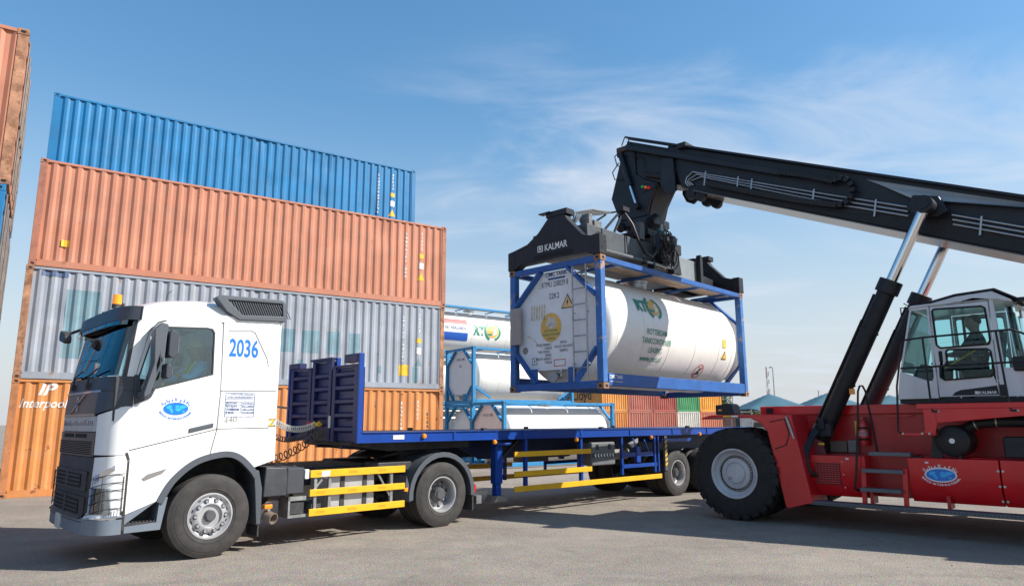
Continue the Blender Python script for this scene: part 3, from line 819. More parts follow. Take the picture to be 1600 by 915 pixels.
# stacked tanks behind the trailer
BY = 0.935
bd = Vector((math.sin(BY), math.cos(BY), 0)); bn = Vector((-math.cos(BY), math.sin(BY), 0))
PB = Vector((-0.35, 27.6, 0)); PA = Vector((-1.78, 31.6, 0)); PC = Vector((-4.1, 34.9, 0))
tb = tank_container('white tank in a light blue frame on the ground, nearest behind the trailer', PB, BY, M_TBLUE2, group='tanks stacked behind the trailer', rail_h=.15)
lettering('RTMU 1090', .17, tb, M_INK, plate_fn(1.25, 2.0), name='number_lettering', xs=.8)
ta1 = tank_container('white tank in a light blue frame on the ground under another tank', PA, BY, M_TBLUE2, group='tanks stacked behind the trailer', plate=False, rail_h=.15)
ta2 = tank_container('white tank in a light blue braced frame, second layer, left of the hanging tank', PA + Vector((0, 0, TH + .01)), BY, M_TBLUE2, group='tanks stacked behind the trailer', sidebrace=True, rail_h=.15)
lettering('RTMU 1098', .17, ta2, M_INK, plate_fn(1.25, 2.0), name='number_lettering', xs=.8)
lettering('22K2', .15, ta2, M_INK, plate_fn(1.25, 1.7), name='size_lettering', xs=.8)
for k in range(3):
    tc_ = tank_container(['bottom tank of the rear stack, hidden behind the other tanks', 'middle tank of the rear stack, hidden behind the other tanks', 'white tank with a Netherlands flag and green lettering, topmost of the rear stack'][k],
                         PC + Vector((0, 0, k * (TH + .005))), BY, M_TBLUE2, group='tanks of the rear stack', rail_h=.15)
brand_mark(tc_, 3.75, 0.10, 0.66)
g = G().grid(lambda u, v: barrel_pt(.75 + 1.5 * u, .36 + .26 * v), 1, 8); g.build('flag_stripe', M_REDP, tc_, smooth=0, fixn=False)
g = G().grid(lambda u, v: barrel_pt(.75 + 1.5 * u, -.52 + .42 * v), 1, 10); g.build('flag_stripe', mat('flag_blue', (.01, .09, .42), .5), tc_, smooth=0, fixn=False)
lettering('NETHERLANDS', .26, tc_, M_INKB, lambda u, w: barrel_pt(1.5 + u, .06 + w), name='country_lettering', xs=.72)

# ------------------------------------------------------------------ far background
M_BARK = mat('bark', (0.12, 0.085, 0.06), 0.9, var=0.3, scale=8)
def leafmat(name, c):
    return mat(name, c, 0.65, var=0.45, scale=1.3, spec=0.3)
def tree(label, loc, h, r, seed, col=(0.085, 0.115, 0.035), n=2200, group='trees beyond the yard', ls=0.16):
    t = thing('tree', label, 'tree', loc, 0.0, group); rs = random.Random(seed)
    g = G(); g.tube([(0, 0, 0), (.06, .03, h * .25), (-.05, .05, h * .5)], .14, 8)
    ends = []
    for k in range(7):
        a = rs.random() * 6.28; q = rs.uniform(.35, .9) * r; z = h * rs.uniform(.55, .85)
        g.tube([(0, 0, h * rs.uniform(.25, .45)), (q * .4 * math.cos(a), q * .4 * math.sin(a), z * .75), (q * math.cos(a), q * math.sin(a), z)], .05, 5); ends.append((q * math.cos(a), q * math.sin(a), z))
    g.build('trunk', M_BARK, t)
    cl = [(e[0], e[1], e[2], r * rs.uniform(.3, .55)) for e in ends] + [(rs.uniform(-.5, .5) * r, rs.uniform(-.5, .5) * r, h * rs.uniform(.6, .92), r * rs.uniform(.25, .5)) for _ in range(7)]
    g = G()
    for _ in range(n):
        c = cl[rs.randrange(len(cl))]
        v = Vector((rs.gauss(0, 1), rs.gauss(0, 1), rs.gauss(0, 1))).normalized() * c[3] * rs.random() ** .45
        p = Vector((c[0], c[1], c[2])) + v * 1.05
        a = Vector((rs.gauss(0, 1), rs.gauss(0, 1), rs.gauss(0, .6))).normalized(); b = a.orthogonal().normalized()
        s = ls * rs.uniform(.6, 1.3)
        g.add([p - a * s, p + b * s * .45, p + a * s, p - b * s * .45], [(0, 1, 2, 3)])
    g.build('crown', leafmat('leaves_%d' % seed, col), t, smooth=0, fixn=False)
    return t
tree('dusty green tree just right of the far container row', (23.6, 84.0, 0), 5.4, 2.5, 5)
tree('low dusty tree beside the teal canopy, half hidden by the red fender', (26.2, 90.0, 0), 4.2, 2.0, 6)
tree('green tree peeking past the left edge of the orange container', (-29.6, 36.5, 0), 4.6, 2.2, 8, n=3000)
tree('dark bush at the foot of the far canopies', (31.5, 92.0, 0), 3.6, 2.4, 9)

M_TEALF = mat('teal_canvas', (0.045, 0.125, 0.165), 0.7, var=0.08, scale=0.6)
def canopy(label, loc, wx, wy, z0, z1, yaw=0.0):
    t = thing('shade_canopy', label, 'canopy', loc, PI / 2 - yaw, 'teal shade canopies')
    def f(u, v, off=0):
        x = (u - .5) * wx; y = (v - .5) * wy; k = 1 - max(abs(2 * u - 1), abs(2 * v - 1))
        return (x, y, z0 + (z1 - z0) * k ** 0.92 - 0.12 * math.sin(PI * min(u, 1 - u) * 2) * (1 - k) - off)
    G().slab(lambda u, v: f(u, v), lambda u, v: f(u, v, .03), 16, 16).build('roof', M_TEALF, t, smooth=25)
    for sx in (-.48, .48):
        for sy in (-.48, .48): G().cyl((sx * wx, sy * wy, 0), (sx * wx, sy * wy, z0), .07, n=10).build('post', M_GALV, t)
    return t
canopy('teal pyramid canopy left of the lift cylinder', (27.9, 76.5, 0), 6.6, 7.0, 3.05, 4.75)
canopy('teal pyramid canopy just behind the near lift cylinder', (34.9, 78.0, 0), 7.4, 7.0, 3.05, 4.85)
canopy('teal canopy seen beside the crane cab', (43.9, 82.0, 0), 8.0, 7.0, 3.05, 4.75)
t = thing('radio_mast', 'thin red and white lattice mast above the teal canopies', 'mast', (35.6, 98.0, 0), 0.0)
mr = mat('mast_red', (.40, .24, .21), .6); mw = mat('mast_white', (.5, .5, .5), .6)
for k in range(6):
    g = G(); z0 = k * 1.55; w = .20 - k * .025
    for sx, sy in ((-1, -1), (1, -1), (0, 1)):
        g.cyl((sx * w, sy * w, z0), (sx * (w - .025), sy * (w - .025), z0 + 1.55), .03, n=5)
    for j in range(3): g.cyl((-w, -w, z0 + j * .51), (w, -w, z0 + (j + 1) * .51), .015, n=4); g.cyl((w, -w, z0 + j * .51), (0, w, z0 + (j + 1) * .51), .015, n=4)
    g.build('mast_section', mr if k % 2 else mw, t)
g = G()
for z in (5.6, 6.9, 8.0): g.box(-.40, -.26, -.2, -.1, z, z + .6); g.box(.26, .40, -.2, -.1, z - .3, z + .3)
g.build('antenna', mw, t)
t = thing('lamp_mast', 'slim grey lamp mast beside the lattice mast', 'lamp post', (35.4, 95.0, 0), 0.0)
G().cyl((0, 0, 0), (0, 0, 8.9), .11, .06, n=10).build('pole', M_GALV, t)
g = G(); g.tube([(0, 0, 8.8), (.2, 0, 9.0), (.7, 0, 9.05)], .04, 6); g.box(.5, 1.0, -.12, .12, 8.98, 9.1); g.build('lamp_head', M_DGREY, t)
for k, (px, lb) in enumerate(((30.0, 'short thin pole left of the lattice mast'), (41.8, 'short thin pole rising over the second canopy'))):
    t = thing('thin_pole', lb, 'pole', (px, 96.0, 0), 0.0, 'thin poles beyond the canopies'); G().cyl((0, 0, 0), (0, 0, 5.6 + .3 * k), .06, n=8).build('pole', M_DGREY, t)
t = thing('yard_shed', 'low pinkish shed wall under the teal canopies', 'shed', (27.0, 92.0, 0), PI / 2)
G().box(0, 34, 0, 4, 0, 2.9).build('wall', mat('pink_plaster', (.42, .24, .2), .8, var=.15), t)
G().box(-.3, 34.3, -.3, 4.3, 2.91, 3.1).build('roof', mat('shed_roof', (.5, .48, .45), .7), t)
for k in range(6): G().box(2 + k * 5.4, 3.4 + k * 5.4, -.03, .05, 1.0, 2.2).build('window', mat('dark_pane', (.05, .07, .09), .15), t)
# distant parked vehicles, seen between trailer and fender
def parked(label, loc, yaw, body, van):
    t = thing('parked_van' if van else 'parked_pickup', label, 'van' if van else 'pickup', loc, yaw)
    if van: pr = [(0, .35), (0, 2.2), (.2, 2.35), (3.5, 2.35), (4.3, 1.35), (5.0, 1.15), (5.05, .35)]
    else: pr = [(0, .45), (0, 1.1), (1.7, 1.1), (1.85, 1.75), (3.1, 1.75), (3.7, 1.15), (4.9, 1.0), (5.0, .45)]
    G().prism(pr, 0, 1.8, 'y').build('body', body, t, bevel=.06, seg=2)
    wp = [(3.2, 1.4), (3.25, 2.1), (3.55, 2.1), (4.15, 1.4)] if van else [(2.0, 1.15), (2.1, 1.65), (3.0, 1.65), (3.45, 1.15)]
    for y in (-.01, 1.79): G().prism(wp, y, y + .02, 'y').build('window', mat('dark_pane', (.05, .07, .09), .15), t)
    for x in (.9, 4.0):
        for y in (.05, 1.55): G().cyl((x, y, .34), (x, y + .2, .34), .34, n=20).build('wheel', mat('far_tyre', (.03, .03, .03), .8), t)
parked('white pickup parked beyond the trailer, seen above the big tyre', (24.5, 78.0, 0), PI / 2, mat('pickup_white', (.7, .72, .72), .3), False)
parked('white box van parked beyond the trailer, seen above the big tyre', (27.5, 85.0, 0), PI / 2 + .2, mat('van_white', (.78, .76, .72), .35), True)
# ------------------------------------------------------------------ truck parts shared with the trailer
M_TRWHITE = mat('truck_white', (0.79, 0.79, 0.78), 0.26, var=0.015, scale=0.8, coat=0.6, dust=0.07)
M_CABDARK = mat('cab_dark_grey', (0.045, 0.052, 0.066), 0.42, var=0.08)
M_CABBLACK = mat('grille_black', (0.035, 0.030, 0.027), 0.5, var=0.1, dust=0.12)
M_BUMPER = mat('bumper_grey', (0.155, 0.185, 0.225), 0.45, var=0.06, dust=0.1)
M_TRIM = mat('trim_dark', (0.075, 0.085, 0.10), 0.5, var=0.06)
M_RUBBER = mat('tyre_rubber', (0.034, 0.031, 0.030), 0.8, var=0.12, scale=3, dust=0.08, bump=0.15, bscale=90)
M_RUBBER2 = mat('tyre_rubber_black', (0.014, 0.014, 0.015), 0.8, var=0.2, scale=5, dust=0.03, bump=0.25, bscale=50)
M_NUT = mat('nut_steel', (.62, .62, .62), .3, .8, var=.1)
M_RIM = mat('silver_rim', (0.50, 0.50, 0.51), 0.40, 0.5, var=0.12, scale=5, dust=0.12)
M_RIMD = mat('dusty_rim', (0.36, 0.35, 0.34), 0.45, 0.5, var=0.15, scale=5, dust=0.3)
M_DISCSHADE = mat('rim_disc_shaded', (0.17, 0.17, 0.175), 0.5, 0.4, var=0.15, scale=5, dust=0.15)  # rim grey darkened, painting the shade inside the dished wheel
M_HUB = mat('hub_dark', (0.10, 0.10, 0.105), 0.5, 0.3)
M_CHASSIS = mat('chassis_dark', (0.030, 0.032, 0.036), 0.6, var=0.2, scale=4, dust=0.10)
M_PLASTIC = mat('grey_plastic', (0.038, 0.042, 0.050), 0.55, var=0.1, dust=0.1)
M_ALU = mat('aluminium_tank', (0.52, 0.52, 0.51), 0.42, 0.5, var=0.1, scale=3, dust=0.15)
M_GUARD = mat('guard_yellow', (0.80, 0.42, 0.008), 0.45, var=0.06, scale=4, dust=0.06)
M_TRBLUE = mat('trailer_blue', (0.002, 0.045, 0.27), 0.38, var=0.1, scale=2, rust=.25, rcol=(.05, .05, .07), rscale=5, rthr=.7)
M_HBSHADE = mat('headboard_shaded_blue', (0.006, 0.012, 0.080), 0.42, var=0.12, scale=2, dust=0.03)  # shaded copy of the trailer blue for the face turned from the sun
M_LOGOB = mat('logo_blue', (0.005, 0.17, 0.60), 0.4)
M_LOGOLB = mat('logo_light_blue', (0.03, 0.42, 0.85), 0.4)
M_AMBER = mat('amber_lens', (0.85, 0.28, 0.01), 0.25, coat=0.6)
M_REDLENS = mat('red_lens', (0.55, 0.015, 0.01), 0.25, coat=0.6)
M_CHROME = mat('chrome', (0.75, 0.75, 0.76), 0.12, 1.0, var=0.03)
GL_CAB = glass('cab_glass', (0.82, 0.95, 0.96), fac=.06)
GL_WIN = glass('side_glass', (0.84, 0.965, 0.985), fac=0.05)
GL_HEAD = glass('headlight_glass', (0.85, 0.9, 0.93), fac=0.10)

def wheel(parent, c, Rr=0.54, w=0.34, rim_r=0.30, kind='steer', side=-1, tyre_m=None, rim_m=None, name='wheel'):
    """Wheel about the local y axis; side -1: outer face towards -y."""
    n = node(name, parent, c)
    s = side
    tp = []
    r0, r1 = rim_r - 0.005, Rr
    q_ = r1 - r0
    sidew = [(r0, 0.38), (r0 + .02, .47), (r0 + q_ * .20, .497), (r0 + q_ * .22, .512), (r0 + q_ * .25, .512), (r0 + q_ * .27, .503), (r0 + q_ * .45, .515), (r0 + q_ * .62, .505), (r0 + q_ * .70, .492), (r0 + q_ * .71, .480), (r0 + q_ * .74, .478), (r1 - .045, .46), (r1 - .012, .40)]
    for r, q in sidew: tp.append((r, q * w * s))
    ribs = 5
    for k in range(ribs):
        a = .40 - .80 * k / ribs; b = .40 - .80 * (k + 1) / ribs; e = .012
        tp += [(r1, (a - e) * w * s), (r1, (b + e) * w * s)]
        if k < ribs - 1: tp += [(r1 - .016, (b + e * .6) * w * s), (r1 - .016, (b - e * .6) * w * s)]
    for r, q in reversed(sidew): tp.append((r, -q * w * s))
    tyre = G().lathe(tp, (0, 0, 0), (0, 1, 0), n=72, closed=True).build('tyre', tyre_m or M_RUBBER, n, smooth=28)
    o = w * s
    if kind == 'steer':
        rp = [(rim_r, .36 * o), (rim_r + .006, .47 * o), (rim_r - .012, .475 * o), (rim_r - .03, .40 * o), (rim_r - .055, .36 * o), (rim_r - .075, .40 * o), (rim_r - .085, .46 * o), (.175, .50 * o), (.155, .50 * o), (.15, .40 * o), (0.0, .40 * o)]
    else:
        rp = [(rim_r, .36 * o), (rim_r + .006, .47 * o), (rim_r - .012, .475 * o), (rim_r - .028, .38 * o), (rim_r - .034, .05 * o), (.258, -.02 * o)]
        G().lathe([(.260, -.02 * o), (.245, -.06 * o), (.22, -.10 * o), (.15, -.10 * o), (0, -.10 * o)], (0, 0, 0), (0, 1, 0), n=48).build('wheel_disc', M_DISCSHADE, n, smooth=30)
    rim = G().lathe(rp, (0, 0, 0), (0, 1, 0), n=48).build('rim', rim_m or M_RIM, n, smooth=30)
    g = G()
    if kind == 'steer':
        g.cyl((0, .36 * o, 0), (0, .52 * o, 0), .085, .07, n=20); g.cyl((0, .52 * o, 0), (0, .55 * o, 0), .06, n=20)
        g.build('hub', M_HUB, n)
        g = G()
        for k in range(10):
            a = 2 * PI * k / 10; x, z = .20 * math.cos(a), .20 * math.sin(a); g.cyl((x, .46 * o, z), (x, .54 * o, z), .019, n=6)
        g.build('wheel_nuts', M_NUT, n)['kind'] = 'stuff'
        g = G()
        for k in range(10):
            a = 2 * PI * k / 10; x, z = .20 * math.cos(a), .20 * math.sin(a); g.cyl((x, .46 * o, z), (x, .497 * o, z), .034, n=14)
        g.build('nut_seats', M_HUB, n)['kind'] = 'stuff'
        g = G()
        for k in range(10):
            a = 2 * PI * (k + .5) / 10; x, z = (rim_r - .052) * math.cos(a), (rim_r - .052) * math.sin(a); g.cyl((x, .33 * o, z), (x, .375 * o, z), .020, n=10)
        g.build('vent_holes', M_HOLE, n)['kind'] = 'stuff'
    else:
        g.cyl((0, -.12 * o, 0), (0, .26 * o, 0), .13, .11, n=24); g.cyl((0, .26 * o, 0), (0, .36 * o, 0), .09, .075, n=20)
        g.build('hub', M_HUB if kind == 'drive' else M_CHASSIS, n)
        g = G()
        for k in range(10):
            a = 2 * PI * k / 10; x, z = .175 * math.cos(a), .175 * math.sin(a); g.cyl((x, -.1 * o, z), (x, -.0 * o, z), .018, n=6)
        g.build('wheel_nuts', M_RIMD, n)['kind'] = 'stuff'
        g = G()
        for k in range(8):
            a = 2 * PI * (k + .3) / 8; x, z = .235 * math.cos(a), .235 * math.sin(a); g.cyl((x, -.085 * o, z), (x, -.07 * o + .0, z), .030, n=12)
        g.build('vent_holes', M_HOLE, n)['kind'] = 'stuff'
    return n

def globe_logo(parent, cx, cz, y, rx, rz, ring=None):
    """Blue globe with the company name in Arabic above and in Latin below."""
    f = lambda u, w: (cx + u, y, cz + w)
    if ring:
        g = G(); disc2(g, lambda u, w: (cx + u * (rx + .022) / rx, y + .0015, cz + w * (rz + .02) / rz), rz, sx=rx / rz); g.build('logo_outline', ring, parent, smooth=0, fixn=False)
    g = disc2(G(), f, rz, sx=rx / rz, n=40); g.build('logo_globe', M_LOGOB, parent, smooth=0, fixn=False)
    g = G()
    for (u, w, a, b, s) in ((-.55, .25, .26, .30, 1), (-.42, -.1, .13, .22, 2), (-.32, -.45, .13, .28, 3), (.12, .35, .22, .25, 4), (.15, -.12, .2, .33, 5), (.5, .3, .34, .28, 6), (.62, -.42, .16, .16, 7), (.42, -.02, .1, .2, 8)):
        rs = random.Random(s); pts = []
        for k in range(9):
            t = 2 * PI * k / 9; q = rs.uniform(.7, 1.15); pts.append((cx + (u + a * q * math.cos(t)) * rx, y - .0015, cz + (w + b * q * math.sin(t)) * rz))
        g.add(pts, [tuple(range(9))])
    g.build('logo_continents', M_LOGOLB, parent, smooth=0, fixn=False)
    def arc(chars, ra, rb, a0, a1, size, flip, nm):
        g = G(); widths = []
        for ch in chars:
            if ch == ' ': widths.append(.32); continue
            V, F = text_mesh(ch, 1.0, 'LEFT'); widths.append((max(p[0] for p in V) - min(p[0] for p in V)) + .10)
        tot = sum(widths); pos = 0
        for ch, wd in zip(chars, widths):
            q = (pos + wd / 2) / tot; pos += wd
            if ch == ' ': continue
            a = a0 + (a1 - a0) * q
            px, pz = ra * math.cos(a), rb * math.sin(a)
            nx, nz = math.cos(a) / ra, math.sin(a) / rb; ln = math.hypot(nx, nz); nx /= ln; nz /= ln
            if flip: nx, nz = -nx, -nz
            V, F = text_mesh(ch, size, 'CENTER', .05 if ring else .03); tx, tz = nz, -nx
            mx = (min(p[0] for p in V) + max(p[0] for p in V)) / 2
            g.add([(cx + px + tx * (p[0] - mx) + nx * p[1], y - .001, cz + pz + tz * (p[0] - mx) + nz * p[1]) for p in V], F)
        if ring:
            g2 = G(); g2.v = [(x, yy + .0008, z) for x, yy, z in g.v]; g2.f = g.f; g2.build(nm, ring, parent, smooth=0, fixn=False)
            return
        g.build(nm, M_LOGOB, parent, smooth=0, fixn=False)
    arabic = ['\uFE94', '\uFEF4', '\uFEDF', '\uFEED', '\uFEAA', '\uFEDF', '\uFE8D', ' ', '\uFEEE', '\uFEDC', '\uFED3', '\uFE8E', '\uFE91']
    arc(arabic, rx * 1.16, rz * 1.24, R(158), R(22), rz * .66, False, 'logo_lettering')
    arc(list('BAFCO INTERNATIONAL'), rx * 1.36, rz * 1.74, R(196), R(344), rz * .44, True, 'logo_lettering')

def skin_body(name, m, parent, pts, edges, root=0, sub=2):
    """One continuous figure grown round a skeleton: pts = [(x,y,z,r)]."""
    me = bpy.data.meshes.new(name); me.from_pydata([p[:3] for p in pts], edges, []); me.materials.append(m)
    o = bpy.data.objects.new(name, me); COL.objects.link(o); o.parent = parent
    md = o.modifiers.new('skin', 'SKIN'); md.use_smooth_shade = True
    sv = me.skin_vertices[0].data
    for i, p in enumerate(pts):
        r = p[3]; sv[i].radius = r if isinstance(r, tuple) else (r, r); sv[i].use_root = (i == root)
    sb = o.modifiers.new('sub', 'SUBSURF'); sb.levels = sub; sb.render_levels = sub
    return o
M_SKIN = mat('skin', (0.33, 0.18, 0.115), 0.55, var=0.06)

def seated_person(label, loc, yaw, shirt_m, trouser_m, hat_m, hand_l, hand_r, group=None, vest=None):
    """Seated figure; local +x is where it looks; hip at the origin; hands given as local points."""
    t = thing('person', label, 'person', loc, yaw, group)
    sh = [Vector((-.02, .19, .50)), Vector((-.02, -.19, .50))]
    P = [(0, 0, .02, .15), (-.02, 0, .22, .145), (-.03, 0, .42, .155), (-.02, 0, .53, .075), (0, 0, .60, .070), (.015, 0, .66, .095), (.02, 0, .73, .125), (.015, 0, .80, .118), (.01, 0, .85, .075),
         (.135, 0, .715, .022)]
    E = [(0, 1), (1, 2), (2, 3), (3, 4), (4, 5), (5, 6), (6, 7), (7, 8), (6, 9)]
    clothes = [(0, 0, .02, .165), (-.02, 0, .22, .160), (-.03, 0, .42, .170), (-.02, 0, .535, .085)]
    CE = [(0, 1), (1, 2), (2, 3)]
    for s, hand in ((0, hand_l), (1, hand_r)):
        h = Vector(hand); S = sh[s]; mid = (S + h) / 2; d = (h - S)
        elbow = mid + Vector((0, (.10 if s == 0 else -.10), -.14)) * max(.2, 1 - max(0, d.length - .4))
        b = len(P); fd = (h - elbow).normalized(); sd = fd.cross(Vector((0, 0, 1))).normalized()
        palm = h; wrist = h - fd * .08
        P += [(*S, .075), (*elbow, .048), (*wrist, .030), (*palm, (.038, .022))]; E += [(2, b), (b, b + 1), (b + 1, b + 2), (b + 2, b + 3)]
        for k, (off, ln) in enumerate(((-.030, .065), (-.010, .078), (.010, .074), (.030, .058))):
            q = len(P); a = palm + sd * off + fd * .03; e1 = a + fd * ln * .55 + Vector((0, 0, -.008)); e2 = e1 + (fd * .6 + Vector((0, 0, -.7))).normalized() * ln * .5
            P += [(*a, .011), (*e1, .010), (*e2, .008)]; E += [(b + 3, q), (q, q + 1), (q + 1, q + 2)]
        q = len(P); th = palm - fd * .02 + sd * (-.05 if s == 0 else .05); P += [(*th, .011), (*(th + fd * .05), .009)]; E += [(b + 3, q), (q, q + 1)]
        cb = len(clothes); cuff = elbow + (wrist - elbow) * .85
        clothes += [(*S, .088), (*elbow, .062), (*cuff, .044)]; CE += [(2, cb), (cb, cb + 1), (cb + 1, cb + 2)]
    for s in (1, -1):
        b = len(P); P += [(.03, s * .09, 0, .10), (.46, s * .12, .06, .075), (.50, s * .12, -.34, .05), (.60, s * .12, -.38, .04)]; E += [(0, b), (b, b + 1), (b + 1, b + 2), (b + 2, b + 3)]
    skin_body('body', M_SKIN, t, P, E)
    skin_body('shirt', shirt_m, t, clothes, CE)
    tr = [(0, 0, 0, .17)]; TE = []
    for s in (1, -1):
        b = len(tr); tr += [(.03, s * .09, 0, .115), (.46, s * .12, .06, .088), (.50, s * .12, -.30, .065)]; TE += [(0, b), (b, b + 1), (b + 1, b + 2)]
    skin_body('trousers', trouser_m, t, tr, TE)
    if hat_m:
        G().lathe([(0.0, .13), (.05, .125), (.09, .09), (.112, .04), (.116, 0.0), (.10, -.005)], (0.015, 0, .77), (0, 0, 1), n=24).build('hat', hat_m, t, smooth=60)
        G().slab(lambda u, v: (.09 + .11 * v * math.cos((u - .5) * 1.5), (.10 + .03 * v) * math.sin((u - .5) * 2.2), .775 - .02 * v), lambda u, v: (.09 + .11 * v * math.cos((u - .5) * 1.5), (.10 + .03 * v) * math.sin((u - .5) * 2.2), .765 - .02 * v), 8, 3).build('hat_brim', hat_m, t, smooth=60)
    else:
        G().lathe([(0.0, .112), (.05, .104), (.080, .075), (.096, .03), (.098, -.02), (.085, -.05)], (-.012, 0, .77), (0, 0, 1), n=20).build('hair', mat('dark_hair', (.02, .016, .014), .7), t, smooth=60)
    g = G()
    for s in (-1, 1): g.cyl((.098, s * .034, .755), (.108, s * .034, .755), .012, n=8)
    g.build('eyes', M_INK, t)
    G().box(.088, .105, -.028, .028, .672, .682).build('mouth', mat('lips', (.25, .09, .07), .6), t)
    if vest:
        for s in (-1, 1):
            g = G(); g.tube([(.135, s * .09, .12), (.145, s * .10, .30), (.13, s * .10, .42), (.05, s * .10, .555), (-.10, s * .10, .52)], .022, 6); g.build('vest_stripe', vest, t)
    return t
# ------------------------------------------------------------------ tractor truck
TYAW = R(46.5)
T0 = Vector((-4.141, 9.682, 0))
truck = thing('truck', 'white tractor truck with the number 2036 on its cab, standing before the orange container', 'truck', T0, TYAW)
W2 = 2.5
# --- front surface of the cab
def front_x(y, z, off=0.0):
    """x of the bowed front at lateral y and height z."""
    k = min(1.0, abs((y - 1.25) / 1.25))
    if z < 1.95: xs, D = -0.98, 0.345 if z > 0.62 else 0.40
    elif z < 2.36: q = (z - 1.95) / .41; xs, D = -0.98, 0.345 - .035 * q
    else: q = (z - 2.36) / .9; xs, D = -0.98 + .05 * q, 0.31 - .12 * q
    return xs - (D + off) * (1 - k ** 4.2) ** (1 / 3.0) - (off if k > .97 else 0)
def front_pt(t, z, off=0.0):
    """t in 0..1 across the front from the near side to the far side, dense at the corners."""
    a = PI * t; y = 1.25 - (1.25 + off * 0.6) * math.copysign(abs(math.cos(a)) ** 0.62, math.cos(a))
    yy = min(2.5, max(0.0, y))
    return (front_x(yy, z) - off * math.sin(a) ** .5, y, z)
def t_of_y(y):
    lo_, hi_ = 0.0, 1.0
    for _ in range(30):
        m_ = (lo_ + hi_) / 2
        if front_pt(m_, 1.5)[1] < y: lo_ = m_
        else: hi_ = m_
    return (lo_ + hi_) / 2
def patch(name, m, y0, y1, z0, z1, off=0.0, th=0.03, parent=None, nu=24, nv=6, bevel=0, z0b=None, z1b=None, y0b=None, y1b=None):
    """Panel on the front: edges may slope (b values at the far/top edge)."""
    t0, t1 = (0 if y0 <= 0 else t_of_y(y0)), (1 if y1 >= 2.5 else t_of_y(y1))
    t0b = t0 if y0b is None else (0 if y0b <= 0 else t_of_y(y0b)); t1b = t1 if y1b is None else (1 if y1b >= 2.5 else t_of_y(y1b))
    z0b = z0 if z0b is None else z0b; z1b = z1 if z1b is None else z1b
    def f(u, v, o):
        za = z0 + (z0b - z0) * u; zb = z1 + (z1b - z1) * u
        ta = t0 + (t0b - t0) * v; tb_ = t1 + (t1b - t1) * v
        return front_pt(ta + (tb_ - ta) * u, za + (zb - za) * v, o)
    return G().slab(lambda u, v: f(u, v, off), lambda u, v: f(u, v, off - th), nu, nv).build(name, m, parent or truck, smooth=40, bevel=bevel)

# side panels, near (y=0) and far (mirrored)
def smooth_line(P, n=5):
    out = []
    for i in range(len(P) - 1):
        p0 = P[max(0, i - 1)]; p1 = P[i]; p2 = P[i + 1]; p3 = P[min(len(P) - 1, i + 2)]
        for k in range(n):
            t = k / n
            out.append(tuple(.5 * (2 * p1[j] + (p2[j] - p0[j]) * t + (2 * p0[j] - 5 * p1[j] + 4 * p2[j] - p3[j]) * t * t + (3 * p1[j] - p0[j] - 3 * p2[j] + p3[j]) * t ** 3) for j in (0, 1)))
    return out + [tuple(P[-1])]
ARCH = [(-.53, .84), (-.42, 1.03), (-.22, 1.21), (-.01, 1.305), (.26, 1.345), (.45, 1.285), (.63, 1.12)]
def sd(y, s): return y if s == 0 else W2 - y
def sheet(name, m, outer, s, y0=0.0, y1=0.035, holes=(), parent=None, bevel=0.005):
    return G().prism(outer, sd(y0, s), sd(y1, s), 'y', holes).build(name, m, parent or truck, bevel=bevel, smooth=30)
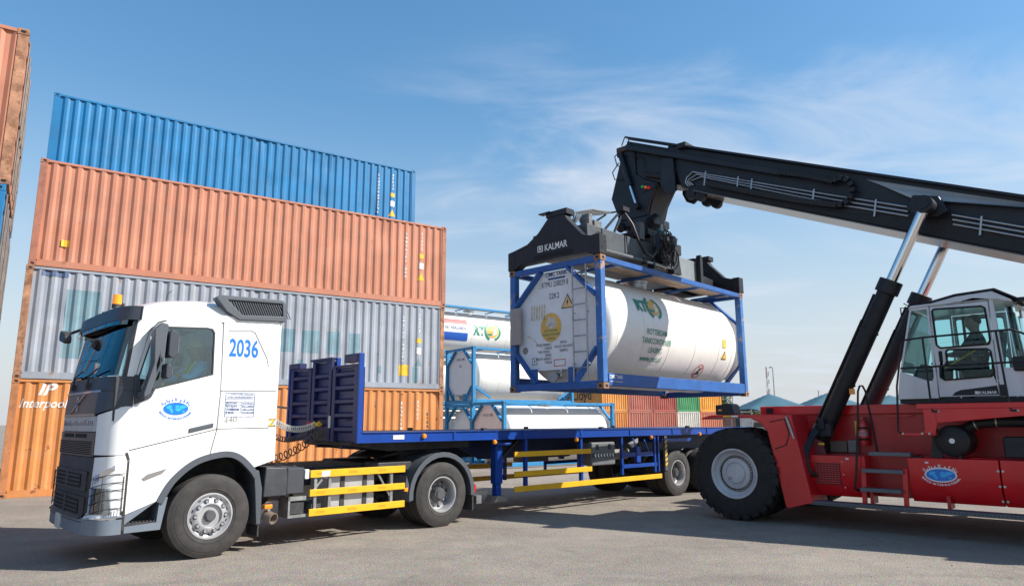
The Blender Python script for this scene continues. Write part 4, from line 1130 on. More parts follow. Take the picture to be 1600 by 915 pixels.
for s in (0, 1):
    win = [(.0, 2.425), (-.015, 3.0), (-.05, 3.055), (-.12, 3.066), (-.66, 3.035), (-.78, 2.975), (-.83, 2.86), (-.945, 2.36), (-.93, 2.16), (-.74, 2.205)]
    door = sheet('door', M_TRWHITE, [(-1.012, 1.425), (.095, 1.685), (.112, 2.2), (.085, 3.135), (.05, 3.165), (-.60, 3.135), (-.76, 3.07), (-.86, 2.95), (-.975, 2.36), (-.985, 2.0)], s, holes=[win])
    sheet('side_window', GL_WIN, [(p[0] * 1.0, p[1]) for p in win], s, .016, .021, parent=door, bevel=0)
    g = G()
    for a, b in zip(win, win[1:] + win[:1]): g.beam((a[0], sd(.012, s), a[1]), (b[0], sd(.012, s), b[1]), .03, .022, up=(0, 1, 0))
    g.build('window_seal', M_INK, door)
    g = G(); g.box(-.27, .05, sd(-.014, s), sd(.004, s), 1.675, 1.735)
    g.v = [(x, y, z + (x + .1) * .23) for x, y, z in g.v]; g.build('door_handle', M_TRIM, door, bevel=.012, seg=2)
    sheet('mirror_base', M_CABDARK, [(-1.0, 2.38), (-.94, 2.38), (-.90, 2.19), (-.73, 2.21), (-.78, 2.09), (-.97, 2.0)], s, -.03, .02, parent=door, bevel=.008)
    sheet('cant_rail', M_TRWHITE, [(-.992, 2.395), (-.980, 2.395), (-.868, 2.955), (-.768, 3.085), (-.61, 3.148), (.04, 3.178), (.92, 3.225), (.90, 3.27), (-.90, 3.25), (-.945, 3.20)], s)
    sheet('sleeper_panel', M_TRWHITE, [(.122, 2.21), (.945, 2.225), (.925, 3.21), (.10, 3.165)], s)
    # raised swage on the sleeper panel
    g = G(); pts = [(.18, 3.06), (.50, 3.085), (.56, 3.06), (.76, 2.70), (.79, 2.58)]
    for a, b in zip(pts[:-1], pts[1:]): g.beam((a[0], sd(-.002, s), a[1]), (b[0], sd(-.002, s), b[1]), .012, .018, up=(0, 1, 0))
    g.build('swage_line', M_TRWHITE, truck)
    sheet('lower_sleeper_panel', M_TRWHITE, [(.108, 1.69), (.955, 1.70), (.948, 2.215), (.124, 2.20)], s)
    sheet('rear_fender_panel', M_TRWHITE, [(.035, 1.325), (.26, 1.36), (.46, 1.30), (.64, 1.14), (.965, 1.24), (.957, 1.69), (.108, 1.68)], s)
    sheet('front_fender_panel', M_TRWHITE, [(-.955, .645), (-.55, .80), (-.53, .855), (-.42, 1.045), (-.22, 1.225), (.022, 1.32), (.095, 1.675), (-1.005, 1.415)], s)
    g = G(); q = [(p[0], p[1]) for p in [(-.56, .76)] + ARCH + [(.70, 1.02)]]
    q = smooth_line(q); up_ = []; dn_ = []
    for i_ in range(len(q)):
        a = Vector(q[max(0, i_ - 1)]); b = Vector(q[min(len(q) - 1, i_ + 1)]); nn = Vector((-(b - a).y, (b - a).x)).normalized() * .04
        up_.append((q[i_][0] + nn.x, q[i_][1] + nn.y)); dn_.append((q[i_][0] - nn.x, q[i_][1] - nn.y))
    g.prism(up_ + dn_[::-1], sd(-.022, s), sd(.06, s), 'y')
    g.build('arch_trim', M_TRIM, truck, bevel=.012, seg=2)
    inner = [(-.53, .84)] + ARCH[1:] + [(.66, .9)]
    G().slab(lambda u, v, s=s: (inner[min(7, int(u * 7))][0], sd(.04 + .55 * v, s), inner[min(7, int(u * 7))][1] + .015), lambda u, v, s=s: (inner[min(7, int(u * 7))][0], sd(.04 + .55 * v, s), inner[min(7, int(u * 7))][1] + .05), 7, 1).build('wheel_arch_liner', M_CHASSIS, truck)
    # step below the fender
    g = G(); g.prism([(-.955, .42), (-.525, .425), (-.46, .83), (-.56, .80), (-.58, .52), (-.955, .50)], sd(.0, s), sd(.34, s), 'y'); g.build('step_frame', M_BUMPER, truck, bevel=.008)
    sheet('step_cover', M_BUMPER, [(-.955, .52), (-.58, .79), (-.955, .64)], s, .01, .05)
    g = G(); g.box(-.955, -.57, sd(.02, s), sd(.34, s), .50, .54)
    for k in range(9): g.box(-.945 + k * .042, -.925 + k * .042, sd(.02, s), sd(.10, s), .54, .552)
    g.build('step_tread', M_CHASSIS, truck)
    G().box(-.955, -.50, sd(.30, s), sd(.36, s), .50, .83).build('step_back', M_CHASSIS, truck)
    sheet('fender_seam', M_CABBLACK, [(-1.02, 1.40), (-.985, 1.41), (-.955, 1.32), (-.955, .45), (-.985, .45), (-.985, 1.30)], s, -.004, .03)
    # indicator lamp
    g = G(); g.prism([(-.80, 1.075), (-.77, 1.045), (-.56, 1.125), (-.50, 1.19), (-.74, 1.125)], sd(-.006, s), sd(.004, s), 'y'); g.build('side_lamp', M_CHROME, truck)
    # dark mesh deflector on the roof edge
    dp = [(-.05, 3.50), (.02, 3.545), (.94, 3.575), (1.0, 3.50), (1.0, 3.25), (.30, 3.215), (.12, 3.31)]
    ip = [(.12, 3.485), (.93, 3.515), (.95, 3.33), (.34, 3.29)]
    df = G().prism(dp, sd(-.035, s), sd(.13, s), 'y', holes=[ip]).build('air_deflector', M_TRIM, truck, bevel=.012, seg=2)
    g = G(); g.prism(ip, sd(.02, s), sd(.05, s), 'y'); g.build('deflector_back', M_CABBLACK, df)
    g = G()
    for k in range(26):
        x = .08 + k * .036; g.beam((x, sd(-.01, s), 3.50), (x + .10, sd(-.01, s), 3.30), .012, .010, up=(0, 1, 0))
    g.build('deflector_slats', M_TRIM, df)
    # mirrors
    mo = node('mirror', truck)
    y0, y1 = sd(-.30, s), sd(-.14, s)
    g = G(); g.prism([(-.80, 3.05), (-.72, 3.03), (-.735, 2.62), (-.87, 2.14), (-.94, 2.07), (-.95, 2.14), (-.86, 2.52), (-.885, 2.95)], y0, y1, 'y', holes=[[(-.825, 2.50), (-.80, 2.62), (-.79, 2.52), (-.82, 2.42)]])
    g.build('mirror_arm', M_TRIM, mo, bevel=.014, seg=2)
    g = G(); g.beam((-.82, y1, 2.98), (-.80, sd(.02, s), 3.0), .07, .05); g.beam((-.92, y1, 2.13), (-.90, sd(.02, s), 2.13), .09, .06); g.build('mirror_bracket', M_TRIM, mo, bevel=.008)
    for (xa, xb, za, zb) in ((-.71, -.59, 2.60, 2.96), (-.72, -.64, 2.32, 2.53)):
        g = G(); g.prism([(xa, za + .03), (xa + .03, za), (xb - .02, za + .01), (xb, za + .06), (xb, zb - .08), (xb - .03, zb - .02), (xa + .02, zb), (xa, zb - .03)], sd(-.34, s), sd(-.13, s), 'y'); g.build('mirror_head', M_CABDARK, mo, bevel=.015, seg=2)
        G().box(xb - .002, xb + .004, sd(-.32, s), sd(-.15, s), za + .06, zb - .09).build('mirror_glass', M_CHROME, mo)
# --- front
patch('a_pillar', M_TRWHITE, 0, .010, 2.36, 3.24, nu=8, th=.05)
patch('a_pillar', M_TRWHITE, 2.49, 2.5, 2.36, 3.24, nu=8, th=.05)
patch('pillar_trim', M_CABBLACK, .010, .03, 2.36, 3.24, nu=6, off=.002)
patch('pillar_trim', M_CABBLACK, 2.47, 2.49, 2.36, 3.24, nu=6, off=.002)
patch('windscreen', GL_CAB, .029, 2.471, 2.37, 3.13, th=.006, nu=30, nv=10)
patch('sun_visor', M_CABDARK, .02, 2.48, 3.09, 3.275, off=.10, th=.03, nu=30, nv=6, bevel=.006)
patch('visor_film', glass('visor_tint', (.05, .10, .22), fac=.12), .10, 2.40, 3.03, 3.15, off=.09, th=.006, nu=24)
patch('scuttle_panel', M_CABDARK, 0, 2.5, 2.18, 2.36, nu=34)
for k in range(3): patch('scuttle_slot', M_CABBLACK, .005, .16, 2.245 + k * .035, 2.255 + k * .035, off=.004, nu=8, nv=1)
patch('dark_corner_panel', M_CABDARK, 0, .42, 1.99, 2.175, z0b=1.885, nu=20)
patch('dark_corner_panel', M_CABDARK, 2.08, 2.5, 1.885, 2.175, z0b=1.99, nu=20)
mk = patch('badge_panel', mat('badge_panel', (.15, .11, .082), .4, var=.05), .425, 2.075, 1.895, 2.165, nu=20)
patch('trim_strip', M_CHROME, .33, 2.17, 2.165, 2.190, off=.012, nu=24, nv=1)
patch('trim_strip', mat('bronze_trim', (.52, .40, .28), .35, .5), .42, 2.08, 1.862, 1.893, off=.010, nu=24, nv=1)
# badge: diagonal bar with an upright oval
xb = front_x(1.25, 2.03) - .012
G().beam((front_x(1.62, 2.0) - .006, 1.62, 1.90), (front_x(.9, 2.0) - .006, .90, 2.155), .016, .022, up=(1, 0, 0)).build('badge_bar', M_CHROME, truck)
g = G(); disc2(g, lambda u, w: (xb - .006, 1.26 - u, 2.03 + w), .10, .068, sx=.62); g.build('badge_ring', M_CHROME, truck, smooth=0)
G().box(xb - .012, xb - .004, 1.20, 1.32, 2.018, 2.042).build('badge_plate', mat('badge_blue', (.02, .06, .2), .4), truck)
patch('front_corner_panel', M_TRWHITE, 0, .33, 1.375, 1.98, z1b=1.87, nu=20, nv=8)
patch('front_corner_panel', M_TRWHITE, 2.17, 2.5, 1.375, 1.87, z1b=1.98, nu=20, nv=8)
patch('name_strip', mat('name_strip', (.50, .48, .46), .4, .2, var=.1, scale=9, dust=.25), .335, 2.165, 1.665, 1.858, nu=20)
g = G(); rs = random.Random(5)
for k in range(22):
    y = .46 + k * .075; h = rs.uniform(.03, .075)
    g.box(front_x(y, 1.75) - .004, front_x(y, 1.75) + .01, y - .012, y + rs.uniform(.0, .02), 1.74, 1.74 + h)
g.build('worn_front_letters', mat('worn_letters', (.20, .18, .20), .5), truck)
# upper grille
ug = patch('upper_grille', mat('bronze_grille', (.14, .10, .075), .45, var=.08, dust=.1), .335, 2.165, 1.355, 1.655, off=.012, nu=20)
g = G()
for r_ in range(8):
    for k in range(38):
        y = .40 + k * .0465 + (.023 if r_ % 2 else 0); z = 1.375 + r_ * .022
        g.box(front_x(y, z) - .017, front_x(y, z) - .008, y - .013, y + .013, z, z + .012)
g.build('grille_mesh', M_HOLE, ug)
patch('grille_slot', M_HOLE, .62, 1.15, 1.585, 1.635, off=.018, nu=10, nv=1, th=.02); patch('grille_slot', M_HOLE, 1.25, 1.8, 1.585, 1.635, off=.018, nu=10, nv=1, th=.02)
# lower grille with two framed openings
lg = patch('lower_grille', M_CABBLACK, .36, 2.14, .56, 1.345, off=.006, nu=24, nv=10, y0b=.30, y1b=2.20)
for (za, zb) in ((.92, 1.17), (.60, .86)):
    fr = patch('grille_frame', M_CABBLACK, .42, 2.08, za, zb, off=.03, th=.03, nu=20, bevel=.006)
    patch('grille_opening', M_HOLE, .60, 1.90, za + .045, zb - .035, off=.036, th=.02, nu=16)
    for k in range(3):
        z = za + .075 + k * .05; patch('grille_slat', M_CABBLACK, .60, 1.90, z, z + .022, off=.046, th=.02, nu=16, nv=1)
    patch('grille_bar', M_CABBLACK, 1.2, 1.3, za + .04, zb - .03, off=.044, th=.02, nu=4, nv=1)
# headlights, their surrounds and stone guards
for s in (0, 1):
    yy = lambda a: a if s == 0 else 2.5 - a
    def hp(name, m, a, b, z0, z1, a2=None, b2=None, z0b=None, z1b=None, **k):
        if s == 0: return patch(name, m, a, b, z0, z1, y0b=a2, y1b=b2, z0b=z0b, z1b=z1b, **k)
        return patch(name, m, 2.5 - b, 2.5 - a, z0 if z0b is None else z0b, z1 if z1b is None else z1b, y0b=None if b2 is None else 2.5 - b2, y1b=None if a2 is None else 2.5 - a2,
                     z0b=z0, z1b=z1, **k)
    hp('headlight_surround', M_TRWHITE, 0, .36, .64, 1.37, b2=.30, z0b=.60, z1b=1.345, nu=16, nv=10)
    hl = hp('headlight', M_CHROME, .03, .30, .665, .97, a2=.045, nu=14, nv=6, off=.006)
    hp('headlight_lens', GL_HEAD, .025, .305, .66, .975, a2=.04, nu=14, nv=6, off=.024, th=.006, parent=hl)
    for (za, zb) in ((.70, .79), (.83, .92)): hp('lamp_reflector', mat('lamp_blue_grey', (.10, .16, .26), .15, .6), .07, .20, za, zb, nu=6, nv=2, off=.014, th=.01, parent=hl)
    hp('daylight_strip', M_CHROME, .02, .24, 1.19, 1.25, z0b=1.02, z1b=1.12, nu=10, nv=2, off=.008)
    g = G()
    for z in (.69, .80, .91, 1.0, 1.1):
        pts = []
        for k in range(10):
            a = .006 + (.34 - .006) * k / 9; p = front_pt(t_of_y(a), z + .10 * (1 - k / 9) - .05, .05); pts.append((p[0], yy(p[1]), p[2]))
        g.tube(pts, .005, 5)
    for a in (.02, .10, .22, .33):
        pts = [front_pt(t_of_y(a), z, .05) for z in (.66, .8, .95, 1.12)]; g.tube([(p[0], yy(p[1]), p[2]) for p in pts], .005, 5)
    g.build('stone_guard', M_CHASSIS, hl)
    hp('bumper_corner', M_BUMPER, 0, .40, .615, .72, z1b=.60, nu=16, nv=3)
    g = G(); p = front_pt(t_of_y(.004), .67, .012); g.cyl((p[0], yy(p[1]) , .67), (p[0] - .0, yy(p[1] + .03), .67), .028, n=12); g.build('tow_cap', M_HOLE, truck)
patch('bumper', M_BUMPER, 0, 2.5, .415, .60, nu=36, th=.05, bevel=.012)
G().box(front_x(1.5, .5) - .014, front_x(1.5, .5) - .002, 1.25, 1.55, .40, .60).build('number_plate', mat('plate', (.55, .54, .5), .5, var=.15, scale=12), truck)
for y in (.9, 1.7):
    g = G(); g.tube([(front_x(y, 2.28) - .02, y, 2.27), (front_x(y, 2.4) - .05, y - .1, 2.40), (front_x(y, 2.4) - .05, y - .55, 2.47)], .012, 6); g.box(front_x(y, 2.3) - .05, front_x(y, 2.3) + .02, y - .05, y + .05, 2.22, 2.30)
    g.build('wiper', M_CABBLACK, truck)
g = G(); g.prism([(-1.28, 2.42), (-1.24, 2.42), (-1.24, 2.56), (-1.28, 2.56)], .72, .78, 'y'); g.build('wiper_post', M_CHROME, truck)
# front mirror on an arm at the far top corner
g = G(); g.tube([(-1.12, 2.35, 3.20), (-1.32, 2.45, 3.10), (-1.42, 2.35, 3.06)], .022, 8); g.build('kerb_mirror_arm', M_CABBLACK, truck)
km = G(); km.prism([(2.00, 2.95), (2.04, 2.92), (2.34, 2.98), (2.38, 3.03), (2.36, 3.11), (2.30, 3.14), (2.06, 3.07), (2.0, 3.02)], -1.44, -1.34, 'x'); km.build('kerb_mirror', M_CABBLACK, truck, bevel=.03, seg=3)
# --- roof, rear wall, floor, interior
def roof_f(u, v):
    y = 0.005 + 2.49 * v; k = abs((y - 1.25) / 1.245)
    xf = front_x(min(2.49, max(.01, y)), 3.24) + .0
    x = xf + (0.965 - xf) * u
    zc_ = 3.25 + .24 * (1 - (1 - min(1, u * 2.4)) ** 2.2)
    if u > .42: zc_ += .02
    z0 = 3.13 + .11 * min(1, u * 1.1)
    return (x, y, z0 + (zc_ - z0) * (1 - k ** 5) ** .42)
G().slab(lambda u, v: roof_f(u, v), lambda u, v: tuple(Vector(roof_f(u, v)) - Vector((0, 0, .03))), 26, 36).build('roof', M_TRWHITE, truck, smooth=50)
G().box(.935, .972, .035, 2.465, 1.22, 3.24).build('rear_wall', M_TRWHITE, truck, bevel=.01)
G().box(-1.0, .93, .06, 2.44, 1.40, 1.44).build('cab_floor', M_CHASSIS, truck)
G().box(.16, .20, .04, 2.46, 1.44, 3.15).build('bulkhead', mat('cab_trim_brightened', (.62, .64, .64), .8), truck)  # trim tone made pale to brighten the dim cab interior
G().prism([(-1.18, 1.5), (-.75, 1.5), (-.72, 2.18), (-.82, 2.33), (-1.20, 2.36)], .05, 2.45, 'y').build('dashboard', mat('dash_dark', (.05, .05, .055), .7), truck, bevel=.02)
sw = G(); sw.lathe([(.20, -.015), (.215, 0), (.20, .015), (.185, 0)], (-.62, .62, 2.36), (-.55, 0, .83), n=30, closed=True); sw.beam((-.62 - .11, .62, 2.36 - .16 + .1), (-.62 + .1, .62, 2.36 + .07), .04, .03); sw.cyl((-.62, .62, 2.36), (-.80, .62, 2.15), .03, n=10)
sw.build('steering_wheel', M_CABBLACK, truck)
for yc in (.62, 1.88):
    g = G(); g.box(-.32, .14, yc - .25, yc + .25, 1.75, 1.93); g.build('seat', mat('seat_grey', (.11, .115, .12), .85), truck, bevel=.04, seg=2)
    g = G(); g.prism([(.02, 1.9), (.15, 1.9), (.155, 2.62), (.06, 2.62)], yc - .23, yc + .23, 'y'); g.prism([(.06, 2.66), (.14, 2.66), (.14, 2.86), (.07, 2.86)], yc - .13, yc + .13, 'y'); g.build('seat_back', MATS['seat_grey'], truck, bevel=.03, seg=2)
# beacon, marker lamps, aerial
bc = G().cyl((-.97, 1.28, 3.40), (-.97, 1.28, 3.46), .065, n=16).build('beacon_base', M_CHASSIS, truck)
G().cyl((-.97, 1.28, 3.46), (-.97, 1.28, 3.60), .062, .056, n=20).build('beacon_lens', emis('beacon_amber', (1.0, .30, .02), 0.35, (.85, .26, .01)), bc, smooth=40)
for y in (.62, .95, 1.6, 1.9): G().lathe([(0, .05), (.02, .045), (.03, .0)], (front_x(y, 3.3) + .06, y, 3.335), (0, 0, 1), n=8).build('marker_lamp', M_CABBLACK, truck)
g = G(); g.tube([(-.45, .85, 3.46), (-.42, .85, 3.62), (-.37, .85, 3.68)], .006, 5); g.tube([(-.42, 1.0, 3.47), (-.3, .95, 3.53), (-.15, .9, 3.47)], .01, 5); g.build('aerial', M_CABBLACK, truck)
# --- cab lettering
Y0 = -.0035
lettering('2036', .345, truck, M_LOGOB, lambda u, w: (.405 + u, Y0, 2.70 + w), name='fleet_number', bold=.022, xs=.62)
globe_logo(truck, -.455, 1.955, Y0, .158, .083)
g = G(); frame2(g, lambda u, w: (.40 + u, Y0, 2.02 + w), -.21, .21, -.17, .165, .006)
for w in (.11, .075, .035, -.01, -.055, -.10): g.add([(.19, Y0, 2.02 + w), (.61, Y0, 2.02 + w), (.61, Y0, 2.024 + w), (.19, Y0, 2.024 + w)], [(0, 1, 2, 3)])
g.add([(.415, Y0, 1.92), (.419, Y0, 1.92), (.419, Y0, 2.055), (.415, Y0, 2.055)], [(0, 1, 2, 3)])
for k, s_ in enumerate(('JEDDAH', 'RIYADH', 'DAMMAM', 'JUBAIL')): lettering(s_, .042, None, None, lambda u, w, k=k: (.205 + u, Y0, 2.026 - k * .0445 + w), g=g, align='LEFT', bold=.01)
rs = random.Random(9)
for k in range(4):
    for j in range(12): u = .43 + j * .0145; z = 2.028 - k * .0445; h = rs.uniform(.012, .026); g.add([(u, Y0, z), (u + .008, Y0, z), (u + .008, Y0, z + h), (u, Y0, z + h)], [(0, 1, 2, 3)])
for j in range(22):
    for w in (.135, .09): u = .215 + j * .0168; h = rs.uniform(.008, .02); g.add([(u, Y0, 2.02 + w), (u + .010, Y0, 2.02 + w), (u + .010, Y0, 2.02 + w + h), (u, Y0, 2.02 + w + h)], [(0, 1, 2, 3)])
g.build('address_table', M_INKB, truck, smooth=0, fixn=False)
lettering('440', .11, truck, M_RIMD, lambda u, w: (.28 + u, Y0, 1.775 + w + u * .12), name='power_badge', xs=1.15)
G().add([(.83, Y0, 1.66), (.93, Y0, 1.66), (.93, Y0, 1.82), (.83, Y0, 1.82)], [(0, 1, 2, 3)]).build('sticker', M_WHITEP, truck, smooth=0, fixn=False)
lettering('Z', .13, truck, M_YEL, lambda u, w: (.88 + u, Y0 - .003, 1.725 + w), name='sticker_letter', bold=.03)
g = lettering('Z', .145, None, M_INK, lambda u, w: (.885 + u, Y0 - .0015, 1.718 + w), bold=.06, g=G()); g.build('sticker_letter_back', M_INK, truck, smooth=0, fixn=False)  # black print behind the yellow letter
# thin pressed lines on the lower cab
g = G()
for (xa, za, xb_, zb) in ((-.99, 1.30, .02, 1.50), (.11, 1.78, .95, 1.95), (.10, 1.54, .95, 1.58)): g.beam((xa, -.0005, za), (xb_, -.0005, zb), .004, .008, up=(0, 1, 0))
g.build('pressed_lines', mat('pressed_line', (.66, .66, .65), .4), truck)
# --- chassis
G().box(-.9, 5.15, .80, .87, .78, 1.05).build('frame_rail', M_CHASSIS, truck); G().box(-.9, 5.15, 1.63, 1.70, .78, 1.05).build('frame_rail', M_CHASSIS, truck)
for x in (-.8, .9, 2.2, 3.4, 4.6, 5.1): G().box(x, x + .08, .87, 1.63, .82, 1.02).build('cross_member', M_CHASSIS, truck)
G().box(-.7, .8, .9, 1.6, .55, 1.35).build('engine', M_CHASSIS, truck)
G().cyl((.08, .35, .54), (.08, 2.15, .54), .07, n=12).build('front_axle', M_CHASSIS, truck)
G().cyl((4.05, .3, .54), (4.05, 2.2, .54), .12, n=12).build('rear_axle', M_CHASSIS, truck)
G().lathe([(0, -.28), (.2, -.2), (.26, 0), (.2, .2), (0, .28)], (4.05, 1.25, .56), (0, 1, 0), n=20).build('differential', M_CHASSIS, truck)
wheel(truck, (.10, .175, .54), .54, .36, .295, 'steer', -1); wheel(truck, (.10, 2.325, .54), .54, .36, .295, 'steer', 1)
wheel(truck, (4.05, .17, .54), .54, .31, .295, 'drive', -1); wheel(truck, (4.05, .52, .54), .54, .31, .295, 'drive', 1)
wheel(truck, (4.05, 2.33, .54), .54, .31, .295, 'drive', 1); wheel(truck, (4.05, 1.98, .54), .54, .31, .295, 'drive', -1)
for s in (0, 1):
    # rear mudguard
    def arcp(a, r): return (4.05 + r * math.cos(a), .54 + r * math.sin(a))
    out = [arcp(R(185 - 190 * k / 16), .70) for k in range(17)]; inn = [arcp(R(-5 + 190 * k / 16), .655) for k in range(17)]
    g = G().prism(out + inn, sd(.02, s), sd(.66, s), 'y'); g.build('mudguard', M_TRIM, truck, smooth=30)
    for a0 in (0, 1):
        q = [arcp(R(185 - 190 * k / 16), .715) for k in range(17)] + [arcp(R(-5 + 190 * k / 16), .63) for k in range(17)]
    g = G().prism(q, sd(.0, s), sd(.03, s), 'y'); g.build('mudguard_lip', M_TRIM, truck, bevel=.006)
    G().prism([(3.30, .90), (3.42, .55), (3.40, .46), (3.36, .46), (3.28, .75)], sd(.03, s), sd(.6, s), 'y').build('mudguard_bracket', M_TRIM, truck, bevel=.008)
    G().box(4.73, 4.76, sd(.03, s), sd(.64, s), .22, .52).build('mud_flap', M_CHASSIS, truck)
    # front wheel rear mudguard
    G().prism([(.66, 1.12), (.74, 1.10), (.80, .85), (.80, .36), (.74, .36), (.70, .80)], sd(.0, s), sd(.42, s), 'y').build('front_mudguard', M_TRIM, truck, bevel=.01)
    G().box(.77, .79, sd(.02, s), sd(.40, s), .20, .37).build('mud_flap', M_CHASSIS, truck)
    # side guards
    for (za, zb) in ((.955, 1.065), (.685, .785), (.40, .505)):
        G().box(1.54, 3.25, sd(.0, s), sd(.03, s), za, zb).build('side_guard', M_GUARD, truck, bevel=.006)
    if s == 0:
        g = G()
        for zz in (1.01, .735, .452):
            for x in (1.72, 2.26, 2.80): frame2(g, lambda u, w: (x + u, -.0035, zz + w), -.07, .07, -.012, .012, .004)
        g.build('guard_stencil', mat('stencil_brown', (.30, .17, .02), .6), truck, smooth=0, fixn=False)['kind'] = 'stuff'
        G().add([(1.72, -.004, .965), (1.86, -.004, .97), (1.86, -.004, 1.05), (1.72, -.004, 1.045)], [(0, 1, 2, 3)]).build('guard_label', M_WHITEP, truck, smooth=0, fixn=False)
    for x in (1.62, 1.86, 2.98): G().box(x, x + .05, sd(.031, s), sd(.075, s), .40, 1.05).build('guard_post', M_GALV, truck, bevel=.004)
    ft = G(); ft.prism([(1.90, .50), (1.95, .45), (2.67, .45), (2.72, .50), (2.72, .93), (2.67, .98), (1.95, .98), (1.90, .93)], sd(.10, s), sd(.70, s), 'y'); ft = ft.build('fuel_tank', M_ALU, truck, bevel=.02, seg=2)
    for x in (2.10, 2.50): G().box(x, x + .07, sd(.085, s), sd(.71, s), .44, .99).build('tank_strap', M_CHASSIS, ft)
    g = G(); g.beam((1.57, sd(.04, s), .72), (1.75, sd(.04, s), .92), .02, .03); g.beam((2.75, sd(.05, s), .95), (2.98, sd(.05, s), .60), .02, .03); g.build('guard_brace', M_GALV, truck)
    G().cyl((1.70, sd(.12, s), .52), (1.70, sd(.5, s), .52), .12, n=18).build('air_tank', M_PLASTIC, truck)
    G().box(3.25, 3.32, sd(.01, s), sd(.05, s), .64, .70).build('side_marker', M_AMBER, truck, bevel=.006)
    # boxes behind the cab
    g = G(); g.prism([(.84, .72), (1.20, .72), (1.22, 1.0), (1.18, 1.12), (.86, 1.14)], sd(.05, s), sd(.60, s), 'y'); g.build('air_filter_box', M_PLASTIC, truck, bevel=.02, seg=2)
    G().box(1.19, 1.46, sd(.04, s), sd(.58, s), .74, 1.11).build('silencer_box', mat('silencer_grey', (.045, .049, .058), .6, bump=.3, bscale=120), truck, bevel=.015)
    g = G(); g.box(1.22, 1.50, sd(.03, s), sd(.35, s), .40, .44); g.box(1.22, 1.25, sd(.03, s), sd(.35, s), .44, .70); g.box(1.22, 1.50, sd(.03, s), sd(.12, s), .64, .70); g.build('battery_tray', M_GALV, truck)
    G().box(1.27, 1.48, sd(.06, s), sd(.33, s), .45, .62).build('battery', M_CHASSIS, truck)
    G().box(1.46, 1.53, sd(.02, s), sd(.10, s), .94, 1.08).build('filter_cap', M_WHITEP, truck, bevel=.01)
G().box(.86, .98, .02, .10, .56, .62).build('side_marker', M_AMBER, truck, bevel=.008)
g = G(); g.lathe([(.055, .0), (.075, .02), (.078, .34), (.066, .34), (.06, .05)], (.88, .30, .50), (.35, -1, -.25), n=20); g.build('exhaust_pipe', mat('exhaust', (.36, .29, .23), .5, .5, var=.2), truck, smooth=40)
G().box(.85, 1.0, .12, .36, .44, .56).build('exhaust_joint', M_GALV, truck, bevel=.01)
# deck plates behind the cab, fifth wheel
g = G(); g.box(1.05, 3.0, .75, 1.75, 1.06, 1.085); g.build('chassis_deck', M_CHASSIS, truck)
for k in range(10): G().box(1.1 + k * .18, 1.17 + k * .18, .78, 1.72, 1.086, 1.10).build('deck_rib', M_CHASSIS, truck)
g = G(); g.prism([(3.2, 1.16), (3.6, 1.27), (4.5, 1.27), (4.7, 1.20), (4.7, 1.17), (3.6, 1.20)], .75, 1.75, 'y'); g.box(3.7, 4.3, .80, .95, 1.05, 1.20); g.box(3.7, 4.3, 1.55, 1.70, 1.05, 1.20); g.build('fifth_wheel', M_CHASSIS, truck, bevel=.006)
g = G(); g.box(2.9, 3.6, .3, .75, .95, 1.12); g.box(2.9, 3.6, 1.75, 2.2, .95, 1.12); g.build('air_bags_cover', M_CHASSIS, truck, bevel=.03)
g = G(); g.box(4.8, 5.15, .1, 2.4, .45, .53); g.build('rear_bar', M_CHASSIS, truck)
G().box(4.80, 4.84, .05, .16, .52, .66).build('tail_lamp', M_REDLENS, truck, bevel=.006); G().box(4.80, 4.84, 2.34, 2.45, .52, .66).build('tail_lamp', M_REDLENS, truck, bevel=.006)
G().box(4.84, 4.96, .04, .14, .32, .46).build('tail_bracket', M_GALV, truck)
# rear of cab: pipe stack, bar and coil hoses
g = G()
for k in range(30): g.lathe([(.032, -.012), (.05, 0), (.032, .012)], (1.03, .26, 2.05 + k * .038), (0, 0, 1), n=10)
g.cyl((1.03, .26, 1.3), (1.03, .26, 3.2), .03, n=8); g.build('intake_bellows', M_CHASSIS, truck)
G().beam((.98, .35, 2.02), (1.55, .9, 2.0), .03, .03).build('hose_bar', M_CHASSIS, truck)
def coil(a, b, sag, n, r, rr, m, name='coil_hose'):
    a = Vector(a); b = Vector(b); pts = []; k = n * 10; d = (b - a).normalized(); u = Vector((0, 0, 1)); sdv = d.cross(u).normalized()
    for i in range(k + 1):
        q = i / k; c = a.lerp(b, q) - Vector((0, 0, sag * 4 * q * (1 - q))); an = 2 * PI * n * q
        pts.append(c + sdv * r * math.cos(an) + u * r * math.sin(an))
    G().tube(pts, rr, 5).build(name, m, truck, smooth=60)
coil((1.0, .55, 1.93), (2.28, 1.35, 1.74), .16, 26, .046, .0085, mat('pale_hose', (.50, .50, .46), .5))
coil((1.0, .75, 1.78), (2.28, 1.45, 1.66), .22, 24, .040, .008, M_CABBLACK)
coil((1.05, .85, 1.16), (2.28, 1.15, 1.60), .10, 14, .065, .010, M_CABBLACK)
M_DSHIRT = mat('driver_blue_shirt', (.16, .55, .78), .8, var=.1); M_TROUS = mat('dark_trousers', (.03, .035, .05), .85)
seated_person('truck driver in a blue shirt, yellow braces and a tan cap, arm on the sill', T0 + Vector((math.sin(TYAW), math.cos(TYAW), 0)) * (-.08) + Vector((-math.cos(TYAW), math.sin(TYAW), 0)) * .46 + Vector((0, 0, 2.06)),
              TYAW + PI, M_DSHIRT, M_TROUS, mat('tan_cap', (.62, .50, .32), .8), (.40, .33, .37), (.50, -.16, .34), vest=mat('hi_vis_yellow', (.62, .68, .03), .6))
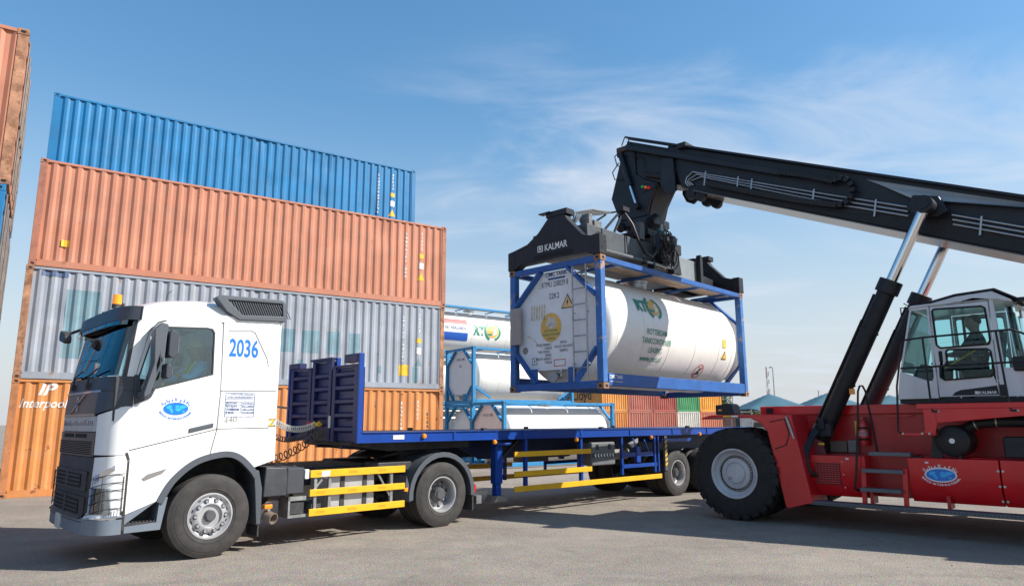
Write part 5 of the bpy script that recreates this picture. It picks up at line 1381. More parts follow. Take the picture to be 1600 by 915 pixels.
# ------------------------------------------------------------------ trailer
trailer = thing('flatbed_trailer', 'blue flatbed semi-trailer with yellow side guards coupled to the white truck', 'trailer', T0, TYAW)
XH, XE = 2.42, 15.0
deck = G(); deck.box(XH, XE, .06, 2.44, 1.575, 1.605); deck = deck.build('deck', mat('deck_plate', (.055, .06, .09), .6, var=.2, dust=.25), trailer)
for s in (0, 1):
    g = G(); g.box(XH - .06, XE, sd(.022, s), sd(.035, s), 1.455, 1.60); g.box(XH - .06, XE, sd(.0, s), sd(.06, s), 1.60, 1.612); g.box(XH - .06, XE, sd(.0, s), sd(.06, s), 1.443, 1.455)
    g.build('side_rail', M_TRBLUE, trailer)
    for x in (4.30, 6.03, 7.72, 9.42, 11.12, 12.69, 14.3):
        G().box(x - .03, x + .03, sd(.004, s), sd(.022, s), 1.456, 1.599).build('stake_pocket', M_TRBLUE, trailer, bevel=.004)
    for x in (4.30, 7.72, 11.12):
        g = G(); g.box(x + .7, x + .78, sd(.03, s), sd(.12, s), 1.613, 1.66); g.build('twist_lock', M_CHASSIS, trailer)
    G().box(3.0, 3.22, sd(.014, s), sd(.021, s), 1.49, 1.56).build('reflector_plate', mat('reflector_white', (.7, .7, .68), .4), trailer)
    for (x, z) in ((3.62, 1.535), (5.25, 1.40), (7.55, 1.40), (10.2, 1.40), (12.3, 1.45)):
        G().lathe([(0, -.03), (.035, -.022), (.045, 0), (.045, .02)], (x, sd(-.005, s), z), (0, 1 if s == 0 else -1, 0), n=12).build('marker_lamp', M_AMBER, trailer)
# main beams and cross members
for y in (.78, 1.62):
    g = G(); g.prism([(2.5, 1.44), (2.5, 1.34), (3.4, 1.30), (5.0, 1.30), (5.6, 1.05), (XE, 1.05), (XE, 1.44)], y, y + .10, 'y'); g.build('main_beam', mat('beam_shaded_blue', (.003, .012, .06), .5), trailer)  # trailer blue darkened, shade under the deck put into the colour
for k in range(24): G().box(2.6 + k * .53, 2.66 + k * .53, .04, 2.46, 1.45, 1.57).build('cross_beam', M_CHASSIS, trailer)
G().prism([(2.45, 1.40), (2.45, 1.45), (5.0, 1.45), (5.0, 1.31), (3.2, 1.285)], .45, 2.05, 'y').build('king_pin_plate', M_CHASSIS, trailer)
# headboard: three pressed panels
PAN = [(.06, .86, 2.68), (.90, 1.58, 2.80), (1.62, 2.40, 2.70)]
hb = G(); hb.box(XH - .02, XH + .03, .055, 2.445, 1.456, 2.66); hb = hb.build('headboard', M_HBSHADE, trailer)
for i, (ya, yb, zt) in enumerate(PAN):
    pn = G(); pn.box(XH - .045, XH - .021, ya, yb, 1.47, zt); pn.box(XH - .11, XH - .046, ya, ya + .10, 1.456, zt); pn.box(XH - .11, XH - .046, yb - .10, yb, 1.456, zt); pn.box(XH - .11, XH - .046, ya, yb, zt, zt + .03)
    pn = pn.build('headboard_panel', M_HBSHADE, trailer, bevel=.006)
    for k in range(5):
        z = 1.60 + k * .225
        G().prism([(XH - .046, z), (XH - .105, z + .035), (XH - .105, z + .085), (XH - .046, z + .115)], ya + .105, yb - .105, 'y').build('pressed_rib', M_HBSHADE, pn)
    if i < 2:
        g = G()
        for q in (-.09, .0):
            pts = [(XH - .05, (ya + yb) / 2 + q + .04 * math.cos(t * .35) - .03, 1.79 + .05 * math.sin(t * .35)) for t in range(10)]; g.tube(pts, .006, 5)
        g.build('rope_hook', M_CHASSIS, pn)
G().box(XH - .11, XH - .02, .0, .055, 1.44, 2.88).build('headboard_post', M_TRBLUE, trailer, bevel=.006)
G().box(XH - .11, XH + .05, 2.446, 2.50, 1.44, 2.84).build('headboard_post', M_TRBLUE, trailer, bevel=.006)
G().box(XH - .12, XH + .02, .06, .48, 2.74, 2.88).build('headboard_cap', M_HBSHADE, trailer, bevel=.012)
G().box(XH - .12, XH + .02, .90, 1.66, 2.831, 2.87).build('headboard_cap', M_HBSHADE, trailer, bevel=.008)
G().box(XH - .12, XH + .02, 2.05, 2.445, 2.74, 2.84).build('headboard_cap', M_HBSHADE, trailer, bevel=.008)
G().box(XH - .03, XH + .04, .86, .90, 2.62, 2.86).build('headboard_rib', M_TRBLUE, trailer)
G().box(XH - .118, XH - .111, .86, .93, 1.68, 1.88).build('document_holder', mat('holder_grey', (.45, .47, .47), .5), trailer)
g = G(); g.box(XH - .10, XH - .03, 1.0, 1.62, 1.47, 1.70); g.build('coupling_box', M_CHASSIS, trailer)
for k, (y, m_) in enumerate(((1.52, M_REDLENS), (1.34, M_YEL), (1.18, M_YEL))):
    g = G(); g.cyl((XH - .11, y, 1.74), (XH - .19, y, 1.74), .032, n=10); g.cyl((XH - .15, y, 1.70), (XH - .15, y, 1.79), .022, n=8); g.build('air_coupling', m_, trailer)
# landing legs
for s in (0, 1):
    lg_ = G(); lg_.box(5.44, 5.62, sd(.18, s), sd(.34, s), .62, 1.45); lg_ = lg_.build('landing_leg', M_TRBLUE, trailer, bevel=.01)
    G().box(5.47, 5.59, sd(.20, s), sd(.32, s), .34, .62).build('leg_inner', M_TRBLUE, lg_)
    g = G(); g.prism([(5.36, .30), (5.70, .30), (5.62, .40), (5.44, .40)], sd(.12, s), sd(.42, s), 'y'); g.build('leg_foot', mat('foot_dusty', (.25, .21, .17), .85), lg_)
    g = G(); g.cyl((5.38, sd(.10, s), 1.36), (5.75, sd(.10, s), 1.36), .035, n=10); g.build('leg_gearbox', M_TRBLUE, lg_)
    G().beam((5.55, sd(.26, s), 1.0), (6.4, sd(.6, s), 1.40), .05, .05).build('leg_brace', M_CHASSIS, trailer)
    # yellow side guards
    for (xa, xb_, za, zb) in ((5.77, 8.02, 1.105, 1.205), (5.77, 8.04, .735, .835), (5.77, 10.58, .455, .56)):
        G().box(xa, xb_, sd(.0, s), sd(.035, s), za, zb).build('side_guard', M_GUARD, trailer, bevel=.006)
    for (x, z0) in ((6.08, .44), (7.72, .44)): G().box(x, x + .07, sd(.036, s), sd(.11, s), z0, 1.44).build('guard_post', M_TRBLUE, trailer, bevel=.005)
    # tool box with chevrons
    tbx = G().box(8.06, 8.86, sd(.02, s), sd(.45, s), .84, 1.33).build('tool_box', mat('toolbox_grey', (.13, .135, .14), .55, var=.08), trailer, bevel=.03, seg=2)
    G().box(8.07, 8.85, sd(.013, s), sd(.021, s), 1.01, 1.10).build('chevron_strip', M_INK, tbx)
    for k in range(7): g = G(); x = 8.14 + k * .10; g.prism([(x + .03, 1.018), (x + .065, 1.018), (x + .03, 1.055), (x + .065, 1.092), (x + .03, 1.092), (x - .005, 1.055)], sd(.009, s), sd(.014, s), 'y'); g.build('chevron', M_WHITEP, tbx)
    for x in (8.2, 8.62): G().box(x, x + .08, sd(.0, s), sd(.02, s), 1.17, 1.29).build('latch', M_CHASSIS, tbx, bevel=.008)
    # spare wheel rack
    g = G()
    for x in (9.10, 10.35): g.box(x, x + .06, sd(.03, s), sd(.09, s), .60, 1.44)
    g.box(9.10, 10.45, sd(.03, s), sd(.09, s), .74, .82); g.box(9.16, 10.30, sd(.035, s), sd(.085, s), .98, 1.08); g.box(10.5, 10.55, sd(.03, s), sd(.09, s), .6, 1.44)
    g.beam((9.75, sd(.07, s), 1.05), (9.55, sd(.07, s), 1.40), .05, .05); g.beam((10.2, sd(.07, s), 1.0), (10.0, sd(.07, s), 1.35), .04, .04); g.box(9.65, 9.80, sd(.02, s), sd(.1, s), .85, 1.2)
    g.build('spare_wheel_rack', M_TRBLUE, trailer, bevel=.004)
    g = G(); g.prism([(9.4, 1.28), (9.75, 1.40), (9.75, 1.30), (9.55, 1.18)], sd(.05, s), sd(.09, s), 'y'); g.build('rack_plate', M_RIMD, trailer)
    G().cyl((8.95, sd(.35, s), 1.05), (9.65, sd(.35, s), 1.05), .13, n=18).build('air_tank', mat('air_tank_beige', (.20, .17, .14), .6), trailer)
    for x in (11.30, 12.64, 13.98):
        wheel(trailer, (x, sd(.17, s), .54), .54, .30, .295, 'trailer', -1 if s == 0 else 1, rim_m=M_RIM)
        wheel(trailer, (x, sd(.51, s), .54), .54, .30, .295, 'trailer', 1 if s == 0 else -1, rim_m=M_RIMD)
    # striped mud guard support
    g = G(); g.box(10.76, 10.86, sd(.02, s), sd(.07, s), .62, 1.44); fl_ = g.build('flap_support', M_TRIM, trailer)
    for k in range(6): G().prism([(10.765, .72 + k * .105), (10.855, .77 + k * .105), (10.855, .82 + k * .105), (10.765, .77 + k * .105)], sd(.014, s), sd(.019, s), 'y').build('hazard_stripe', M_YEL, fl_)
    G().prism([(10.70, 1.28), (11.9, 1.28), (12.0, 1.36), (10.70, 1.36)], sd(.05, s), sd(.65, s), 'y').build('axle_guard', M_TRBLUE, trailer)
for x in (11.30, 12.64, 13.98): G().cyl((x, .3, .54), (x, 2.2, .54), .075, n=12).build('axle', M_CHASSIS, trailer)
g = G(); g.box(14.7, 14.8, .1, 2.4, .5, .62); g.build('rear_underrun_bar', M_GUARD, trailer)
# ------------------------------------------------------------------ reach stacker
SYAW = R(133.6)
S0 = Vector((4.02, 13.10, 0))
rsk = thing('reach_stacker', 'red reach stacker with a black boom lifting the hanging tank container', 'reach stacker', S0, SYAW)
M_RED = mat('stacker_red', (0.58, 0.004, 0.010), 0.34, var=0.08, scale=1.3, coat=0.2, dust=0.06, rust=.35, rcol=(.22, .02, .02), rscale=5, rthr=.66, scrape=.12)
M_RED2 = mat('stacker_red_frame', (0.44, 0.003, 0.008), 0.4, var=0.10, scale=1.3, coat=0.1, dust=0.04)
M_BOOM = mat('boom_black', (0.010, 0.015, 0.024), 0.42, var=0.2, scale=1.2, spec=.35, dust=0.025)
M_BOOM2 = mat('boom_black_matt', (0.009, 0.010, 0.013), 0.5, var=0.15, scale=2, spec=.35, dust=0.025)
M_BOOMBOUNCE = mat('boom_underside_bounce', (0.10, 0.10, 0.105), 0.32, var=0.08, coat=0.4)  # boom black lightened to paint in the bounce from the ground
M_SPGREY = mat('spreader_grey', (0.060, 0.072, 0.084), 0.45, var=0.12, scale=3, dust=0.12, rust=.3, rthr=.7)
M_SPDARK = mat('spreader_dark', (0.012, 0.014, 0.020), 0.5, var=0.15, scale=3, spec=.35, dust=0.03)
M_PIPE = mat('hydraulic_pipe', (0.36, 0.38, 0.40), 0.35, 0.7, var=0.1)
M_HOSE = mat('black_hose', (0.012, 0.012, 0.013), 0.45, var=0.2)
M_STRIM = mat('cab_silver', (0.52, 0.53, 0.57), 0.35, 0.2, var=0.05, coat=.3)
M_STEP = mat('step_grey', (0.105, 0.12, 0.14), 0.5, 0.3, var=0.1, dust=.15)
M_RIMW = mat('stacker_rim', (0.50, 0.51, 0.54), 0.5, 0.1, var=0.12, scale=4, dust=0.12)
GL_ST = glass('stacker_glass', (0.78, 0.94, 0.95), fac=-0.03)
SW = 4.16
def sy(y, s): return y if s == 0 else SW - y
# --- wheels
def big_wheel(c, side, Rr=0.825, w=0.50, face=True):
    n = node('wheel', rsk, c); s = side; o = w * s
    pr = [(.43, .34), (.46, .44), (.56, .50), (.68, .485), (.76, .45), (.785, .40)]
    tp = [(r, q * o) for r, q in pr] + [(.79, .2 * o), (.795, 0), (.79, -.2 * o)] + [(r, -q * o) for r, q in reversed(pr)]
    ty = G(); ty.lathe(tp, (0, 0, 0), (0, 1, 0), n=64, closed=True); ty.build('tyre', M_RUBBER2, n, smooth=35)
    g = G(); nl = 26
    for k in range(nl):
        for hs in (1, -1):
            a = 2 * PI * (k + (.5 if hs < 0 else 0)) / nl; da = .085
            vs = []
            for (aa, r, q) in ((a - da, .785, .02), (a + da, .785, .02), (a + da * 1.3 + .09, .77, .44), (a - da * .7 + .09, .77, .44), (a + da * 1.1 + .11, .70, .495), (a - da * .6 + .11, .70, .495)):
                for rr in (r, r + (.045 if r > .75 else .016)):
                    vs.append((rr * math.cos(aa), q * w * hs * s, rr * math.sin(aa)))
            g.add(vs, [(1, 3, 5, 7), (7, 5, 9, 11), (0, 2, 3, 1), (2, 4, 5, 3), (4, 8, 9, 5), (0, 1, 7, 6), (6, 7, 11, 10), (8, 10, 11, 9)])
    lug = g.build('tread_lugs', M_RUBBER2, n, smooth=0); lug['kind'] = 'stuff'
    G().lathe([(.43, .30 * o), (.45, .40 * o), (.445, .44 * o), (.42, .44 * o), (.40, .40 * o), (.385, .30 * o), (.34, .24 * o), (.325, .24 * o)], (0, 0, 0), (0, 1, 0), n=56).build('rim', M_RIMW, n, smooth=30)
    if face:
        G().lathe([(.33, .22 * o), (.29, .22 * o), (.27, .28 * o), (.20, .30 * o), (.185, .27 * o), (.17, .31 * o), (.0, .315 * o)], (0, 0, 0), (0, 1, 0), n=48).build('hub', M_RIMW, n, smooth=30)
        g = G()
        for k in range(40):
            a = 2 * PI * k / 40; x, z = .306 * math.cos(a), .306 * math.sin(a)
            g.box(x - .012, x + .012, .215 * o, .285 * o, z - .012, z + .012)
        b_ = g.build('hub_bolts', M_RIMD, n, smooth=0); b_['kind'] = 'stuff'
        G().lathe([(.328, .222 * o), (.318, .236 * o), (.296, .240 * o), (.284, .255 * o)], (0, 0, 0), (0, 1, 0), n=48).build('bolt_ring', M_CHASSIS, n)
        G().box(-.14, -.08, .30 * o, .33 * o, -.12, -.06).build('hub_plug', M_RIMD, n)
    return n
for s in (0, 1):
    sg = -1 if s == 0 else 1
    big_wheel((0, sy(.25, s), .825), sg); big_wheel((0, sy(.86, s), .825), sg, face=False)
    big_wheel((5.95, sy(.62, s), .825), sg)
G().cyl((0, .3, .825), (0, SW - .3, .825), .22, n=20).build('drive_axle', M_CHASSIS, rsk); G().cyl((5.95, .8, .825), (5.95, SW - .8, .825), .16, n=16).build('steer_axle', M_CHASSIS, rsk)
# --- chassis
G().box(-.5, 7.2, 1.15, SW - 1.15, .62, 1.15).build('chassis_frame', M_RED2, rsk, bevel=.02)
G().box(6.3, 8.0, .55, SW - .55, .55, 2.0).build('counterweight', M_RED, rsk, bevel=.12, seg=3)
for s in (0, 1):
    # upper side wall, set back, and its top beam
    G().box(.30, 7.2, sy(1.34, s), sy(1.44, s), 1.16, 1.88).build('side_wall', M_RED2, rsk)
    G().box(.02, 7.2, sy(1.27, s), sy(1.55, s), 1.882, 2.045).build('top_beam', M_RED, rsk, bevel=.012)
    G().prism([(2.25, 1.86), (2.75, 1.86), (2.65, 1.83), (2.35, 1.83)], sy(1.28, s), sy(1.335, s), 'y').build('beam_gusset', M_RED, rsk)
    # lower covers with a turned-in lower edge
    for i, (xa, xb_) in enumerate(((1.24, 2.16), (2.80, 4.02), (4.035, 5.1))):
        y0 = .38
        lc = G(); lc.add([(xa, sy(y0, s), 1.18), (xb_, sy(y0, s), 1.18), (xb_, sy(y0, s), .74), (xa, sy(y0, s), .74), (xa, sy(y0 + .14, s), .50), (xb_, sy(y0 + .14, s), .50), (xa, sy(1.33, s), 1.19), (xb_, sy(1.33, s), 1.19), (xa, sy(1.1, s), .50), (xb_, sy(1.1, s), .50)],
                         [(0, 1, 2, 3), (3, 2, 5, 4), (0, 6, 7, 1), (4, 5, 9, 8), (0, 3, 4, 8, 6), (1, 7, 9, 5, 2), (6, 8, 9, 7)])
        lc = lc.build('lower_cover', M_RED, rsk, bevel=.014, seg=2)
        if i:
            for z in (1.02, .80, .58):
                for dx in (-.03, .03):
                    if xa + dx > 2.9: G().cyl((xa + dx, sy(y0 - .012 + (.09 if z < .7 else 0), s), z), (xa + dx, sy(y0 + .02 + (.09 if z < .7 else 0), s), z), .018, n=8).build('bolt', M_GALV, lc)
        else:
            gr = G(); gr.box(1.34, 1.76, sy(y0 - .006, s), sy(y0 + .004, s), .70, 1.05); gr = gr.build('vent_grille', M_SPDARK, lc)
            for k in range(9): G().box(1.345, 1.755, sy(y0 - .014, s), sy(y0 - .007, s), .715 + k * .037, .730 + k * .037).build('grille_slat', M_RED2, gr)
            for k in range(8): G().box(1.36 + k * .052, 1.368 + k * .052, sy(y0 - .012, s), sy(y0 - .0065, s), .705, 1.045).build('grille_wire', M_RED2, gr)
            for (x, z) in ((1.29, 1.09), (1.80, 1.08), (1.30, .66), (1.82, .66), (1.81, .87), (1.31, .87)): G().cyl((x, sy(y0 - .01, s), z), (x, sy(y0 + .01, s), z), .012, n=8).build('bolt', M_GALV, lc)
    # recess behind the ladder
    G().box(2.16, 2.80, sy(.72, s), sy(1.33, s), .52, 1.20).build('ladder_recess', M_RED2, rsk)
    # long step
    st_ = G(); st_.box(1.16, 5.3, sy(.12, s), sy(.40, s), .37, .43); st_ = st_.build('long_step', M_STEP, rsk, bevel=.006)
    g = G()
    for k in range(80): g.cyl((1.24 + k * .05, sy(.115, s), .402), (1.24 + k * .05, sy(.122, s), .402), .009, n=6)
    h_ = g.build('step_holes', M_HOLE, st_, smooth=0); h_['kind'] = 'stuff'
    for x in (2.2, 3.3, 4.4): G().prism([(x, .43), (x + .05, .43), (x + .05, .62), (x, .62)], sy(.36, s), sy(.60, s), 'y').build('step_bracket', M_RED2, rsk)
    # ladder
    ld = node('ladder', rsk)
    for (xa, xb_, z, yo) in ((2.13, 2.75, .955, .26), (2.10, 2.71, .655, .20), (2.23, 2.86, 1.225, .36)):
        tr_ = G().box(xa, xb_, sy(yo, s), sy(yo + .20, s), z - .03, z + .03).build('tread', M_STEP, ld, bevel=.005)
    for x in (2.10, 2.72):
        G().prism([(x - .02, .40), (x + .05, .40), (x + .08, 1.0), (x + .01, 1.0)], sy(.33, s), sy(.37, s), 'y').build('ladder_side', M_RED, ld)
    g = G(); g.tube([(2.02, sy(.42, s), .62), (2.0, sy(.28, s), .66), (2.05, sy(.26, s), .9), (2.14, sy(.30, s), 1.8), (2.17, sy(.34, s), 2.25), (2.20, sy(.36, s), 2.34), (2.24, sy(.37, s), 2.34), (2.27, sy(.40, s), 2.25), (2.30, sy(.55, s), 1.5), (2.31, sy(.6, s), 1.22)], .018, 8)
    g.build('grab_rail', M_BOOM2, rsk)
    # fender over the drive wheels
    fe = G(); fe.prism([(-.64, 1.80), (-.62, 1.83), (-.42, 1.88), (.66, 1.88), (1.10, 1.87), (1.36, .40), (.94, .28), (.90, .30), (.66, 1.60), (.52, 1.76), (.36, 1.815), (-.3, 1.83)], sy(.10, s), sy(.14, s), 'y')
    fe = fe.build('fender', M_RED, rsk, bevel=.006)
    g = G(); g.prism([(-.64, 1.80), (-.62, 1.825), (-.42, 1.875), (.66, 1.875), (.66, 1.845), (-.3, 1.835)], sy(.141, s), sy(1.20, s), 'y'); g.prism([(.66, 1.60), (.52, 1.76), (.36, 1.815), (.36, 1.80), (.50, 1.74), (.64, 1.58), (.88, .30), (.90, .30)], sy(.141, s), sy(1.2, s), 'y')
    g.build('fender_sheet', M_RED2, fe)
    g = G(); g.prism([(1.10, 1.87), (1.36, .40), (1.30, .40), (1.04, 1.87)], sy(.141, s), sy(.80, s), 'y'); g.build('fender_back', M_RED2, fe)
    pts = [(.72, 1.75), (.98, 1.80), (1.05, 1.55), (.98, 1.35), (.78, 1.28)]
    g = G(); g.tube([(x, sy(.095, s), z) for x, z in pts], .010, 6); g.build('fender_cable', M_HOSE, fe)
    g = G(); g.tube([(1.02, sy(.08, s), 1.84), (1.10, sy(.06, s), 1.60), (1.13, sy(.08, s), 1.46)], .022, 8); g.build('fender_strut', M_GALV, fe)
    # lamp on the fender, marker strip
    lb = G(); lb.prism([(-.36, 1.885), (.02, 1.885), (-.02, 2.06), (-.07, 2.09), (-.16, 2.10), (-.22, 2.075), (-.36, 2.065)], sy(.16, s), sy(.46, s), 'y'); lb = lb.build('lamp_housing', M_SPDARK, rsk, bevel=.012, seg=2)
    G().box(-.30, -.23, sy(.152, s), sy(.162, s), 1.955, 1.985).build('lamp_lens', M_AMBER, lb)
    G().box(-.18, -.02, sy(.094, s), sy(.101, s), 1.838, 1.868).build('marker_strip', M_YEL, fe); G().box(-.018, .12, sy(.094, s), sy(.101, s), 1.838, 1.868).build('marker_strip', M_WHITEP, fe)
    G().box(.16, .28, sy(1.24, s), sy(1.27, s), 1.91, 2.01).build('junction_box', M_SPDARK, rsk)
# items on the near side
G().box(1.30, 1.60, 1.28, 1.335, 1.20, 1.40).build('control_box', mat('tan_box', (.20, .15, .11), .6), rsk, bevel=.01)
G().box(1.62, 1.80, 1.26, 1.335, 1.20, 1.42).build('control_box', mat('valve_grey', (.27, .24, .22), .55, var=.15), rsk, bevel=.01)
ex = G(); ex.lathe([(0, 0), (.07, .0), (.078, .03), (.078, .36), (.06, .42), (.025, .45), (.02, .50), (0, .50)], (1.92, 1.22, 1.33), (0, 0, 1), n=20); ex = ex.build('fire_extinguisher', mat('extinguisher_red', (.55, .02, .02), .3, coat=.5), rsk, smooth=40)
for z in (1.42, 1.62): G().lathe([(.081, 0), (.083, .0), (.083, .035), (.081, .035)], (1.92, 1.22, z), (0, 0, 1), n=20, closed=True).build('extinguisher_strap', M_HOLE, ex)
G().lathe([(.0795, 0), (.0805, 0), (.0805, .10), (.0795, .10)], (1.92, 1.22, 1.49), (0, 0, 1), n=20, closed=True).build('extinguisher_label', mat('ext_label', (.55, .25, .27), .5, var=.3, scale=30), ex)
g = G(); g.tube([(1.92, 1.22, 1.80), (1.98, 1.20, 1.82), (2.02, 1.20, 1.7), (2.01, 1.2, 1.5)], .012, 6); g.build('extinguisher_hose', M_HOSE, ex)
G().box(1.76, 1.82, 1.30, 1.335, 1.5, 1.76).build('label_plate', M_YEL, rsk)
# air cleaner and pipe
ac = G().lathe([(0, -.005), (.20, -.005), (.235, .02), (.24, .08), (.24, .55), (0, .55)], (3.46, .36, 1.45), (0, 1, 0), n=40).build('air_cleaner', M_BOOM2, rsk, smooth=40)
g = disc2(G(), lambda u, w: (3.46 + u, .352, 1.45 + w), .04, n=20); g.build('cleaner_badge', M_WHITEP, ac, smooth=0)
G().box(3.50, 3.56, .40, .52, 1.08, 1.24).build('dust_valve', M_BOOM2, ac, bevel=.015)
G().prism([(3.14, 1.19), (3.30, 1.19), (3.28, 1.62), (3.20, 1.66)], .42, .46, 'y').build('cleaner_bracket', M_SPDARK, rsk)
g = G(); g.tube([(3.6, .62, 1.62), (3.8, .6, 1.72), (4.05, .6, 1.74), (5.4, .6, 1.74)], .085, 14); g.build('intake_pipe', M_BOOM2, rsk)
for x in (3.74, 4.02): G().lathe([(.088, 0), (.094, 0), (.094, .02), (.088, .02)], (x, .605, 1.70 if x < 4 else 1.74), (1, 0, .3 if x < 4 else 0), n=18, closed=True).build('pipe_clamp', M_GALV, rsk)
G().box(4.10, 4.9, .45, .75, 1.21, 1.52).build('battery_box', M_SPDARK, rsk, bevel=.02)
G().box(2.86, 3.02, .40, .50, 1.14, 1.20).build('cover_latch', M_SPDARK, rsk, bevel=.01)
globe_logo(rsk, 3.25, .93, .3765, .20, .092, ring=mat('logo_white', (.72, .72, .74), .4))
for (x, z) in ((1.86, 1.12), (3.05, 1.10)): G().box(x, x + .05, .373, .378, z, z + .025).build('small_label', M_WHITEP, rsk)
# --- cab platform
pf = G(); pf.box(3.05, 6.4, .22, .62, 1.94, 2.02); pf.prism([(3.30, 1.72), (4.4, 1.82), (6.4, 1.84), (6.4, 1.94), (3.30, 1.94)], .22, .27, 'y'); pf.prism([(3.08, 1.53), (3.27, 1.53), (3.32, 1.72), (3.32, 1.94), (3.14, 1.94), (3.14, 1.62)], .22, .27, 'y'); pf.box(2.78, 3.28, .22, .60, 1.53, 1.57)
pf = pf.build('platform', M_RED, rsk, bevel=.006)
for x in (3.10, 3.20): G().cyl((x, .20, 1.56), (x, .23, 1.56), .018, n=8).build('bolt', M_GALV, pf)
hr = node('handrail', rsk)
RT = .016
for nm, pts in (('rail', [(2.80, .22, 1.56), (2.76, .22, 1.60), (2.80, .24, 2.3), (2.93, .25, 2.98), (2.97, .25, 3.04), (3.26, .25, 3.06), (4.40, .25, 3.08), (4.50, .28, 3.04), (4.60, .40, 2.98), (4.65, .6, 2.96)]),
                ('rail', [(2.88, .25, 2.59), (4.50, .25, 2.60), (4.62, .5, 2.6)]), ('post', [(3.24, .25, 3.05), (3.26, .24, 1.95), (3.28, .21, 1.90), (3.36, .21, 1.90)]), ('post', [(4.22, .25, 3.07), (4.27, .24, 1.95), (4.29, .21, 1.90), (4.37, .21, 1.90)])):
    G().tube(pts, RT, 8).build(nm, M_BOOM2, hr, smooth=50)
for (x, z) in ((2.83, 1.56), (3.36, 1.90), (4.37, 1.90)): G().cyl((x, .195, z), (x, .22, z), .016, n=8).build('rail_bolt', M_GALV, hr)
# --- driver's cab
CY0, CY1 = .75, 2.35
def cpl(name, m, poly, y0=CY0, y1=CY0 + .05, holes=(), bevel=.008, parent=None): return G().prism(poly, y0, y1, 'y', holes).build(name, m, parent or rsk, bevel=bevel)
fq = [(2.765, 2.56), (3.0, 3.57), (3.235, 3.57), (3.225, 2.46), (3.20, 2.40), (3.14, 2.40)]
uw = [(3.31, 3.53), (3.34, 3.56), (4.00, 3.535), (4.04, 3.50), (4.06, 3.0), (4.03, 2.93), (3.37, 2.92), (3.32, 2.97)]
lw = [(3.47, 2.885), (4.0, 2.86), (4.045, 2.82), (4.06, 2.48), (4.01, 2.43), (3.38, 2.40), (3.325, 2.45), (3.335, 2.61), (3.41, 2.64), (3.44, 2.70), (3.44, 2.85)]
for s in (0, 1):
    ya, yb = (CY0, CY0 + .05) if s == 0 else (CY1 - .05, CY1)
    cpl('cab_side', M_STRIM, [(2.66, 2.11), (2.72, 2.5), (2.975, 3.60), (3.02, 3.645), (3.265, 3.62), (3.265, 2.11)], ya, yb, [fq])
    cpl('cab_window', GL_ST, fq, ya + .02, ya + .026, bevel=0)
    dr = cpl('cab_door', M_STRIM, [(3.275, 2.13), (3.275, 3.61), (4.09, 3.61), (4.09, 2.13)], ya, yb, [uw, lw])
    for w_ in (uw, lw):
        cpl('door_window', GL_ST, w_, ya + .02, ya + .026, bevel=0, parent=dr)
        g = G()
        for a, b in zip(w_, w_[1:] + w_[:1]): g.beam((a[0], ya + (-.004 if s == 0 else .054), a[1]), (b[0], ya + (-.004 if s == 0 else .054), b[1]), .025, .035, up=(0, 1, 0))
        g.build('window_seal', M_HOLE, dr)
    G().box(3.335, 3.385, ya - .02, ya, 2.69, 2.87).build('door_handle', M_HOLE, dr, bevel=.02, seg=2)
    cpl('door_stripe', M_SPDARK, [(3.46, 2.15), (3.50, 2.20), (3.58, 2.235), (4.07, 2.29), (4.085, 2.15)], ya - .006 if s == 0 else yb, ya if s == 0 else yb + .006, bevel=0, parent=dr)
    cpl('rear_pillar', M_STRIM, [(4.10, 2.11), (4.10, 3.66), (4.16, 3.66), (4.22, 2.11)], ya, yb)
    cpl('rear_lower_panel', M_SPDARK, [(4.10, 2.12), (4.17, 2.12), (4.17, 2.30), (4.10, 2.30)], ya - .005 if s == 0 else yb, ya if s == 0 else yb + .005, bevel=0)
    # curved rear quarter window
    def rq(u, v, o=0, s=s):
        a = u * PI / 2; x = 4.17 + (.28 + o) * math.sin(a); y = .30 * (1 - math.cos(a)) - o
        y = CY0 + y if s == 0 else CY1 - y
        return (x - .10 * max(0, v - .3) + .0, y, 2.12 + 1.45 * v)
    G().slab(lambda u, v: rq(u, .30 + .66 * v), lambda u, v: rq(u, .30 + .66 * v, -.006), 8, 4).build('rear_quarter_window', GL_ST, rsk, smooth=50)
    G().slab(lambda u, v: rq(u, .30 * v), lambda u, v: rq(u, .30 * v, -.03), 8, 3).build('rear_quarter_panel', M_STRIM, rsk, smooth=50)
lettering('KALMAR', .062, rsk, M_WHITEP, lambda u, w: (3.94 + u, CY0 - .009, 2.165 + w), name='name_lettering', bold=.03)
G().add([(3.77, CY0 - .009, 2.165), (3.82, CY0 - .009, 2.165), (3.82, CY0 - .009, 2.21), (3.77, CY0 - .009, 2.21)], [(0, 1, 2, 3)]).build('name_emblem', M_WHITEP, rsk, smooth=0)
G().box(4.44, 4.47, CY0 + .25, CY1 - .25, 2.12, 3.45).build('cab_rear_glass', GL_ST, rsk)
G().prism([(2.765, 2.56), (3.0, 3.57), (2.99, 3.58), (2.752, 2.56)], CY0 + .06, CY1 - .06, 'y').build('cab_windscreen', GL_ST, rsk)
G().prism([(2.66, 2.11), (2.74, 2.53), (2.76, 2.53), (2.70, 2.11)], CY0 + .05, CY1 - .05, 'y').build('cab_front_panel', M_STRIM, rsk)
rf = G(); rf.prism([(2.95, 3.60), (3.0, 3.66), (3.30, 3.665), (3.66, 3.735), (4.16, 3.76), (4.40, 3.60), (4.40, 3.56), (4.12, 3.625), (3.27, 3.622)], CY0 - .02, CY1 + .02, 'y'); rf = rf.build('cab_roof', M_STRIM, rsk, bevel=.015, seg=2)
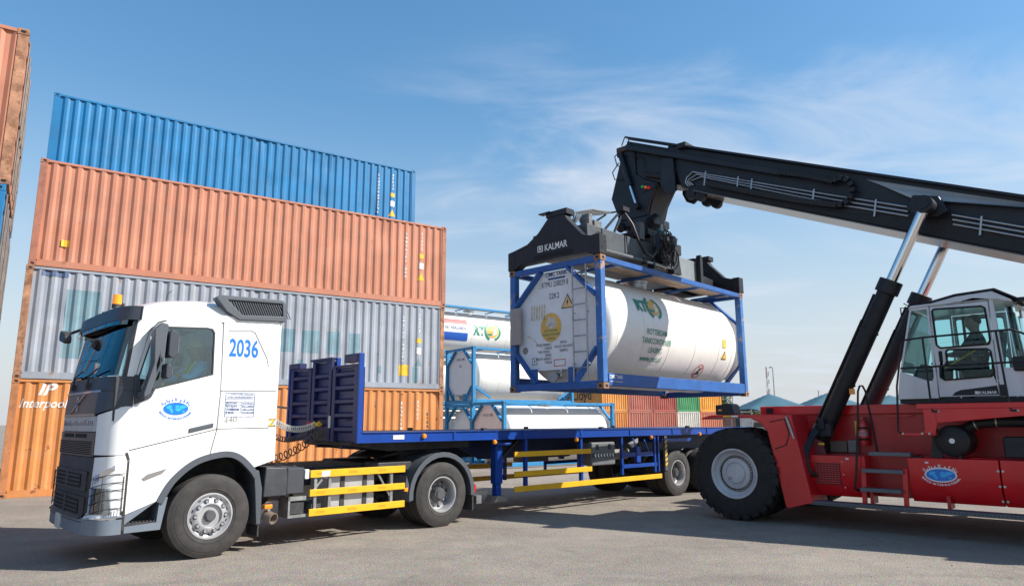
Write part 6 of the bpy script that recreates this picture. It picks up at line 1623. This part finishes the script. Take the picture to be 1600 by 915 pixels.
G().prism([(2.94, 3.665), (3.30, 3.672), (3.66, 3.742), (4.18, 3.768), (4.46, 3.60), (4.48, 3.615), (4.20, 3.80), (3.66, 3.775), (3.30, 3.70)], CY0 - .03, CY1 + .03, 'y').build('roof_cap', M_SPDARK, rf, bevel=.008)
g = G(); g.cyl((4.52, CY0 + .1, 3.56), (4.52, CY0 + .1, 3.62), .09, n=16); g.tube([(4.38, CY0 + .1, 3.60), (4.44, CY0 + .1, 3.52), (4.52, CY0 + .1, 3.57)], .010, 6); g.build('roof_lamp', M_SPDARK, rf)
g = G(); g.tube([(2.97, CY0, 3.62), (2.86, CY0 - .05, 3.63), (2.86, CY0 - .05, 3.45)], .012, 6); g.tube([(3.0, CY0, 3.64), (2.92, CY0 - .08, 3.70)], .008, 6); g.build('cab_sensor', M_HOSE, rf)
G().box(2.68, 4.45, CY0 + .05, CY1 - .05, 2.04, 2.11).build('cab_floor', M_SPDARK, rsk)
g = G(); g.box(4.30, 4.46, CY0 + .02, CY0 + .30, 2.5, 2.72); g.build('cab_vent_box', M_SPDARK, rsk, bevel=.02)
g = G(); g.prism([(2.78, 2.12), (3.05, 2.12), (3.12, 2.62), (2.98, 2.72), (2.84, 2.55)], 1.1, 2.0, 'y'); g.build('console', mat('console_dark', (.06, .065, .07), .6), rsk, bevel=.03)
sw = G(); sw.lathe([(.17, -.012), (.182, 0), (.17, .012), (.158, 0)], (3.20, 1.5, 2.80), (-.5, 0, .86), n=28, closed=True); sw.cyl((3.2, 1.5, 2.80), (3.05, 1.5, 2.58), .03, n=10); sw.build('steering_wheel', M_HOLE, rsk)
g = G(); g.box(3.55, 4.05, 1.25, 1.75, 2.42, 2.58); g.build('driver_seat', mat('seat_black', (.025, .03, .032), .8), rsk, bevel=.05, seg=2)
g = G(); g.prism([(3.93, 2.56), (4.06, 2.56), (4.16, 3.2), (4.04, 3.2)], 1.27, 1.73, 'y'); g.build('driver_seat_back', MATS['seat_black'], rsk, bevel=.04, seg=2)
g = G(); g.beam((3.45, CY1 - .08, 2.12), (3.45, CY1 - .08, 3.6), .05, .04); g.beam((3.82, CY1 - .08, 2.9), (3.82, CY1 - .08, 3.6), .05, .04); g.build('cab_inner_bars', M_SPDARK, rsk)
g = G(); g.tube([(3.38, CY0 + .1, 2.60), (3.72, CY0 + .12, 2.80), (4.0, CY0 + .2, 2.98)], .012, 6); g.build('yellow_lead', M_YEL, rsk)
sx = Vector((math.sin(SYAW), math.cos(SYAW), 0)); sn = Vector((-math.cos(SYAW), math.sin(SYAW), 0))
seated_person('crane operator in dark clothes sitting at the wheel of the reach stacker', S0 + sx * 3.74 + sn * 1.5 + Vector((0, 0, 2.63)), SYAW + PI, mat('operator_dark_shirt', (.035, .05, .06), .8), M_TROUS, None, (.42, .14, .22), (.42, -.14, .22))
# --- lift cylinders
for s, yc in ((0, 1.08), (1, 3.06)):
    a, c, p = Vector((1.14, yc, 1.28)), Vector((2.66, yc, 4.17)), Vector((3.32, yc, 5.42))
    cy_ = G(); cy_.cyl(a, c, .150, n=28); cy_ = cy_.build('lift_cylinder', M_BOOM2, rsk, smooth=40)
    d = (c - a).normalized()
    G().cyl(c - d * .22, c + d * .02, .195, n=28).build('cylinder_collar', M_SPDARK, cy_, bevel=.01)
    G().cyl(c, p, .092, n=24).build('piston_rod', M_CHROME, cy_, smooth=40)
    G().cyl((p.x, yc - .16, p.z), (p.x, yc + .16, p.z), .15, n=20).build('rod_eye', M_SPDARK, cy_)
    g = G(); off = Vector((-d.z, 0, d.x)) * .175; g.tube([a + d * .3 + off, a + d * 1.6 + off, c - d * .3 + off], .022, 6); g.tube([a + d * .3 + off + Vector((0, -.06, 0)), c - d * .8 + off + Vector((0, -.06, 0))], .016, 6); g.build('cylinder_pipe', M_BOOM2, cy_)
    for q in (.35, 1.3, 2.3): G().lathe([(.152, 0), (.165, 0), (.165, .03), (.152, .03)], a + d * q, d, n=24, closed=True).build('cylinder_clamp', M_SPDARK, cy_)
    G().cyl((a.x, yc - .22, a.z), (a.x, yc + .22, a.z), .16, n=18).build('foot_pin', M_SPDARK, cy_)
    pl = G().prism([(.9, 1.1), (1.4, 1.1), (1.34, 1.40), (1.14, 1.48), (.96, 1.40)], yc - .30 * (1 if s == 0 else -1), yc - .22 * (1 if s == 0 else -1), 'y').build('foot_bracket', mat('bracket_mauve', (.20, .05, .06), .6), rsk, bevel=.01)
    yo = yc - .24 if s == 0 else yc + .24
    g = G()
    for q in range(4): g.tube([(1.34 - q * .03, yo, 1.64 + q * .02), (1.26 - q * .025, yo - .2 * (1 if s == 0 else -1), 1.48), (1.25 - q * .02, yo - .53 * (1 if s == 0 else -1), 1.22 + q * .02), (1.26 - q * .02, yo - .56 * (1 if s == 0 else -1), 1.0), (1.32 - q * .015, yo - .52 * (1 if s == 0 else -1), .86), (1.38, yo - .45 * (1 if s == 0 else -1), .82)], .028, 7)
    g.build('cylinder_hoses', M_HOSE, cy_, smooth=50)
    g = G(); g.box(1.24, 1.52, yo - .06, yo + .08, 1.48, 1.72); g.box(1.30, 1.42, yo - .10, yo, 1.60, 1.82); g.build('cylinder_valve', M_SPDARK, cy_, bevel=.02)
    G().box(1.30, 1.40, yo - .108, yo - .10, 1.34, 1.38).build('yellow_tag', M_YEL, cy_)
G().box(1.86, 1.95, .872, .893, 2.22, 2.32).build('orange_label', M_AMBER, rsk)
# --- boom
def zb(x): return 6.93 - .421 * (x + 1.33)
def zt(x): return 7.99 - .4245 * (x + 1.5)
BY0, BY1 = 1.55, 2.45
bo = G(); bo.prism([(-1.62, zb(-1.62) + .02), (-1.55, zb(-1.55)), (3.6, zb(3.6) - .04), (5.4, zb(5.4) - .05), (7.6, 3.35), (7.9, 3.6), (7.9, 4.2), (5.0, zt(5.0)), (-1.92, zt(-1.92)), (-1.95, zt(-1.95) - .1)], BY0, BY1, 'y')
boom = bo.build('boom', M_BOOM, rsk, bevel=.02, seg=2)
g = G(); g.prism([(-1.3, zb(-1.3) - .006), (3.6, zb(3.6) - .046), (5.4, zb(5.4) - .056), (5.4, zb(5.4) - .076), (3.6, zb(3.6) - .066), (-1.3, zb(-1.3) - .026)], BY0 - .05, BY1 + .05, 'y'); g.build('boom_bottom_plate', M_BOOMBOUNCE, boom)
for (xa, xb_) in ((-3.05, 7.6),):
    g = G(); g.prism([(xa, zt(xa) + .065), (xb_, zt(xb_) + .0), (xb_, zt(xb_) - .05), (xa, zt(xa) + .02)], BY0 - .10, BY0 + .10, 'y'); g.prism([(xa, zt(xa) + .065), (xb_, zt(xb_) + .0), (xb_, zt(xb_) - .05), (xa, zt(xa) + .02)], BY1 - .10, BY1 + .10, 'y'); g.build('boom_top_flange', M_BOOM, boom)
# inner section
inb = G(); inb.prism([(-3.10, zt(-3.1) - .02), (-1.0, zt(-1.0) - .06), (-1.0, zb(-1.0) + .12), (-2.25, zb(-2.25) + .03), (-2.75, zb(-2.75) + .06), (-3.2, zt(-3.2) - .45)], BY0 + .06, BY1 - .06, 'y')
inb = inb.build('inner_boom', M_BOOM, rsk, bevel=.02, seg=2)
# cable rail along the near top edge
g = G(); g.prism([(-3.0, zt(-3.0) - .16), (.74, zt(.74) - .20), (.74, zt(.74) - .33), (-3.0, zt(-3.0) - .29)], BY0 - .16, BY0 - .005, 'y'); g.build('cable_rail', M_BOOM, boom, bevel=.008)
g = G(); g.box(-1.62, -1.40, BY0 - .12, BY1 + .12, zt(-1.5) - .02, zt(-1.5) + .10); g.build('wear_pad_housing', M_SPDARK, boom)
# front collar with lower lugs
for y0 in (BY0 - .09, BY1 + .01):
    g = G(); g.prism([(-2.05, zt(-2.05) - .35), (-1.75, zt(-1.75) - .30), (-1.72, zb(-1.72) - .08), (-1.85, zb(-1.85) - .22), (-2.02, zb(-2.02) - .20), (-2.12, zb(-2.1) - .02)], y0, y0 + .08, 'y'); g.build('collar_plate', M_BOOM, boom, bevel=.01)
for (x, y) in ((-1.42, BY0 + .02), (-1.18, BY0 + .02), (-1.42, BY1 - .14), (-1.18, BY1 - .14)):
    G().cyl((x, y, zb(x) - .10), (x, y + .12, zb(x) - .10), .12, n=18).build('lower_lug', M_SPDARK, boom)
# cable chain
def chain_pts():
    P = [(.70, zt(.70) - .27), (1.2, zt(1.2) - .25), (1.75, zt(1.75) - .28)]
    c = (1.82, 6.10)
    for k in range(8):
        a = R(95 - 200 * k / 7); P.append((c[0] + .25 * math.cos(a) + .02, c[1] + .27 * math.sin(a)))
    P += [(1.2, 6.05), (.4, 6.38), (-1.0, 6.98)]
    return P
cp_ = chain_pts()
cc = node('cable_chain', rsk)
lk = None
path = []
for a, b in zip(cp_[:-1], cp_[1:]):
    n_ = max(1, int(math.hypot(b[0] - a[0], b[1] - a[1]) / .085))
    for k in range(n_): path.append((a[0] + (b[0] - a[0]) * k / n_, a[1] + (b[1] - a[1]) * k / n_))
for a, b in zip(path[:-1], path[1:]):
    d = math.hypot(b[0] - a[0], b[1] - a[1])
    if lk is None:
        lk = G().box(-.047, .047, -.06, .06, -.05, .05).build('chain_link', M_BOOM2, cc, bevel=.008); o = lk
    else: o = inst(lk, cc)
    o.location = ((a[0] + b[0]) / 2, BY0 - .145, (a[1] + b[1]) / 2); o.rotation_euler = (0, -math.atan2(b[1] - a[1], b[0] - a[0]), 0)
# hydraulic pipes on the side
YP = BY0 - .055
for k in range(3):
    o = -.085 * k
    g = G(); g.tube([(-1.40 + .06 * k, YP, 7.02), (-1.48 + .05 * k, YP, 7.13), (-1.44 + .07 * k, YP, 7.24 + o * .6), (-1.28 + .10 * k, YP, 7.34 + o), (1.70, YP, 6.08 + o), (2.0, YP, 5.96 + o), (2.95, YP, 5.57 + o)], .019, 8); g.build('hydraulic_pipe', M_PIPE, boom, smooth=50)
    g = G(); g.tube([(3.62, YP, 5.28 + o), (4.6, YP, 4.86 + o), (6.5, YP, 4.05 + o)], .019, 8); g.build('hydraulic_pipe', M_PIPE, boom, smooth=50)
for x in (-.95, -.2, .1, 1.35, 2.45, 4.05, 4.9):
    z = 7.34 - (x + 1.28) * .4225 if x < 3 else 5.28 - (x - 3.62) * .4225
    G().beam((x - .06, YP - .02, z - .26), (x, YP - .02, z + .06), .02, .03).build('pipe_clamp', M_PIPE, boom)
# lower reinforcing plate and tapering plate, its pale grey painted as sky sheen
g = G(); g.prism([(-1.2, zb(-1.2)), (2.4, zb(2.4)), (3.6, zb(3.6) - .02), (4.9, zb(4.9)), (4.3, zb(4.3) + .20), (3.66, 5.20), (2.9, 5.42), (1.77, 5.72), (-1.2, zb(-1.2) + .12)], BY0 - .03, BY0 - .002, 'y'); g.build('side_reinforcement', M_BOOM2, boom, bevel=.005)
g = G(); g.add([(2.30, BY0 - .01, 6.27), (4.9, BY0 - .01, zt(4.9) - .10), (7.4, BY0 - .01, zt(7.4) - .12), (7.4, BY0 - .14, zt(7.4) - .30), (4.65, BY0 - .14, 5.17), (3.30, BY0 - .14, 5.60), (3.02, BY0 - .10, 5.72), (2.6, BY0 - .04, 6.05)],
        [(0, 1, 4, 5, 6, 7), (1, 2, 3, 4)]); g.add([(2.30, BY0 + .02, 6.27), (7.4, BY0 + .02, zt(7.4) - .12), (7.4, BY0 + .02, zt(7.4) - .32), (4.65, BY0 + .02, 5.15), (3.02, BY0 + .02, 5.68)], [(0, 1, 2, 3, 4)])
g.build('side_sheen_plate', mat('sheen_grey', (.30, .31, .32), .25, var=.05, coat=.6), boom, smooth=0)
for y0 in (1.26, 2.58):
    g = G(); g.prism([(2.98, 5.50), (3.10, 5.71), (3.50, 5.60), (3.62, 5.30), (3.45, 5.24), (3.15, 5.30)], y0, y0 + .16, 'y'); g.build('cylinder_bracket', M_BOOM, boom, bevel=.02)
    yy_ = y0 - .01 if y0 < 2 else y0 + .17
    G().cyl((3.31, yy_ - .012, 5.43), (3.31, yy_ + .012, 5.43), .12, n=20).build('pin_cover', mat('pin_worn', (.16, .15, .14), .5, .5, var=.3, scale=20), boom)
G().cyl((3.32, .9, 5.42), (3.32, 3.15, 5.42), .09, n=16).build('cylinder_pin', M_SPDARK, boom)
# rear pivot tower
for y0 in (1.2, 2.7): G().prism([(6.4, 1.9), (8.0, 1.9), (8.0, 3.9), (7.6, 4.1), (7.3, 3.8)], y0, y0 + .2, 'y').build('boom_tower', M_RED, rsk, bevel=.02)
# --- head (gantry) hanging from the boom tip
for y0 in (BY0 + .02, BY1 - .12):
    g = G(); g.prism([(-3.22, 8.50), (-3.32, 8.42), (-3.30, 8.15), (-3.60, 7.24), (-3.44, 6.80), (-3.40, 6.62), (-2.60, 6.62), (-2.50, 6.95), (-2.26, 7.34), (-2.62, 7.52), (-2.85, 7.72), (-2.85, 8.30)], y0, y0 + .10, 'y'); g.build('gantry_plate', M_BOOM, rsk, bevel=.015)
G().box(-3.40, -2.75, BY0 + .12, BY1 - .12, 7.1, 7.35).build('gantry_cross', M_SPDARK, rsk, bevel=.02)
G().prism([(-2.85, 7.70), (-2.28, 7.32), (-2.48, 6.95), (-2.58, 6.62), (-2.66, 6.62), (-2.56, 6.97), (-2.36, 7.30), (-2.88, 7.62)], BY0 + .12, BY1 - .12, 'y').build('gantry_face', M_BOOM, rsk, bevel=.01)
for k, m_ in enumerate((emis('lamp_green', (.02, .35, .10), .15), emis('lamp_orange', (.8, .15, .02), .2), emis('lamp_red', (.6, .02, .02), .2))):
    G().lathe([(0, -.04), (.022, -.035), (.034, -.01), (.038, .02)], (-2.66 + k * .09, BY0 - .01, 7.33 - k * .035), (0, 1, .1), n=14).build('signal_lamp', m_, rsk)
g = G(); g.prism([(-2.70, 7.20), (-2.30, 7.22), (-2.33, 7.34), (-2.66, 7.44)], BY0 + .10, BY0 + .16, 'y'); g.v = [(x, y - .10, z) for x, y, z in g.v]; g.build('lamp_bracket', M_SPDARK, rsk)
dc = G().cyl((-3.22, BY0 - .06, 8.26), (-2.98, BY0 - .06, 7.42), .065, n=16).build('damping_cylinder', M_BOOM, rsk, smooth=40)
G().cyl((-2.98, BY0 - .06, 7.42), (-2.82, BY0 - .06, 6.90), .032, n=12).build('damping_rod', M_CHROME, dc, smooth=40)
for p in ((-3.22, 8.26), (-2.81, 6.86)): G().cyl((p[0], BY0 - .12, p[1]), (p[0], BY0 + .05, p[1]), .075, n=14).build('damping_pin', M_SPDARK, dc)
g = G()
for pts in ([(-3.25, 8.40), (-3.42, 8.3), (-3.36, 8.05), (-3.22, 7.95)], [(-3.20, 8.52), (-3.10, 8.72), (-2.98, 8.66), (-3.0, 8.45)], [(-3.30, 8.1), (-3.50, 7.9), (-3.44, 7.7), (-3.2, 7.65)], [(-2.95, 8.2), (-2.70, 8.1), (-2.62, 7.95), (-2.66, 7.85)], [(-2.6, 7.7), (-2.4, 7.62), (-2.1, 7.5), (-1.9, 7.42)]):
    g.tube([(x, BY0 - .03, z) for x, z in pts], .014, 6)
g.build('head_hoses', M_HOSE, rsk, smooth=50)
g = G(); g.box(-3.36, -3.02, BY0 - .05, BY0 + .10, 8.36, 8.50); g.build('head_block', mat('head_block', (.06, .035, .03), .6), rsk, bevel=.02)
G().cyl((-2.55, BY0 + .02, 7.62), (-1.85, BY0 + .02, 7.36), .07, n=14).build('tilt_cylinder', M_SPDARK, rsk, smooth=40)
# --- spreader (built in the frame of the hanging tank)
def tks(x, y, z): return (-1.664 - y, -1.606 + x, z)
def GT(): return G(tks)
sp = GT(); sp.box(.24, 3.40, .48, 1.96, 5.20, 5.72); sp = sp.build('spreader', M_SPGREY, rsk, bevel=.02, seg=2)
GT().box(3.40, 4.78, .55, 1.89, 5.12, 5.66).build('sliding_beam', mat('beam_grey', (.20, .225, .24), .45, var=.1, dust=.12), sp, bevel=.012)
for (ya, yb) in ((.66, 1.14), (1.30, 1.78)):
    GT().prism([(4.70, 5.06), (4.70, 5.46), (5.90, 5.36), (5.90, 5.04)], ya, yb, 'y').build('telescopic_arm', M_SPDARK, sp, bevel=.01)
for ya in (.42, 1.90): GT().prism([(4.72, 5.05), (4.84, 5.05), (4.84, 5.74), (4.80, 5.82), (4.74, 5.82), (4.72, 5.7)], ya, ya + .12, 'y').build('beam_ear', M_SPDARK, sp, bevel=.008)
ep = [(2.44, 4.99), (2.44, 5.37), (2.24, 5.40), (1.90, 5.47), (1.58, 5.66), (1.30, 5.93), (.86, 5.93), (.80, 5.82), (.42, 5.42), (.22, 5.36), (0, 5.36), (0, 4.99), (.24, 4.99), (.34, 5.05), (2.10, 5.05), (2.20, 4.99)]
for e, xe in ((0, -.02), (1, 5.90)):
    eb = GT().prism(ep, xe, xe + .20, 'x').build('end_beam', M_SPDARK, sp, bevel=.012, seg=2)
    for ya in (-.012, 2.262):
        cbk = GT().box(xe - .008 if e == 0 else xe - .03, xe + .23 if e == 0 else xe + .208, ya, ya + .19, 4.968, 5.365).build('corner_block', M_SPDARK, eb, bevel=.012)
        GT().cyl((xe + .07, ya - .003, 5.10), (xe + .07, ya + .193, 5.10), .035, n=14).build('twist_lock_hole', M_HOLE, cbk)
        GT().cyl((xe + .16, ya - .003, 5.22), (xe + .16, ya + .193, 5.22), .02, n=10).build('twist_lock_hole', M_HOLE, cbk)
    cap = GT(); cap.box(xe + .0, xe + .26, .80, 1.36, 5.935, 6.06); cap.box(xe - .06, xe + .10, 1.20, 1.52, 6.03, 6.055); cap.build('end_cap', M_SPDARK, eb, bevel=.01)
g = GT(); g.prism([(.62, 5.135), (.68, 5.09), (1.66, 5.10), (1.72, 5.14), (1.66, 5.185), (.68, 5.18)], -.024, -.018, 'x'); g.build('end_slot', M_HOLE, sp)
lettering('KALMAR', .19, sp, M_WHITEP, lambda u, w: tks(-.0235, 1.10 - u, 5.245 + w), name='name_lettering', bold=.02, xs=.82)
g = GT(); frame2(g, lambda u, w: (-.0235, 1.52 - u, 5.30 + w), -.075, .075, -.06, .075, .022); g.add([(-.0235, 1.55, 5.28), (-.0235, 1.49, 5.28), (-.0235, 1.49, 5.34), (-.0235, 1.55, 5.34)], [(0, 1, 2, 3)]); g.build('name_emblem', M_WHITEP, sp, smooth=0)
# side-shift cylinder and pipes on the near side
g = GT(); g.cyl((.46, .34, 5.17), (2.0, .34, 5.20), .055, n=14); sc_ = g.build('shift_cylinder', M_SPGREY, sp, smooth=40)
GT().cyl((2.0, .34, 5.20), (3.30, .34, 5.23), .035, n=12).build('shift_rod', M_PIPE, sc_)
GT().cyl((1.96, .34, 5.20), (2.1, .34, 5.20), .07, n=14).build('shift_collar', M_SPDARK, sc_)
for x in (.5, 2.4, 3.25): GT().box(x, x + .06, .30, .47, 5.10, 5.28).build('shift_bracket', M_SPDARK, sp)
g = disc2(G(tks), lambda u, w: (.62 + u, .474, 5.46 + w), .15, .13); g.build('beam_cutout', M_HOLE, sp, smooth=0)
g = GT(); g.box(.72, .80, .46, .50, 5.24, 5.70); g.box(1.55, 1.63, .46, .50, 5.22, 5.70); g.build('beam_ribs', M_SPGREY, sp)
# centre carriage and rotator
cr = GT(); cr.box(2.90, 4.15, .60, 1.85, 5.725, 5.98); cr.prism([(2.72, 5.20), (2.86, 5.20), (2.98, 5.98), (2.72, 5.98)], .36, .44, 'y'); cr.prism([(3.30, 5.12), (3.62, 5.12), (3.42, 6.02), (3.30, 6.02)], .32, .42, 'y')
cr = cr.build('carriage', M_SPDARK, sp, bevel=.012)
GT().prism([(2.75, 6.00), (4.0, 6.00), (4.05, 6.14), (2.70, 6.14)], .62, 1.85, 'y').build('carriage_top', M_SPDARK, sp, bevel=.012)
G().cyl((-2.88, 2.0, 6.142), (-2.88, 2.0, 6.42), .48, n=36).build('rotator', M_SPDARK, sp, bevel=.01)
G().box(-3.42, -2.50, BY0 + .0, BY1 - .0, 6.42, 6.60).build('rotator_head', M_BOOM, sp, bevel=.015)
for (x, y) in ((-3.3, 1.48), (-2.45, 1.48)): G().cyl((x, y, 6.4), (x, y + .25, 6.55), .11, n=16).build('rotator_motor', M_SPDARK, sp)
rs = random.Random(21)
g = GT()
for k in range(26):
    xa = rs.uniform(2.3, 3.0); za = rs.uniform(5.75, 6.1); r_ = rs.uniform(.10, .26); cxx = rs.uniform(2.55, 3.05); czz = rs.uniform(5.40, 5.85); yy_ = rs.uniform(.16, .34)
    a0 = rs.uniform(0, 6.28); pts = [(cxx + r_ * math.cos(a0 + t * .55) * .8, yy_ + .03 * math.sin(t), czz + r_ * math.sin(a0 + t * .55) * 1.2) for t in range(rs.randint(6, 11))]
    g.tube(pts, rs.uniform(.011, .020), 6)
hz_ = g.build('hose_bundle', M_HOSE, sp, smooth=50); hz_['kind'] = 'stuff'
g = GT()
for k in range(14):
    cxx = rs.uniform(2.75, 3.2); czz = rs.uniform(5.28, 5.5); r_ = rs.uniform(.06, .13); a0 = rs.uniform(0, 6.28); yy_ = rs.uniform(.20, .30)
    g.tube([(cxx + r_ * math.cos(a0 + t * .6), yy_ + .02 * math.sin(t), czz + r_ * math.sin(a0 + t * .6)) for t in range(8)], .010, 6)
pz_ = g.build('pipe_bundle', mat('pale_pipe', (.22, .20, .18), .4, .4), sp, smooth=50); pz_['kind'] = 'stuff'
GT().tube([(1.62, .50, 6.22), (1.66, .34, 5.95), (1.78, .28, 5.60), (2.0, .26, 5.36), (2.25, .25, 5.32), (2.46, .26, 5.48), (2.60, .28, 5.75), (2.66, .32, 6.05)], .032, 10).build('drag_hose', M_HOSE, sp, smooth=50)
g = GT()
for k in range(5): g.tube([(.45 + .05 * k, 1.0 + .06 * k, 5.85), (.75, .95 + .06 * k, 6.08 + .03 * k), (1.2, .85 + .05 * k, 6.18 + .04 * k), (1.62, .62 + .05 * k, 6.30)], .016, 6)
g.build('feed_hoses', mat('grey_hose', (.10, .095, .09), .5), sp, smooth=50)
g = GT(); g.beam((.95, .58, 5.72), (1.62, .55, 6.34), .04, .04); g.beam((1.30, .58, 5.72), (1.66, .55, 6.34), .04, .04); g.beam((.95, 1.5, 5.72), (1.62, 1.0, 6.30), .04, .04); g.box(1.50, 1.74, .45, .62, 6.26, 6.36); g.build('hose_frame', M_SPDARK, sp)
g = GT(); g.box(.40, .52, .55, .75, 5.72, 5.98); g.box(.55, .80, .52, .90, 5.72, 5.86); g.cyl((.62, .60, 5.78), (.62, .90, 5.96), .09, n=14); g.build('hydraulic_motor', mat('motor_grey', (.25, .25, .25), .4, .6, var=.3, scale=20), sp, bevel=.01)
GT().box(2.10, 2.30, .44, .56, 5.74, 6.14).build('valve_block', M_SPGREY, sp, bevel=.01)
for k in range(4): GT().cyl((2.66 + k * .05, .24, 6.02 - k * .03), (2.66 + k * .05, .30, 6.02 - k * .03), .022, n=8).build('connector', mat('connector_teal', (.03, .30, .30), .4), sp)
